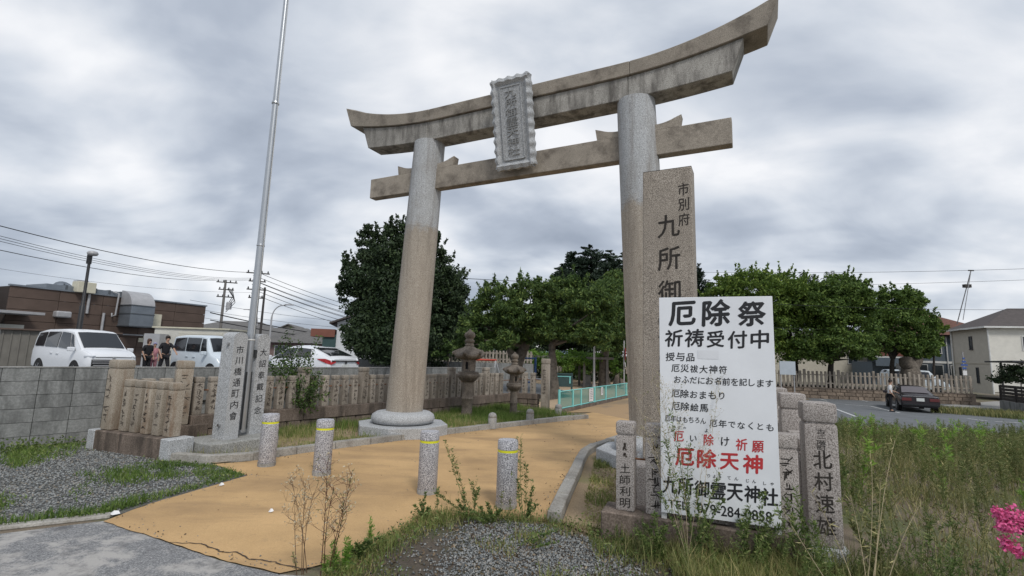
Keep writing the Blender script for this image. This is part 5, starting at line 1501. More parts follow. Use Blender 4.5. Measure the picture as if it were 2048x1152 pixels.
# right-edge garden wall and hedge
gw = thing('garden_fence', 'dark slatted fence on a grey retaining wall at the right edge', 'fence')
p0, p1 = at(2003, 800, 32), at(2110, 800, 26)
rzG = math.atan2(p1.y - p0.y, p1.x - p0.x); md_ = (p0 + p1) / 2; LG = (p1 - p0).length
MB().box((md_.x, md_.y, -.75), (LG, .2, .9), rzG).build('retaining_wall', 'concrete_block', gw)
for k in range(5): MB().box((md_.x, md_.y, -.20 + .20 * k), (LG, .05, .17), rzG).build('slat', 'fence_dark', gw)
for tt in (0, .33, .66, 1): q = p0.lerp(p1, tt); MB().box((q.x, q.y, .1), (.10, .12, 1.1), rzG).build('post', 'fence_dark', gw)
q0 = at(2000, 725, 35.0)
cp_ = thing('garden_gate_roof', 'thin dark carport frame above the hedge at the right edge', 'carport', (q0.x, q0.y, GH), rzG)
MB().box((2.2, 0, 2.55), (4.6, 1.6, .10)).build('beam', 'trim_dark', cp_)
for x in (.1, 4.2): MB().box((x, 0, 1.25), (.10, .10, 2.5)).build('post', 'trim_dark', cp_)

# ==================================================================== POLES, LAMPS, SIGNS
lp = at(157, 665, 25.5)
l1 = thing('parking_lamp', 'black lamp pole with a round floodlight rising in front of the brown shop', 'lamp post', (lp.x, lp.y, .15))
tz = at(180, 512, 25.5).z - .15
MB().tube([(0, 0, 0), (0, 0, tz * .55), (0, 0, tz * .56), (0, 0, tz)], [.12, .12, .075, .065], 10).build('pole', 'black_metal', l1, smooth=True, ang=50)
MB().lathe([(.02, -.14), (.20, -.10), (.25, 0), (.20, .10), (.05, .14)], (.20, -.1, tz + .12), 16).build('floodlight', 'pipe_grey', l1, smooth=True)
MB().box((-.02, 0, tz - .15), (.16, .16, .55)).build('control_box', 'black_metal', l1)
def util_pole(label, u, vtop, Y, arms=3, trans=False, r=.17):
    p = at(u, 700, Y); q = at(u + (700 - vtop) * .105, vtop, Y)
    t = thing('utility_pole', label, 'utility pole', (q.x, q.y, 0)); h = q.z
    MB().tube([(0, 0, 0), (0, 0, h)], [r, r * .62], 10).build('pole', 'pole_concrete', t, smooth=True, ang=50)
    for k in range(arms):
        z = h - .25 - .75 * k; L2 = (1.9, 1.4, 1.6, 1.2)[k]
        MB().box((.15, 0, z), (L2, .09, .10), .35).build('crossarm', 'pole_wood_dark', t)
        for x in (-.8, -.3, .3, .8):
            MB().lathe([(.05, 0), (.07, .08), (.035, .2)], (x * L2 / 2 + .15, x * .35 * L2 / 2, z + .05), 8).build('insulator', 'trim_dark', t)
    if trans:
        MB().lathe([(.24, 0), (.26, .05), (.26, .65), (.2, .75)], (.55, .1, h - 3.0), 12).build('transformer', 'pipe_grey', t)
        for k in range(4): MB().tube([(.3 + .15 * k, 0, h - .9), (.9 + .1 * k, 0, h - 1.7 - .2 * k), (.35, 0, h - 2.7 - .2 * k)], .035, 5).build('jumper_cable', 'wire', t)
    return t, q
up1, q1 = util_pole('utility pole with crossarms directly behind the silver flagpole', 497, 541, 44, 4)
up2, q2 = util_pole('utility pole with transformer and looping cables left of the flagpole', 437, 560, 50, 3, True)
MB().tube([(.9, 0, 0), (.9, 0, 7.0)], [.12, .09], 8).build('service_riser', 'pole_wood_dark', up1)
def lamp(label, u, Y, vtop, arm):
    q = at(u, vtop, Y); t = thing('street_lamp', label, 'street lamp', (q.x, q.y, 0), 0); h = q.z
    pts = [(0, 0, 0), (0, 0, h * .78)]
    for i in range(1, 8): a = R(90) * i / 7; pts.append((arm * .75 * (1 - math.cos(a)), 0, h * .78 + h * .21 * math.sin(a)))
    pts.append((arm, 0, h * 1.0))
    MB().tube(pts, [.075] * 2 + [.05] * 8, 8).build('pole', 'pipe_grey', t, smooth=True, ang=60)
    MB().box((arm + .25 * (1 if arm > 0 else -1), 0, h * 1.0 + .02), (.75, .22, .09)).build('lamp_head', 'pipe_grey', t, bevel=.03)
lamp('tall curved street lamp right of the flagpole', 546, 42, 609, 1.15)
lamp('smaller curved street lamp close to the flagpole, arm to the left', 517, 60, 620, -1.2)
# wires
def wire(label, a, b, sag, r=.014, group=None, strands=1, dz=.28):
    t = None
    for k in range(strands):
        A = a + Vector((0, 0, -dz * k)); B = b + Vector((0, 0, -dz * k)); pts = []
        for i in range(15):
            x = i / 14; pts.append(A.lerp(B, x) - Vector((0, 0, sag * 4 * x * (1 - x))))
        lb = label if strands == 1 else ('topmost', 'second', 'third', 'fourth', 'lowest')[k if k < strands - 1 or strands == 5 else k] + ' of the ' + group
        prop(MB().tube(pts, r, 4).build('power_cable', 'wire'), lb, 'power line', group)
wire('uppermost power cable running down from the top left to the utility pole', at(-120, 420, 16), at(507, 545, 44), .5, .018)
wire('power cables of the middle left bundle', at(-120, 440, 16), at(503, 556, 44), .6, .010, 'middle left bundle of cables', 3, .10)
wire('lower left power cable running to the transformer pole', at(-120, 474, 17), at(437, 560, 50), .5, .016)
wire('faint thin cable low over the shop roof', at(-150, 512, 26), at(505, 585, 44), .5, .008)
wire('upper power cables descending right from the flagpole side', at(507, 541, 44), at(905, 650, 60), .9, .022, 'upper cables behind the flagpole going right', 4, .42)
wire('second power cables descending right from the flagpole side', at(505, 560, 44), at(905, 668, 60), .9, .022, 'lower cables behind the flagpole going right', 4, .40)
wire('thick low cable behind the flagpole over the houses', at(420, 625, 48), at(760, 680, 60), .4, .05)
wire('second thick low cable behind the flagpole over the houses', at(420, 640, 48), at(760, 688, 60), .3, .045)
wire('thin telephone cables over the distant roofs', at(380, 600, 70), at(760, 648, 90), .5, .022, 'thin cables over the distant roofs', 5, 1.1)
wire('upper thin cable crossing the sky at the right edge', at(1380, 544, 60), at(2150, 534, 50), .3, .018)
wire('second thin cable crossing the sky at right', at(1380, 574, 60), at(2150, 556, 50), .2, .016)
wire('low thin cable in front of the right-hand trees', at(1380, 598, 33), at(2150, 618, 36), .3, .012)
wire('lowest thin cable in front of the right-hand trees', at(1380, 648, 33), at(2000, 658, 40), .25, .014)
wire('power cable behind the tree tops between gate pillars', at(860, 552, 42), at(1300, 565, 60), .3, .025)
# antenna mast on the house
q = at(1942, 541, 44); b1 = at(1914, 648, 47); b2 = at(1926, 640, 45)
an = thing('antenna_mast', 'thin slanting antenna mast with guy wire above the brown roof at right', 'antenna')
MB().tube([b1, q], .045, 6).build('mast', 'pipe_grey', an); MB().tube([b2, q.lerp(b2, .25)], .03, 5).build('guy_wire', 'pipe_grey', an); MB().tube([q.lerp(b2, .25), q], .03, 5).build('guy_wire', 'pipe_grey', an)
MB().box((q.x, q.y, q.z), (.5, .08, .10)).build('crossbar', 'pole_wood_dark', an); c_ = q.lerp(b1, .28); MB().box(c_, (.6, .3, .3)).build('bracket', 'pole_wood_dark', an)
# street sign pole in front of the taupe house
p_ = at(1932, 780, 38)
sp_s = thing('street_sign', 'blue direction plates on a thin pole in front of the taupe house', 'street sign', (p_.x, p_.y, GH - .3))
MB().tube([(0, 0, 0), (0, 0, 3.6)], .04, 8).build('pole', 'pipe_grey', sp_s)
for z, w_ in ((3.1, .16), (2.85, .3), (2.6, .5), (2.35, .3)): MB().box((0, -.05, z), (w_, .03, .13)).build('sign_plate', 'sign_blue', sp_s)
MB().box((0, -.05, 2.0), (.3, .03, .35)).build('sign_plate', 'notice_white', sp_s)
# blank notice board in the lot
p_ = at(1576, 760, 30)
nb = thing('notice_board', 'pale rectangular board on posts at the left end of the lower lot pickets', 'notice board', (p_.x, p_.y, -.86))
tb = at(1576, 722, 30).z + .86
MB().box((0, 0, tb - .42), (.95, .05, .80)).build('board', 'board_grey', nb)
for x in (-.4, .4): MB().tube([(x, .05, 0), (x, .05, tb - .1)], .03, 6).build('post', 'pipe_grey', nb)
p_ = at(1800, 750, 38.5)
nb2 = thing('notice_board', 'small white notice on a post behind the pickets between the trees', 'notice board', (p_.x, p_.y, -.5))
MB().box((0, 0, 2.2), (.5, .04, .4)).build('board', 'notice_white', nb2); MB().tube([(0, .04, 0), (0, .04, 2.2)], .03, 6).build('post', 'pipe_grey', nb2)
# park items
p_ = at(1248, 700, 24)
rs_ = thing('road_sign', 'round red prohibition sign seen nearly edge-on with a white plate below, by the park', 'road sign', (p_.x, p_.y, 0), R(84))
MB().tube([(0, 0, 0), (0, 0, at(1248, 702, 24).z + .5)], .03, 8).build('pole', 'pipe_grey', rs_)
zc_ = at(1248, 708, 24).z
MB().lathe([(.30, 0), (.30, .015)], seg=28).build('sign_disc', 'lamp_red', rs_).matrix_local = Matrix.Translation((0, -.04, zc_)) @ Matrix.Rotation(R(90), 4, 'X')
MB().box((0, -.062, zc_), (.42, .008, .10)).build('white_bar', 'notice_white', rs_)
MB().box((0, -.05, zc_ - .52), (.38, .015, .22)).build('plate', 'notice_white', rs_)
p_ = at(1188, 765, 25)
pp_ = thing('light_pole', 'slim grey pole standing among the park trees', 'pole', (p_.x, p_.y, 0)); MB().tube([(0, 0, 0), (0, 0, 2.1), (.03, 0, 4.6)], [.055, .05, .04], 10).build('shaft', 'pipe_grey', pp_); MB().lathe([(.08, 0), (.08, .25)], seg=10).build('base', 'pipe_grey', pp_)
p_ = gnd(1174, 773)
ms2 = thing('stone_monument', 'small upright stone block on a base beyond the green fence', 'stone monument', (p_.x, p_.y, .012), .2)
MB().box((0, 0, .06), (.62, .5, .12)).build('base', 'concrete', ms2, bevel=.02); MB().box((0, 0, .36), (.34, .28, .48)).build('block', 'concrete', ms2, bevel=.02); MB().lathe([(.04, 0), (.03, .05), (.0, .06)], (0, 0, .60), 10).build('top_knob', 'concrete', ms2)
p_ = at(1236, 760, 29)
rk = thing('standing_rock', 'rough pointed rock at the park edge left of the road sign', 'rock', (p_.x, p_.y, 0)); mb = MB()
mb.add([(-.35, -.2, 0), (.35, -.25, 0), (.3, .25, 0), (-.3, .2, 0), (-.22, -.12, .5), (.2, -.14, .75), (.18, .12, .85), (-.1, .1, .6), (.12, 0, 1.15)], [(0, 1, 5, 4), (1, 2, 6, 5), (2, 3, 7, 6), (3, 0, 4, 7), (4, 5, 8), (5, 6, 8), (6, 7, 8), (7, 4, 8), (0, 3, 2, 1)])
mb.build('rock_body', 'stone_lantern', rk, bevel=.05)
p_ = at(1146, 775, 22)
tbd = thing('information_board', 'dark teal framed board standing behind the tree at the park entrance', 'board', (p_.x, p_.y, 0), .1)
MB().box((-.55, 0, .55), (.95, .05, .52)).build('panel', 'teal_dark', tbd)
for z in (.28, .82): MB().box((-.55, -.03, z), (1.0, .04, .05)).build('frame_rail', 'teal_dark', tbd)
MB().box((-.45, -.035, .70), (.7, .02, .03)).build('trim_line', 'teal_paint', tbd); MB().box((-.15, -.035, .55), (.05, .02, .30)).build('trim_line', 'teal_paint', tbd)
for x in (-1.04, -.06): MB().box((x, 0, .42), (.07, .07, .88)).build('post', 'teal_dark', tbd)
p_ = at(977, 745, 22.5)
swg = thing('swing_frame', 'play frame with red top bar and white A-shaped legs behind the big lantern', 'swing frame', (p_.x, p_.y, .3), 0)
zt2 = at(977, 720, 22.5).z - .3
MB().tube([(-1.2, 0, zt2), (.35, 0, zt2)], .045, 8).build('top_bar', 'red_paint', swg)
for x in (.3,):
    for dx_ in (-.05, .32): MB().tube([(x, 0, zt2), (x + dx_, -.3 if dx_ < 0 else .2, 0)], .035, 8).build('leg', 'white_metal', swg)
p_ = at(1054, 745, 21)
blu = thing('play_frame', 'blue painted tubular play frame behind the short stone posts', 'play frame', (p_.x, p_.y, 0))
for x in (-.32, .35): MB().tube([(x, 0, 0), (x, 0, 1.75 if x < 0 else 1.5)], .045, 8).build('upright', 'blue_paint', blu)
for z in (.45, 1.45): MB().tube([(-.32, 0, z), (.35, 0, z)], .03, 8).build('bar', 'blue_paint', blu)
MB().tube([(-.7, .1, .55), (.9, .1, .60)], .03, 8).build('white_rail', 'white_metal', blu)
#PART3

# ==================================================================== VEGETATION
def unit(n, rng):
    v = rng.normal(size=(n, 3)); return v / np.linalg.norm(v, axis=1, keepdims=True)
class Tri:
    def __init__(s): s.V = []; s.F = []; s.n = 0
    def add(s, V, F):
        s.V.append(np.asarray(V, float)); s.F.append(np.asarray(F, int) + s.n); s.n += len(V)
    def leaves(s, P, L, W, rng, up=0.0, dirs=None):
        n = len(P)
        if n == 0: return
        a = unit(n, rng) if dirs is None else dirs + .5 * unit(n, rng)
        a[:, 2] += up; a /= np.linalg.norm(a, axis=1, keepdims=True)
        b = np.cross(a, unit(n, rng)); b /= np.linalg.norm(b, axis=1, keepdims=True) + 1e-9
        c = np.cross(a, b)
        sc = rng.uniform(.65, 1.25, (n, 1)); Lh = L * sc / 2; Wh = W * sc / 2
        V = np.stack([P - a * Lh, P + b * Wh + c * Wh * .35, P + a * Lh, P - b * Wh + c * Wh * .35], 1).reshape(-1, 3)
        i = np.arange(n)[:, None] * 4
        F = np.concatenate([i + [0, 1, 2], i + [0, 2, 3]], 0)
        s.add(V, F)
    def blades(s, P, H, Wd, rng, lean=.35):
        n = len(P)
        if n == 0: return
        th = rng.uniform(0, 2 * np.pi, n); w = np.stack([np.cos(th), np.sin(th), np.zeros(n)], 1)
        ph = rng.uniform(0, 2 * np.pi, n); ln = rng.uniform(0, lean, n) * H
        d = np.stack([np.cos(ph), np.sin(ph), np.zeros(n)], 1) * ln[:, None]
        H = H * rng.uniform(.5, 1.2, n); z = np.zeros((n, 3)); z[:, 2] = H
        w = w * Wd / 2
        V = np.stack([P - w, P + w, P + .55 * z + .35 * d + w * .75, P + .55 * z + .35 * d - w * .75, P + z + d], 1).reshape(-1, 3)
        i = np.arange(n)[:, None] * 5
        s.add(V, np.concatenate([i + [0, 1, 2], i + [0, 2, 3], i + [3, 2, 4]], 0))
    def stalk(s, pts, r0, r1):
        pts = np.asarray(pts, float); n = len(pts)
        ang = np.array([0, 2.094, 4.189]); V = []
        for i, p in enumerate(pts):
            d = pts[min(i + 1, n - 1)] - pts[max(i - 1, 0)]; d /= np.linalg.norm(d) + 1e-9
            a = np.cross(d, [.3, .1, 1.0] if abs(d[2]) < .9 else [1, 0, 0]); a /= np.linalg.norm(a) + 1e-9; b = np.cross(d, a)
            r = r0 + (r1 - r0) * i / max(1, n - 1)
            V += [p + r * (a * math.cos(t) + b * math.sin(t)) for t in ang]
        F = []
        for i in range(n - 1):
            for k in range(3):
                q, w = i * 3 + k, i * 3 + (k + 1) % 3
                F += [(q, w, w + 3), (q, w + 3, q + 3)]
        s.add(V, F)
    def build(s, name, m, parent=None):
        return tri_mesh(name, np.concatenate(s.V), np.concatenate(s.F), m, parent)

def in_poly(x, y, poly):
    c = np.zeros(len(x), bool); n = len(poly)
    for i in range(n):
        x0, y0 = poly[i]; x1, y1 = poly[(i + 1) % n]
        m = ((y0 > y) != (y1 > y)) & (x < (x1 - x0) * (y - y0) / (y1 - y0 + 1e-12) + x0)
        c ^= m
    return c
def scatter(poly, n, rng, dens=None):
    xs = [p[0] for p in poly]; ys = [p[1] for p in poly]
    x = rng.uniform(min(xs), max(xs), n * 4); y = rng.uniform(min(ys), max(ys), n * 4)
    m = in_poly(x, y, poly)
    if dens is not None: m &= rng.uniform(0, 1, len(x)) < dens(x, y)
    x, y = x[m][:n], y[m][:n]
    return x, y
def pnoise(x, y, s=1.0, seed=0.0):
    return .5 + .25 * (np.sin(x * 2.1 * s + 1.3 + seed + 1.7 * np.sin(y * 1.3 * s + seed)) + np.sin(y * 2.7 * s + .7 * seed + 1.4 * np.sin(x * 1.9 * s + 2))) + .12 * np.sin(x * 6.1 * s + y * 5.3 * s + seed)
ZG = np.vectorize(zg)

# ---- trees
def crown_pts(blobs, n, rng, rc=.22, shell=.45):
    vol = np.array([b[1][0] * b[1][2] for b in blobs]); cnt = (vol / vol.sum() * n).astype(int); out_ = []
    for (c, r), k in zip(blobs, cnt):
        r = np.array(r); nc = max(10, int(26 * (r[0] * r[2]) ** .5 / max(.4, rc * 3)))
        d = unit(nc, rng); d[:, 2] = np.where(d[:, 2] < -.5, -d[:, 2] * .5, d[:, 2])
        f = rng.uniform(shell, 1.0, (nc, 1)) ** .6
        cc_ = np.array(c) + d * r * f
        idx = rng.integers(0, nc, k); rr = (rc * r.mean() * rng.uniform(.55, 1.35, nc))[idx][:, None]
        p = cc_[idx] + unit(k, rng) * rr * rng.uniform(0, 1, (k, 1)) ** .45 * np.array([1.15, 1.15, .75])
        out_.append(p)
    return np.concatenate(out_)
def px_blob(u, v, Y, ru, rv, depth=None):
    c = at(u, v, Y); rx = ru * Y / FOC; rz = rv * Y / FOC
    return ((c.x, c.y, c.z), (rx, depth or rx, rz))
def tree(label, cat, base, stems, blobs, n, L, Wd, lm, bm_='bark', rc=.22, name='tree', group=None, up=0.0, shell=.45, seed=0, dirs=None, fill=True, extra=None, shoots=0):
    """stems: list of (points, radii)"""
    rng = np.random.default_rng(100 + seed)
    t = thing(name, label, cat, base, 0, group); B = Vector(base)
    for i, (pts, rad) in enumerate(stems):
        p2 = [Vector(p) - B for p in pts]; full = []; fr_ = []
        for a, b, ra_, rb_ in zip(p2, p2[1:], rad, rad[1:]):
            for q in range(3): full.append(a.lerp(b, q / 3) + Vector((rng.normal(0, .15) * ra_ if q else 0, rng.normal(0, .15) * ra_ if q else 0, 0))); fr_.append(ra_ + (rb_ - ra_) * q / 3)
        full.append(p2[-1]); fr_.append(rad[-1])
        MB().tube(full, fr_, 10).build('trunk' if i == 0 else 'limb', bm_, t, smooth=True, ang=70)
    P = crown_pts(blobs, n, rng, rc, shell) - np.array(B)
    T = Tri(); T.leaves(P, L, Wd, rng, up)
    for (c, r, k) in (extra or []):
        q = np.array(c) - np.array(B) + unit(k, rng) * np.array(r) * rng.uniform(0, 1, (k, 1)) ** .4
        T.leaves(q, L, Wd, rng, up)
    for k in range(shoots):          # thin leafy shoots that break the outline
        c, r = blobs[rng.integers(0, len(blobs))]; d = unit(1, rng)[0]; d[2] = abs(d[2]) * .9 + .15; d /= np.linalg.norm(d)
        a0 = np.array(c) - np.array(B) + d * np.array(r) * .85; m = 34; f = rng.uniform(0, 1, (m, 1)); ln = rng.uniform(.4, 1.15) * max(.5, np.mean(r) * .5)
        dd_2 = d * .6 + np.array([0, 0, .6]); T.leaves(a0 + dd_2 * ln * f + rng.normal(0, 1, (m, 3)) * .07 * (1.2 - f), L, Wd, rng, .2)
    T.build('crown', lm, t)
    return t
def auto_limbs(top, blobs, r, rng, k=7):
    o_ = []
    for i in range(k):
        c, rr = blobs[rng.integers(0, len(blobs))]; d = unit(1, rng)[0]; e = np.array(c) + d * np.array(rr) * .75
        m_ = (Vector(top) + Vector(e)) / 2 + Vector((0, 0, .1 * abs(e[2] - top[2])))
        o_.append(([top, tuple(m_), tuple(e)], [r, r * .55, r * .15]))
    return o_
rg = np.random.default_rng(5)
# big dark evergreen
bl1 = [px_blob(800, 560, 24, 84, 95), px_blob(738, 590, 24, 56, 88), px_blob(872, 590, 24.3, 58, 95), px_blob(795, 492, 24, 50, 44), px_blob(852, 512, 24, 44, 42), px_blob(765, 670, 23.6, 80, 64), px_blob(870, 680, 24, 74, 56), px_blob(712, 570, 24, 32, 48), px_blob(906, 610, 24, 32, 60), px_blob(745, 500, 24, 34, 38), px_blob(725, 640, 24, 40, 60), px_blob(800, 710, 24, 90, 40), px_blob(905, 680, 24, 36, 50), px_blob(783, 466, 24, 20, 20), px_blob(812, 462, 24, 16, 18), px_blob(862, 484, 24, 18, 20), px_blob(735, 470, 24, 12, 16), px_blob(700, 535, 24, 16, 18)]
core1 = [(*px_blob(805, 600, 24, 88, 118), 16000), (*px_blob(800, 680, 24, 112, 50), 12000)]
bs = at(805, 760, 24); bs.z = 0
tree('huge dense dark evergreen tree rising behind the left gate pillar', 'tree', bs, [([bs, bs + Vector((.1, 0, 2)), bs + Vector((0, 0, 4.5))], [.32, .26, .15])] + auto_limbs(tuple(bs + Vector((0, 0, 2.5))), bl1, .12, rg, 6), bl1, 60000, .19, .085, 'leaf_evergreen', 'bark_dark', rc=.20, seed=1, shell=.3, extra=core1, shoots=170)
# cherry trees in the park
bl2 = [px_blob(1000, 625, 19, 60, 50), px_blob(1052, 605, 19, 46, 42), px_blob(962, 655, 19, 44, 44), px_blob(1045, 660, 18.6, 54, 38), px_blob(1000, 685, 19, 62, 28), px_blob(985, 592, 19, 26, 26), px_blob(1064, 578, 19.4, 26, 18), px_blob(940, 690, 19.4, 34, 24)]
a_, b_, c_ = at(1026, 780, 19.5), at(1050, 690, 19.5), at(1068, 640, 19.3)
tree('green broadleaf tree with a leaning grey trunk behind the small lantern', 'tree', (a_.x, a_.y, 0), [([Vector((a_.x, a_.y, 0)), at(1034, 730, 19.5), b_, c_], [.30, .24, .20, .10]), ([at(1034, 730, 19.5), at(1015, 690, 19.3), at(990, 640, 19)], [.16, .12, .05])] + auto_limbs(tuple(b_), bl2, .09, rg, 6), bl2, 27000, .16, .055, 'leaf_cherry', rc=.24, seed=2, up=-.25, shoots=90)
bl3 = [px_blob(1125, 605, 18.5, 60, 48), px_blob(1180, 622, 18, 56, 46), px_blob(1100, 655, 18.5, 50, 38), px_blob(1155, 668, 18, 60, 30), px_blob(1085, 630, 18.5, 34, 34), px_blob(1145, 582, 19, 34, 26), px_blob(1200, 665, 18, 40, 28), px_blob(1140, 678, 18.6, 60, 18)]
a_ = gnd(1105, 797); b_ = at(1104, 690, a_.y)
tree('green tree with a slim upright trunk just behind the tall stone marker', 'tree', a_, [([a_, at(1106, 745, a_.y), b_, at(1110, 640, a_.y)], [.26, .15, .13, .08])] + auto_limbs(tuple(b_), bl3, .08, rg, 7), bl3, 28000, .16, .055, 'leaf_cherry', rc=.24, seed=3, up=-.25, shoots=90)
bl4 = [px_blob(1215, 615, 25, 56, 54), px_blob(1245, 660, 25, 36, 56), px_blob(1190, 640, 25, 40, 40), px_blob(1230, 575, 26, 40, 36), px_blob(1225, 690, 25, 44, 22)]
a_ = gnd(1208, 776); b_ = at(1206, 680, a_.y)
tree('tree with a thick rough dark trunk left of the right gate pillar', 'tree', a_, [([a_, at(1208, 740, a_.y), b_, at(1204, 655, a_.y)], [.36, .25, .22, .12])] + auto_limbs(tuple(b_), bl4, .12, rg, 5), bl4, 22000, .18, .06, 'leaf_cherry', 'bark', rc=.3, seed=4, up=-.2)
# dark conifers behind
def cedar(label, spec, Y, n, seed, mat_='leaf_cedar'):
    rng = np.random.default_rng(300 + seed); T = Tri(); S_ = Tri()
    u0 = spec[0][0]; b = at(u0, 760, Y); b.z = min(0, zg(b.x, b.y)); B = np.array(b)
    t = thing('conifer_tree', label, 'conifer tree', b)
    for (u, vt, vb, w) in spec:
        top = np.array(at(u, vt, Y)) - B; bot = np.array(at(u, vb, Y)) - B; Wm = w * Y / FOC; nb_ = 120
        S_.stalk([bot, top], .25, .03)
        for k in range(nb_):
            f = (k + rng.uniform(0, 1)) / nb_; f = f ** .8
            ax = top + (bot - top) * f; L_b = Wm * (.10 + .90 * f ** .5) * rng.uniform(.55, 1.12)
            ph = rng.uniform(0, 6.283); d = np.array([math.cos(ph), math.sin(ph), rng.uniform(.0, .28)])
            m = max(12, int(n / nb_ / len(spec) * (.35 + f)))
            q = rng.uniform(.08, 1.0, m) ** .8; P = ax + d * L_b * q[:, None]; P[:, 2] -= .10 * L_b * q ** 2
            P += rng.normal(0, 1, (m, 3)) * np.array([.16, .16, .09]) * (1.15 - q[:, None] * .7) * (.5 + f)
            T.leaves(P, .27, .085, rng, .05, np.tile(d, (m, 1)))
    for (u, vt, vb, w) in spec:
        bl_ = [px_blob(u + w * q, vt + (vb - vt) * f, Y, w * g_, (vb - vt) * .20) for q, f, g_ in ((0, .22, .36), (-.3, .42, .42), (.3, .42, .42), (-.35, .70, .5), (.35, .70, .5), (0, .6, .5))]
        T.leaves(crown_pts(bl_, n // 3, rng, .25, .3) - B, .27, .085, rng)
    S_.build('trunk', 'bark_dark', t); T.build('crown', mat_, t)
    return t
cedar('tall dark cedar with a spiky top in the middle distance between the gate pillars', ((1184, 493, 690, 84), (1148, 503, 680, 74)), 40, 60000, 11)
cedar('dark cedar immediately left of the right gate pillar', ((1222, 500, 700, 74), (1252, 508, 700, 66)), 38, 50000, 12)
cedar('lower dark conifer left of the tall cedar', ((1122, 528, 700, 60),), 37, 16000, 13)
cedar('dark conifer peeking out just right of the inscribed stone pillar', ((1396, 527, 690, 46), (1370, 540, 690, 40)), 42, 16000, 14)
cedar('dark conifer tip above the left part of the right-hand tree group', ((1606, 543, 640, 34), (1626, 548, 640, 30)), 60, 7000, 15)
cedar('dark conifer tip above the right part of the right-hand tree group', ((1662, 541, 640, 34), (1690, 547, 640, 36)), 60, 7000, 16)
# background mass between pillars
def bush(label, blobs, n, L, Wd, lm, name='bush', cat='bush', seed=0, rc=.3, group=None, stem=True):
    c = blobs[0][0]; b = (c[0], c[1], zg(c[0], c[1]))
    st_ = [([b, (b[0], b[1], c[2])], [.05, .02])] if stem else []
    return tree(label, cat, b, st_, blobs, n, L, Wd, lm, 'bark_dark', rc=rc, name=name, seed=seed, group=group, shell=.2)
bush('dark shrubbery behind the park pickets left of the lanterns', [px_blob(905, 645, 32, 50, 62), px_blob(960, 665, 32, 60, 48), px_blob(1020, 670, 33, 60, 48), px_blob(940, 705, 31, 70, 24), px_blob(1030, 705, 32, 60, 24)], 26000, .24, .10, 'leaf_evergreen', seed=21)
bush('dark shrubbery behind the trellis and the small lantern', [px_blob(1080, 675, 36, 60, 60), px_blob(1140, 680, 36, 60, 60), px_blob(1200, 680, 37, 60, 70), px_blob(1255, 690, 36, 50, 65), px_blob(1110, 740, 35, 80, 28), px_blob(1210, 750, 35, 70, 28)], 34000, .26, .11, 'leaf_evergreen', seed=22)
bush('pale young shrub in front of the park pickets', [px_blob(897, 700, 22.5, 22, 22), px_blob(880, 712, 22.5, 16, 14), px_blob(912, 690, 22.5, 14, 14)], 2600, .13, .05, 'leaf_shrub', seed=23)
bush('bright green shrubs around the road sign beside the right gate pillar', [px_blob(1240, 735, 27.5, 26, 32), px_blob(1222, 715, 28, 18, 20), px_blob(1258, 760, 26, 18, 22), px_blob(1170, 730, 28.5, 20, 18)], 8000, .15, .07, 'leaf_shrub', seed=24)
bush('dark leafy undergrowth below the park trees behind the stone marker', [px_blob(1065, 735, 30, 30, 26), px_blob(1215, 740, 30, 26, 34), px_blob(1150, 745, 30.5, 26, 22), px_blob(1185, 725, 31, 26, 30)], 12000, .15, .07, 'leaf_zelkova', seed=25)
# wisteria trellis
tp = at(1130, 760, 27)
tr_ = thing('vine_trellis', 'garden trellis roofed with bright green climbing vines in the park', 'trellis', (tp.x, tp.y, 0))
for x in (-2.1, -.6, .9, 2.1):
    for y in (-.9, .9): MB().box((x, y, .75), (.12, .12, 1.5)).build('post', 'pole_concrete', tr_)
for y in (-.9, .9): MB().box((0, y, 1.55), (4.9, .10, .12)).build('beam', 'pole_concrete', tr_)
rng = np.random.default_rng(31); bb_ = [((-1.3, 0, 1.45), (1.3, 1.3, .42)), ((.1, 0, 1.45), (1.3, 1.3, .48)), ((1.4, 0, 1.4), (1.2, 1.2, .45)), ((2.1, .2, 1.15), (.8, .8, .5)), ((-.2, -.9, 1.25), (1.9, .4, .40))]
T = Tri(); T.leaves(crown_pts(bb_, 11000, rng, .3, .2), .15, .07, rng, -.1); T.build('vines', 'leaf_wisteria', tr_)
# right-hand tree group behind the pickets
def rtree(label, spec, tu, tv, Y, n, seed, lm='leaf_camphor', tr=.28, L=.24):
    b_l = [px_blob(*s[:2], Y, *s[2:]) for s in spec]
    p = at(tu, 800, Y); p.z = -.86; top = at(tu + 2, tv, Y)
    return tree(label, 'tree', p, [([p, p.lerp(top, .5), top], [tr, tr * .8, tr * .6])] + auto_limbs(tuple(top), b_l, tr * .45, rg, 8), b_l, n, L, L * .5, lm, 'bark_dark', rc=.24, seed=seed, shoots=110)
rtree('light green broad tree just right of the inscribed pillar, its base behind the signboard', [(1448, 600, 48, 46), (1500, 582, 56, 40), (1438, 645, 42, 46), (1495, 645, 70, 52), (1470, 695, 70, 44)], 1480, 700, 38, 30000, 41)
rtree('broad green tree in the middle of the right-hand group', [(1560, 585, 54, 42), (1606, 605, 52, 48), (1545, 635, 60, 52), (1605, 660, 62, 52), (1580, 705, 70, 34)], 1590, 715, 39, 32000, 42)
rtree('broad dark green tree with a clear trunk behind the parking lot pickets', [(1676, 590, 54, 40), (1708, 612, 40, 44), (1650, 625, 52, 50), (1698, 655, 58, 46), (1655, 695, 74, 42), (1716, 704, 34, 28), (1620, 708, 46, 28)], 1661, 720, 37, 42000, 43, 'leaf_zelkova')
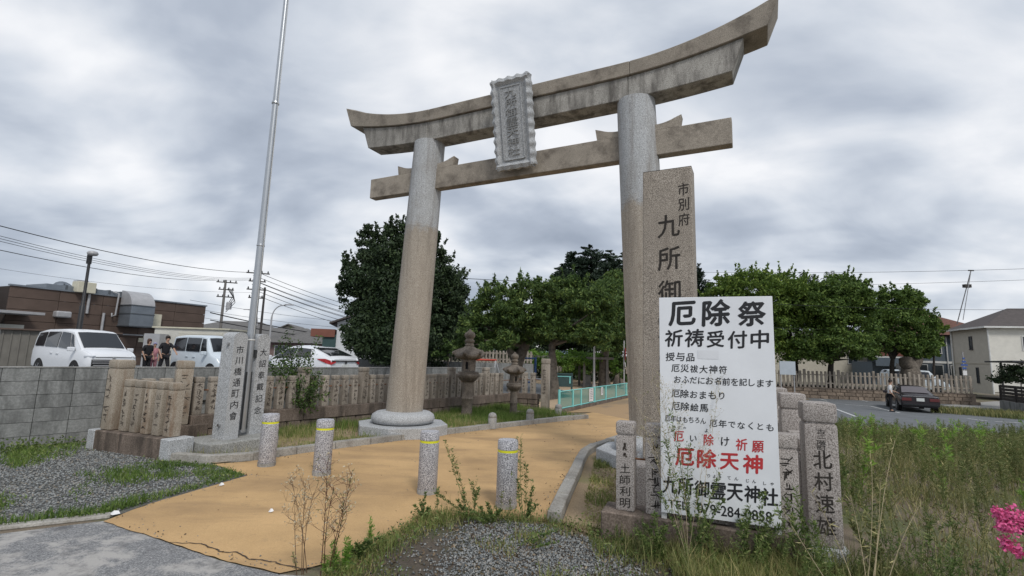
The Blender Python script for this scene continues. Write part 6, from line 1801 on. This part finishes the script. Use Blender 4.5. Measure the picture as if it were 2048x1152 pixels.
rtree('separate round green tree at the right end of the tree row', [(1795, 600, 38, 28), (1822, 612, 30, 30), (1790, 640, 50, 42), (1830, 648, 34, 36), (1782, 690, 46, 38), (1825, 692, 40, 30), (1758, 665, 26, 40)], 1783, 720, 38, 26000, 44, 'leaf_zelkova', .24)
rtree('small leafy tree in front of the brown-roofed house at right', [(1872, 662, 17, 13), (1862, 690, 20, 20), (1850, 710, 22, 16)], 1866, 715, 40, 3200, 45, 'leaf_camphor', .12)
p_ = at(1822, 765, 37.5); p_.z = -.86
tree('thick pollarded brown trunk stump between the right-hand trees', 'tree', p_, [([p_, at(1820, 740, 37.5), at(1812, 718, 37.5)], [.85, .62, .45]), ([at(1822, 735, 37.5), at(1838, 716, 37.5)], [.5, .3])], [px_blob(1822, 712, 37.5, 18, 10)], 700, .2, .1, 'leaf_zelkova', 'bark', name='tree_stump', seed=46)
bush('dark clipped hedge above the slatted fence at the right edge', [px_blob(2040, 752, 32.5, 42, 24), px_blob(2010, 762, 33, 22, 16), px_blob(2080, 750, 31, 40, 26)], 9000, .14, .07, 'leaf_evergreen', 'hedge', 'hedge', seed=47)
# shrub growing out through the left stone fence
sb = Vector((-4.15, 9.75, 0)); rng = np.random.default_rng(51)
shb = thing('shrub', 'wild green shrub with arching branches growing through the left stone fence', 'shrub', sb)
T = Tri(); S = Tri()
tips = [((575, 668), 9.7), ((562, 690), 9.6), ((600, 690), 9.7), ((637, 678), 9.9), ((612, 712), 9.7), ((535, 722), 9.4), ((552, 705), 9.5), ((580, 735), 9.4), ((600, 760), 9.3), ((640, 745), 9.6), ((628, 772), 9.2), ((560, 748), 9.1), ((650, 790), 9.4), ((600, 800), 9.2), ((575, 700), 9.6), ((615, 735), 9.5), ((545, 738), 9.3), ((625, 815), 9.3), ((595, 715), 9.6), ((570, 722), 9.4), ((640, 765), 9.3)]
for (uv, Y) in tips:
    tip = np.array(at(*uv, Y)) - np.array(sb); base = np.array([rng.uniform(-.1, .1), rng.uniform(-.1, .1), .2])
    mid = (base + tip) / 2 + np.array([0, 0, .18]) ; pts = [(1 - t) ** 2 * base + 2 * t * (1 - t) * mid + t * t * tip for t in np.linspace(0, 1, 9)]
    S.stalk(pts, .011, .003)
    for q in range(120):
        t = rng.uniform(.45, 1.03); c = (1 - t) ** 2 * base + 2 * t * (1 - t) * mid + t * t * tip
        T.leaves((c + rng.normal(0, .052, 3))[None], .062, .030, rng, .1)
S.build('stems', 'bark_dark', shb); T.build('foliage', 'leaf_shrub', shb)

# ---- grass, weeds, gravel
VG = [(-4.4, 6.85), (-3.75, 6.72), (-3.5, 7.0), (-2.9, 7.85), (-2.45, 8.35), (-1.6, 9.3), (-.7, 10.35), (.85, 11.9), (1.9, 12.85), (1.3, 13.5), (.95, 14.2), (.1, 14.65), (-4.35, 8.75), (-4.75, 8.0)]
def notin(x, y, lst):
    m = np.ones(len(x), bool)
    for cx_, cy_, r in lst: m &= (x - cx_) ** 2 + (y - cy_) ** 2 > r * r
    return m
solid = [(-1.99, 9.55, .82), (-1.0, 12.14, .18), (.13, 12.62, .14), (-4.03, 7.38, .50)]
rng = np.random.default_rng(61)
x, y = scatter(VG, 30000, rng, lambda x, y: notin(x, y, solid) * np.clip(.25 + 1.5 * (pnoise(x, y, 1.4) - .42), .05, 1))
T = Tri(); P = np.stack([x, y, np.full(len(x), .02)], 1); T.blades(P, np.full(len(x), .075) * (0.6 + pnoise(x, y, 2.0, 3)), .006, rng, .8); g_ = T.build('grass', 'grass_mixed'); prop(g_, 'short mixed green and dry grass on the left verge', 'grass', kind='stuff')
# taller green grass along the fence foot and round the lanterns
def fdist(x, y):      # distance from the back fence line towards the path
    return (x - F0.x) * FN.x + (y - F0.y) * FN.y
def dd1(x, y):
    d = fdist(x, y); ln = np.exp(-((x + 1.0) ** 2 + (y - 12.1) ** 2) / 1.2) + np.exp(-((x - .2) ** 2 + (y - 12.7) ** 2) / 1.6)
    return notin(x, y, solid) * np.clip(np.exp(-((d - .25) / .38) ** 2) * (.35 + .8 * pnoise(x, y, 1.2, 5)) + ln * .9 + .10 * (pnoise(x, y, 2.5, 8) > .68), 0, 1)
x, y = scatter(VG, 26000, rng, dd1)
T = Tri(); P = np.stack([x, y, np.full(len(x), .02)], 1); T.blades(P, .10 + .12 * pnoise(x, y, 1.5, 2), .009, rng, .5); g_ = T.build('tall_grass', 'grass_green'); prop(g_, 'taller fresh green grass along the foot of the left stone fence', 'grass', kind='stuff')
x, y = scatter(VG, 9000, rng, lambda x, y: notin(x, y, solid) * (pnoise(x, y, 1.1, 9) > .55))
T = Tri(); P = np.stack([x, y, np.full(len(x), .02)], 1); T.blades(P, .10 + .08 * pnoise(x, y, 2, 4), .006, rng, .6); g_ = T.build('dry_grass', 'grass_dry'); prop(g_, 'straw-coloured dry grass patches on the left verge', 'grass', kind='stuff')
# dead leaves and litter of twigs
x, y = scatter(VG, 5000, rng, lambda x, y: notin(x, y, solid)); T = Tri(); T.leaves(np.stack([x, y, np.full(len(x), .026)], 1), .028, .016, rng); g_ = T.build('fallen_leaves', 'grass_dry'); prop(g_, 'small brown fallen leaves scattered over the left verge', 'leaves', kind='stuff')
# left gravel: low green weeds
GVL = [(-3.5, 4.5), (-3.40, 4.95), (-3.08, 6.03), (-3.8, 6.52), (-4.5, 6.6), (-4.66, 7.1), (-6.3, 7.75), (-7.25, 6.85), (-9.0, 4.5), (-8.5, 1.2), (-4.0, 4.2)]
def dgl(x, y):
    dw = np.abs((x - W0.x) * WD.y - (y - W0.y) * WD.x)
    e1 = np.abs((x + 3.4) * (-1.1) + (y - 4.9) * .30) / 1.14       # orange edge
    edge = np.exp(-(e1 / .16) ** 2) * (y < 6.6)
    ed2 = np.exp(-(((x + 4.0) * (-.56) + (y - 4.2) * .83) / .16) ** 2)
    tri = np.clip((y - 5.35) / .7, 0, 1) * np.clip((x + 4.9) / .8, 0, 1) * np.clip(2.2 * pnoise(x, y, 2.4, 2) - .55, 0, 1)
    return np.clip(np.exp(-(dw / .50) ** 2) * 1.0 + edge * .8 + ed2 * .9 + tri * .8 + 1.6 * np.clip(pnoise(x, y, 1.3, 6) - .62, 0, 1), 0, 1)
x, y = scatter(GVL, 34000, rng, lambda x, y: np.clip(dgl(x, y) * 1.2, 0, 1))
T = Tri(); P = np.stack([x, y, np.full(len(x), .01)], 1); T.blades(P, .035 + .06 * pnoise(x, y, 1.6, 1) ** 2, .009, rng, 1.2); g_ = T.build('ground_weeds', 'grass_green'); prop(g_, 'low green weeds creeping over the left gravel and its edges', 'weeds', kind='stuff')
x, y = scatter(GVL, 7000, rng, lambda x, y: dgl(x, y) * (np.abs((x - W0.x) * WD.y - (y - W0.y) * WD.x) < .75))
T = Tri(); P = np.stack([x, y, rng.uniform(.02, .16, len(x))], 1); T.leaves(P, .045, .026, rng, .2); g_ = T.build('leafy_weeds', 'weed_green'); prop(g_, 'leafy low weeds at the foot of the block wall', 'weeds', kind='stuff')
x, y = scatter(GVL, 9000, rng, lambda x, y: np.clip(dgl(x, y), 0, 1) * (y < 7)); T = Tri(); P = np.stack([x, y, rng.uniform(.01, .06, len(x))], 1); T.leaves(P, .03, .018, rng, .2); g_ = T.build('clover_weeds', 'weed_green'); prop(g_, 'tiny broad-leaved weeds matted over the left gravel', 'weeds', kind='stuff')
# gravel stones
def stones(poly, n, rng, smin, smax, z, dens=None):
    x, y = scatter(poly, n, rng, dens); n = len(x); s = rng.uniform(smin, smax, (n, 1))
    base = np.array([(1, 0, 0), (0, 1, 0), (-1, 0, 0), (0, -1, 0), (0, 0, 1), (0, 0, -1)], float)
    J = base[None] * rng.uniform(.55, 1.25, (n, 6, 1)) * s[:, None] * np.array([1, .85, .62])
    J += rng.normal(0, .12, (n, 6, 3)) * s[:, None]
    th = rng.uniform(0, 6.28, n); c, sn = np.cos(th), np.sin(th)
    X = J[..., 0] * c[:, None] - J[..., 1] * sn[:, None] + x[:, None]; Y_ = J[..., 0] * sn[:, None] + J[..., 1] * c[:, None] + y[:, None]; Z = J[..., 2] + z + s * .25
    V = np.stack([X, Y_, Z], -1).reshape(-1, 3); i = np.arange(n)[:, None] * 6
    F = np.concatenate([i + f for f in ([0, 1, 4], [1, 2, 4], [2, 3, 4], [3, 0, 4], [1, 0, 5], [2, 1, 5], [3, 2, 5], [0, 3, 5])], 0)
    return V, F
def _gr(t, b):
    g = nd(t, 'ShaderNodeNewGeometry')
    c = ramp(t, g.outputs['Random Per Island'], [(0, (.075, .08, .08)), (.45, (.19, .20, .20)), (.8, (.33, .34, .335)), (1, (.27, .23, .18))])
    t.links.new(c, b.inputs['Base Color']); b.inputs['Roughness'].default_value = .9
mat('gravel_stone', _gr)
V, F = stones(GVL, 30000, rng, .008, .017, .012, lambda x, y: (y > 3.0) * (x > -7.3) * np.clip(1.25 - dgl(x, y), .1, 1))
g_ = tri_mesh('gravel', V, F, 'gravel_stone'); prop(g_, 'grey crushed gravel of the left yard', 'gravel', kind='stuff')
GP = [(-3.40, 4.40), (-3.37, 4.90), (-3.05, 6.05), (-3.7, 6.57), (-2.8, 7.6), (-.5, 10.1), (1.9, 12.5), (2.0, 9.6), (1.3, 8.4), (.5, 5.5), (.36, 4.8), (-.23, 4.86), (-.74, 4.81), (-.98, 4.1), (-1.15, 3.8), (-1.5, 3.55), (-2.01, 3.74), (-2.55, 4.01)]
def dgp(x, y):
    m = np.full(len(x), 9.0)
    for (x0, y0), (x1, y1) in zip(GP, GP[1:] + GP[:1]):
        L2 = (x1 - x0) ** 2 + (y1 - y0) ** 2; t = np.clip(((x - x0) * (x1 - x0) + (y - y0) * (y1 - y0)) / L2, 0, 1)
        m = np.minimum(m, np.hypot(x - x0 - t * (x1 - x0), y - y0 - t * (y1 - y0)))
    return np.clip(np.exp(-(m / .07) ** 1.2) * (.3 + pnoise(x, y, 2.5, 3)) + .004, 0, 1)
V, F = stones(GP, 5000, rng, .003, .009, .013, dgp)
g_ = tri_mesh('grit', V, F, 'gravel_stone'); prop(g_, 'loose grit along the edges of the orange path', 'gravel', kind='stuff')
x, y = scatter(GP, 500, rng, lambda x, y: np.clip(dgp(x, y) * 2 + .04, 0, 1)); T = Tri(); T.leaves(np.stack([x, y, np.full(len(x), .02)], 1), .028, .014, rng); g_ = T.build('dead_leaves', 'leaf_litter'); prop(g_, 'a few dead leaves blown over the orange path', 'leaves', kind='stuff')
GVR = [(-1.05, 3.6), (-.90, 4.05), (-.70, 4.74), (-.23, 4.79), (.35, 4.66), (.86, 4.25), (1.6, 3.95), (1.5, 3.1), (.5, 2.6), (-.8, 2.9)]
V, F = stones(GVR, 15000, rng, .007, .014, .012, lambda x, y: np.clip(1.4 - 2.0 * np.abs((x - .25) / 1.0) ** 2 - .5 * np.clip(y - 4.2, 0, 1) * 2, .08, 1))
g_ = tri_mesh('gravel', V, F, 'gravel_stone'); prop(g_, 'grey crushed gravel patch at the bottom centre before the signboard', 'gravel', kind='stuff')
# right sandy verge: sparse tufts
VR = [(.70, 4.78), (.85, 5.49), (1.08, 6.50), (1.34, 7.70), (1.7, 8.6), (2.4, 9.4), (2.6, 8.6), (1.35, 6.2), (1.05, 5.0), (.95, 4.6)]
x, y = scatter(VR, 7000, rng, lambda x, y: np.clip(2.4 * (pnoise(x, y, 2.2, 2) - .45), .03, 1))
T = Tri(); P = np.stack([x, y, np.full(len(x), .02)], 1); T.blades(P, .05 + .05 * pnoise(x, y, 3, 1), .007, rng, .9); g_ = T.build('grass', 'grass_mixed'); prop(g_, 'sparse grass tufts on the sandy verge right of the path', 'grass', kind='stuff')
x, y = scatter(VR, 2500, rng); T = Tri(); T.leaves(np.stack([x, y, np.full(len(x), .026)], 1), .03, .018, rng); g_ = T.build('fallen_leaves', 'grass_dry'); prop(g_, 'brown fallen leaves on the sandy verge right of the path', 'leaves', kind='stuff')
# weeds round the front gravel patch and the stone fence foot
FP = [(-1.2, 3.5), (-1.0, 4.1), (-.77, 4.82), (-.2, 4.88), (.40, 4.80), (.84, 4.55), (.9, 4.35), (2.2, 3.85), (2.9, 3.7), (2.6, 2.4), (0, 2.0), (-1.0, 2.7)]
def dfp(x, y):
    e1 = np.abs((x + .95) * .93 - (y - 4.1) * .33); e2 = np.abs(y - 4.80)
    e3 = np.abs((x - 1.0) * .367 + (y - 4.2) * .93)
    return np.clip(np.exp(-(e1 / .16) ** 2) * 1.0 + np.exp(-(e2 / .16) ** 2) * .7 + np.exp(-(e3 / .28) ** 2) * (x > .7) * .9 + (x > 1.2) * .6 + 1.5 * np.clip(pnoise(x, y, 2.0, 4) - .66, 0, 1) + (y < 3.3) * (x > .6) * .4, 0, 1)
x, y = scatter(FP, 5000, rng, lambda x, y: np.clip(dfp(x, y) + .25, 0, 1)); T = Tri(); T.leaves(np.stack([x, y, np.full(len(x), .028)], 1), .035, .014, rng); g_ = T.build('dead_leaves', 'leaf_litter'); prop(g_, 'brown leaf litter over the bottom centre gravel', 'leaves', kind='stuff')
x, y = scatter(FP, 5000, rng, lambda x, y: np.clip(dfp(x, y) * 1.1, 0, 1)); T = Tri(); P = np.stack([x, y, rng.uniform(.02, .12, len(x))], 1); T.leaves(P, .035, .013, rng, .3); g_ = T.build('leafy_weeds', 'weed_green'); prop(g_, 'small leafy weeds matted at the rim of the bottom centre gravel', 'weeds', kind='stuff')
x, y = scatter(FP, 22000, rng, dfp)
T = Tri(); P = np.stack([x, y, np.full(len(x), .01)], 1); T.blades(P, .05 + .12 * pnoise(x, y, 2, 1) * (.5 + .5 * (x > .6)), .005, rng, 1.0); g_ = T.build('grass', 'grass_mixed'); prop(g_, 'rough grass around the bottom-centre gravel and signboard foot', 'grass', kind='stuff')
x, y = scatter(FP, 5000, rng, lambda x, y: dfp(x, y) * (x > .9)); T = Tri(); P = np.stack([x, y, np.full(len(x), .01)], 1); T.blades(P, .16 + .14 * pnoise(x, y, 2, 3), .006, rng, .8); g_ = T.build('tall_grass', 'weed_olive'); prop(g_, 'tall olive grass at the foot of the signboard', 'grass', kind='stuff')

# weed field on the right
def weed_proto(h, n, L, Wd, rng, bushy=.10, branches=4):
    T = Tri(); S = Tri()
    def stem(b, tip, n_, r):
        b = np.array(b, float); tip = np.array(tip, float); mid = (b + tip) / 2 + np.array([rng.normal(0, .03), rng.normal(0, .03), .03 * h])
        pts = [(1 - t) ** 2 * b + 2 * t * (1 - t) * mid + t * t * tip for t in np.linspace(0, 1, 5)]
        T.stalk(pts, r, r * .3)
        t = rng.uniform(.15, 1.0, n_)[:, None]; P = (1 - t) ** 2 * b + 2 * t * (1 - t) * mid + t * t * tip
        d = unit(n_, rng); d[:, 2] = np.abs(d[:, 2]) * .6 + .25; d /= np.linalg.norm(d, axis=1, keepdims=True)
        T.leaves(P + d * L * .45, L, Wd, rng, 0, d)
    top = np.array([rng.normal(0, bushy), rng.normal(0, bushy), h]); stem((0, 0, 0), top, n // 2, .004 + .003 * h)
    for k in range(branches):
        f = rng.uniform(.2, .8); b = top * f; d = unit(1, rng)[0]; d[2] = abs(d[2]) + .5; d /= np.linalg.norm(d)
        stem(b, b + d * h * rng.uniform(.25, .5), n // (2 * branches), .003)
    return np.concatenate(T.V), np.concatenate(T.F)
def plant_field(name, label, protos, xs, ys, hs, m, rng, z0=None):
    VV, FF, n = [], [], 0
    zs = ZG(xs, ys) if z0 is None else np.full(len(xs), z0)
    for x_, y_, z_, h_ in zip(xs, ys, zs, hs):
        V, F = protos[rng.integers(0, len(protos))]; th = rng.uniform(0, 6.28); c, s_ = math.cos(th), math.sin(th)
        Rm = np.array([[c, s_, 0], [-s_, c, 0], [0, 0, 1]]); VV.append((V @ Rm) * h_ + np.array([x_, y_, z_])); FF.append(F + n); n += len(V)
    o = tri_mesh(name, np.concatenate(VV), np.concatenate(FF), m); prop(o, label, 'weeds', kind='stuff'); return o
pr_a = [weed_proto(1.0, 190, .085, .016, rng, .14, 6) for _ in range(5)]
pr_b = [weed_proto(1.0, 130, .12, .022, rng, .06, 2) for _ in range(4)]
pr_f = [weed_proto(1.0, 260, .05, .008, rng, .15, 8) for _ in range(4)]
def fieldpoly(a, b): return [(2.75, 2.4), (2.95, 4.2), (4.3, 7.6), (5.6, 11.0), (8.5, 17.0), (22, 17), (22, 9), (9, 2.4)]
FIELD = [(2.85, 2.2), (2.95, 4.0), (4.35, 7.5), (5.9, 11.3), (8.8, 17.5), (26, 19), (22, 9), (8, 2.2)]
x, y = scatter(FIELD, 1500, rng, lambda x, y: np.clip((.30 + .7 * (pnoise(x, y, .7, 2) > .45)) * np.where(y > 5.4, 1, .35), 0, 1) * (x / y < 1.2))
plant_field('weeds', 'green leafy weeds filling the sloping plot at right', pr_a, x, y, (.30 + .34 * rng.uniform(0, 1, len(x))) * np.where(y < 7, .95, 1.0), 'weed_mix', rng)
x, y = scatter(FIELD, 170, rng, lambda x, y: (pnoise(x, y, 1.0, 7) > .6) * (x / y < 1.2) * (y > 4.2))
plant_field('goldenrod_weeds', 'bright green taller weed stalks standing up from the right-hand plot', pr_b, x, y, .38 + .42 * rng.uniform(0, 1, len(x)), 'weed_bright', rng)
x, y = scatter(FIELD, 800, rng, lambda x, y: np.clip(pnoise(x, y, 1.2, 12), .2, 1) * (x / y < 1.3) * (y < 9))
plant_field('feathery_weeds', 'olive feathery weeds among the right-hand plot', pr_f, x, y, .25 + .35 * rng.uniform(0, 1, len(x)), 'weed_olive', rng)
x, y = scatter(FIELD, 34000, rng, lambda x, y: (x / y < 1.25) * np.clip(.5 + pnoise(x, y, 1.1, 3) - 1.2 * np.exp(-((x - 4.3) ** 2 / 2.2 + (y - 4.7) ** 2 / .7)), .05, 1) * np.clip(1.3 - y / 16, .3, 1))
T = Tri(); P = np.stack([x, y, ZG(x, y)], 1); T.blades(P, .07 + .18 * pnoise(x, y, 1.5, 6), .008, rng, 1.1); g_ = T.build('field_grass', 'weed_olive'); prop(g_, 'rank olive grass across the right-hand plot', 'grass', kind='stuff')
x, y = scatter(FIELD, 14000, rng, lambda x, y: (x / y < 1.25) * (pnoise(x, y, 1.4, 5) > .48))
T = Tri(); P = np.stack([x, y, ZG(x, y)], 1); T.blades(P, .14 + .24 * pnoise(x, y, 1.5, 8), .006, rng, 1.4); g_ = T.build('straw_stalks', 'grass_dry'); prop(g_, 'straw-coloured bent stalks in the right-hand plot', 'grass', kind='stuff')
x, y = scatter(FIELD, 16000, rng, lambda x, y: (x / y < 1.2) * (y < 8) * np.clip(pnoise(x, y, .9, 4), .2, 1)); T = Tri(); P = np.stack([x, y, ZG(x, y) + .015], 1); T.leaves(P, .05, .02, rng); g_ = T.build('dead_leaves', 'leaf_litter'); prop(g_, 'brown dead leaves and stems matted on the right-hand plot', 'leaves', kind='stuff')
# verge strip between the lot and the pickets
x, y = scatter([tuple(lot(1860, 826)), tuple(lot(2060, 842)), tuple(lot(2060, 832)), tuple(lot(1880, 820))], 2500, rng)
T = Tri(); P = np.stack([x, y, np.full(len(x), -.83)], 1); T.blades(P, np.full(len(x), .3), .04, rng, .6); g_ = T.build('verge_grass', 'weed_olive'); prop(g_, 'thin olive grass strip between the parking lot and the side road', 'grass', kind='stuff')

# ---- individual foreground plants
def spray(name, label, base, tips, Y, leafm, stemm, r=.004, leaf=(.03, .012), nl=60, lo=.25, twigs=0, twl=.08, dots=0, seed=0, cat='weed', bend=.1):
    rng = np.random.default_rng(700 + seed); t = thing(name, label, cat, base); B = np.array(base, float)
    T = Tri(); S = Tri(); D = Tri()
    for j, tp_ in enumerate(tips):
        tip = np.array(at(tp_[0], tp_[1], tp_[2] if len(tp_) > 2 else Y)) - B; b = np.array([rng.uniform(-.03, .03), rng.uniform(-.03, .03), 0])
        mid = b + (tip - b) * .5 + np.array([rng.uniform(-bend, bend) * .5, 0, np.linalg.norm(tip) * bend * .5])
        f = lambda q: (1 - q) ** 2 * b + 2 * q * (1 - q) * mid + q * q * tip
        S.stalk([f(q) for q in np.linspace(0, 1, 9)], r, r * .35)
        if nl:
            q = rng.uniform(lo, 1.0, nl); P = np.array([f(a) for a in q]); d = unit(nl, rng); d[:, 2] = np.abs(d[:, 2]) * .7 + .2
            T.leaves(P + d * leaf[0] * .5, leaf[0], leaf[1], rng, 0, d)
        for k in range(twigs):
            a = rng.uniform(.35, 1.0); p = f(a); d = unit(1, rng)[0]; d[2] = abs(d[2]) + .5; d /= np.linalg.norm(d); e_ = p + d * twl * rng.uniform(.5, 1.6)
            m2 = (p + e_) / 2 + rng.normal(0, .012, 3); S.stalk([p, m2, e_], r * .4, r * .2)
            for z in range(3):
                d2 = unit(1, rng)[0]; d2[2] = abs(d2[2]); e2 = e_ + d2 * twl * .35; S.stalk([m2 if z == 0 else e_, e2], r * .25, r * .15)
                if dots: D.leaves((e2 + rng.normal(0, .003, (dots, 3))), .010, .008, rng)
            if nl and k % 2: T.leaves(e_ + rng.normal(0, .02, (4, 3)), leaf[0], leaf[1], rng)
    S.build('stems', stemm, t)
    if nl: T.build('foliage', leafm, t)
    if dots: prop(D.build('seed_heads', 'seed_cream', t), kind='stuff')
    return t
g = gnd
spray('dried_weed', 'dried brown branching weed with seed heads, left one of the pair at the bottom', g(603, 1149), [(580, 955), (612, 960), (628, 985), (590, 1000)], 3.32, None, 'stem_dry', .0035, nl=0, twigs=15, twl=.085, dots=3, seed=1)
spray('dried_weed', 'dried reddish-brown weed with pale seed heads, right one of the pair at the bottom', g(650, 1149), [(655, 925), (705, 940), (690, 1000), (668, 975)], 3.34, 'weed_olive', 'stem_red', .004, leaf=(.03, .005), nl=22, lo=.2, twigs=17, twl=.09, dots=3, seed=2)
spray('dead_flower_stalk', 'dark dead flower spike at the bottom, left of the green shoots', g(592, 1151), [(585, 1105)], 3.32, 'grass_dry', 'stem_dry', .004, leaf=(.02, .008), nl=40, seed=3)
for i, (u, v, ut, vt, n_, lab) in enumerate(((672, 1149, 668, 1085, 130, 'bright green feathery weed shoot at the bottom, beside the dried weeds'), (690, 1150, 694, 1078, 150, 'tallest of the bright green feathery shoots at the bottom edge'), (655, 1151, 652, 1112, 90, 'small bright green feathery shoot at the bottom edge'), (741, 1100, 740, 1036, 80, 'slender pale green upright shoot on the edge of the orange path'))):
    b = g(u, v); spray('green_weed', lab, b, [(ut, vt), (ut + 4, vt + 18)], b.y, 'weed_bright', 'stem_green', .003, leaf=(.04, .007), nl=n_, lo=.1, seed=10 + i, bend=.02)
b = g(700, 1130); spray('green_weed', 'patch of mixed weeds at the left tip of the bottom gravel', b, [(700, 1095), (715, 1085), (725, 1100), (740, 1080), (760, 1075)], b.y, 'weed_green', 'stem_green', .003, leaf=(.04, .012), nl=90, lo=.1, seed=16)
b = g(943, 1042); spray('climbing_weed', 'long thin weed stem arching up between the two right bollards', b, [(890, 882, 4.9), (905, 912, 4.85), (870, 985, 4.8), (958, 975, 4.8), (940, 960, 4.8), (925, 985, 4.8), (915, 1000, 4.8)], 4.8, 'weed_green', 'stem_green', .003, leaf=(.032, .011), nl=75, lo=.35, twigs=5, twl=.05, seed=20)
b = g(846, 1045); spray('green_weed', 'small leafy weed below the third bollard', b, [(838, 1000), (852, 985), (828, 1010), (858, 1015)], b.y, 'weed_green', 'stem_green', .003, leaf=(.028, .014), nl=55, lo=.3, seed=21)
b = g(875, 1042); spray('green_weed', 'single slender weed right of the third bollard foot', b, [(876, 975)], b.y, 'weed_green', 'stem_green', .003, leaf=(.028, .009), nl=60, lo=.4, seed=22)
b = g(1050, 1048); spray('climbing_weed', 'tall leafy weed rising just right of the nearest bollard', b, [(1042, 880), (1052, 930), (1066, 975), (1035, 960), (1060, 1005), (1075, 1010)], 4.75, 'weed_green', 'stem_green', .0035, leaf=(.034, .012), nl=80, lo=.3, twigs=5, twl=.06, seed=23)
b = g(1003, 1050); spray('green_weed', 'short weed in front of the nearest bollard', b, [(1003, 985), (1020, 1000), (990, 1015)], b.y, 'weed_olive', 'stem_green', .003, leaf=(.03, .009), nl=50, lo=.2, seed=24)
b = g(985, 1052); spray('green_weed', 'low weed clump at the top edge of the bottom gravel', b, [(960, 1015), (975, 1008), (930, 1018), (1000, 1022), (915, 1025)], b.y, 'weed_green', 'stem_green', .003, leaf=(.035, .013), nl=70, lo=.15, seed=25)
# weeds in front of the signboard
b = Vector((1.42, 3.86, 0)); spray('climbing_weed', 'rangy weed with leafy stems climbing in front of the lower left of the signboard', b, [(1333, 880, 3.95), (1350, 950, 3.9), (1340, 820, 4.0), (1322, 985, 3.9), (1378, 900, 3.9), (1395, 985, 3.9), (1440, 950, 3.9), (1450, 1000, 3.85), (1412, 1040, 3.8)], 3.9, 'weed_green', 'stem_green', .004, leaf=(.034, .011), nl=95, lo=.25, twigs=9, twl=.07, seed=30, bend=.16)
spray('dried_weed', 'very fine dry branching weed reaching across the left edge of the signboard', Vector((1.36, 3.84, 0)), [(1300, 760, 4.1), (1320, 745, 4.1), (1345, 790, 4.0), (1268, 790, 4.1), (1285, 850, 4.0), (1425, 830, 3.9), (1440, 760, 4.0)], 4.0, 'weed_olive', 'stem_straw', .0022, leaf=(.02, .006), nl=14, lo=.5, twigs=20, twl=.10, dots=1, seed=31, bend=.12)
for i, (x_, y_, tl, lab) in enumerate(((1.75, 3.72, [(1500, 1010), (1525, 985), (1545, 1030), (1480, 1040), (1560, 1050)], 'green weed clump hiding the right signboard post'), (2.15, 3.62, [(1575, 1000), (1600, 1020), (1555, 1020), (1625, 1040), (1590, 975)], 'green weed clump between the signboard and the big corner post'), (1.2, 3.9, [(1290, 1050), (1310, 1030), (1270, 1060), (1330, 1055)], 'grassy weed clump at the left signboard post'), (2.62, 3.5, [(1700, 1040), (1680, 1000), (1730, 1030), (1715, 985)], 'olive weed clump at the foot of the big corner post'))):
    spray('green_weed', lab, Vector((x_, y_, 0)), [(u_, v_, y_) for u_, v_ in tl], y_, 'weed_green' if i < 3 else 'weed_olive', 'stem_green', .0035, leaf=(.04, .012), nl=120, lo=.1, twigs=4, twl=.06, seed=40 + i)
x, y = scatter([(.80, 4.20), (.95, 4.28), (2.35, 3.75), (2.95, 3.72), (3.3, 3.2), (2.6, 2.9), (1.1, 3.7)], 75, rng)
plant_field('weeds', 'thick green weeds crowding the foot of the signboard and the stone fence', pr_a, x, y, .16 + .26 * rng.uniform(0, 1, len(x)) * np.clip((x - .7) / 1.2, .3, 1), 'weed_green', rng, .0)
x, y = scatter([(2.7, 3.9), (2.9, 4.6), (4.2, 7.4), (4.6, 7.2), (3.8, 5.0), (3.2, 3.5)], 28, rng)
plant_field('weeds', 'bright leafy weeds along the right side of the stone fence', pr_b, x, y, .18 + .25 * rng.uniform(0, 1, len(x)), 'weed_green', rng)
b = Vector((2.0, 2.9, 0)); spray('straw_grass', 'long straw-coloured grass stalks bending across the bottom right', b, [(1620, 980, 3.2), (1700, 990, 3.0), (1760, 960, 3.1), (1790, 880, 3.2), (1560, 1010, 3.2), (1840, 1010, 3.0), (1740, 900, 3.2)], 3.1, 'grass_dry', 'stem_straw', .003, leaf=(.05, .006), nl=18, lo=.4, seed=50, bend=.3)
b = g(1030, 1105); spray('low_weed', 'small dark weed in the bottom centre gravel', b, [(1085, 1070), (1110, 1060), (1120, 1085)], b.y, 'weed_green', 'stem_dry', .0025, leaf=(.03, .014), nl=50, lo=.3, seed=51)
# pink crape myrtle branch at the right edge
fb_ = thing('flowering_branch', 'bright pink crape myrtle blossoms on a branch at the bottom right corner', 'flowering shrub', Vector((2.35, 1.75, 0)))
rng = np.random.default_rng(91); S = Tri(); T = Tri(); L3 = Tri(); B = np.array((2.35, 1.75, 0))
S.stalk([np.array((0, 0, 0)), np.array((-.03, 0, .5)), np.array(at(2140, 1120, 1.75)) - B], .012, .007)
for (u_, v_, r_) in ((1990, 1022, .026), (2022, 1022, .030), (2012, 1048, .034), (2036, 1040, .028), (1997, 1045, .022), (2008, 1082, .024), (2026, 1096, .018), (2050, 1030, .03), (2002, 1010 + 25, .02), (2060, 1085, .03)):
    c = np.array(at(u_, v_, 1.75)) - B
    S.stalk([np.array(at(2140, 1125, 1.78)) - B, (np.array(at(2090, 1090, 1.76)) - B), c], .005, .0015)
    for k in range(16):
        cc_ = c + np.array([.012, 0, -.008]) + unit(1, rng)[0] * r_ * .8 * rng.uniform(.3, 1.0); T.leaves(cc_ + rng.normal(0, .006, (7, 3)), .014, .010, rng)
for k in range(26):
    c = np.array(at(rng.uniform(2040, 2150), rng.uniform(1060, 1150), 1.8)) - B; L3.leaves(c[None], .045, .022, rng)
S.build('stems', 'stem_red', fb_); T.build('blossoms', 'flower_pink', fb_); L3.build('foliage', 'weed_green', fb_)
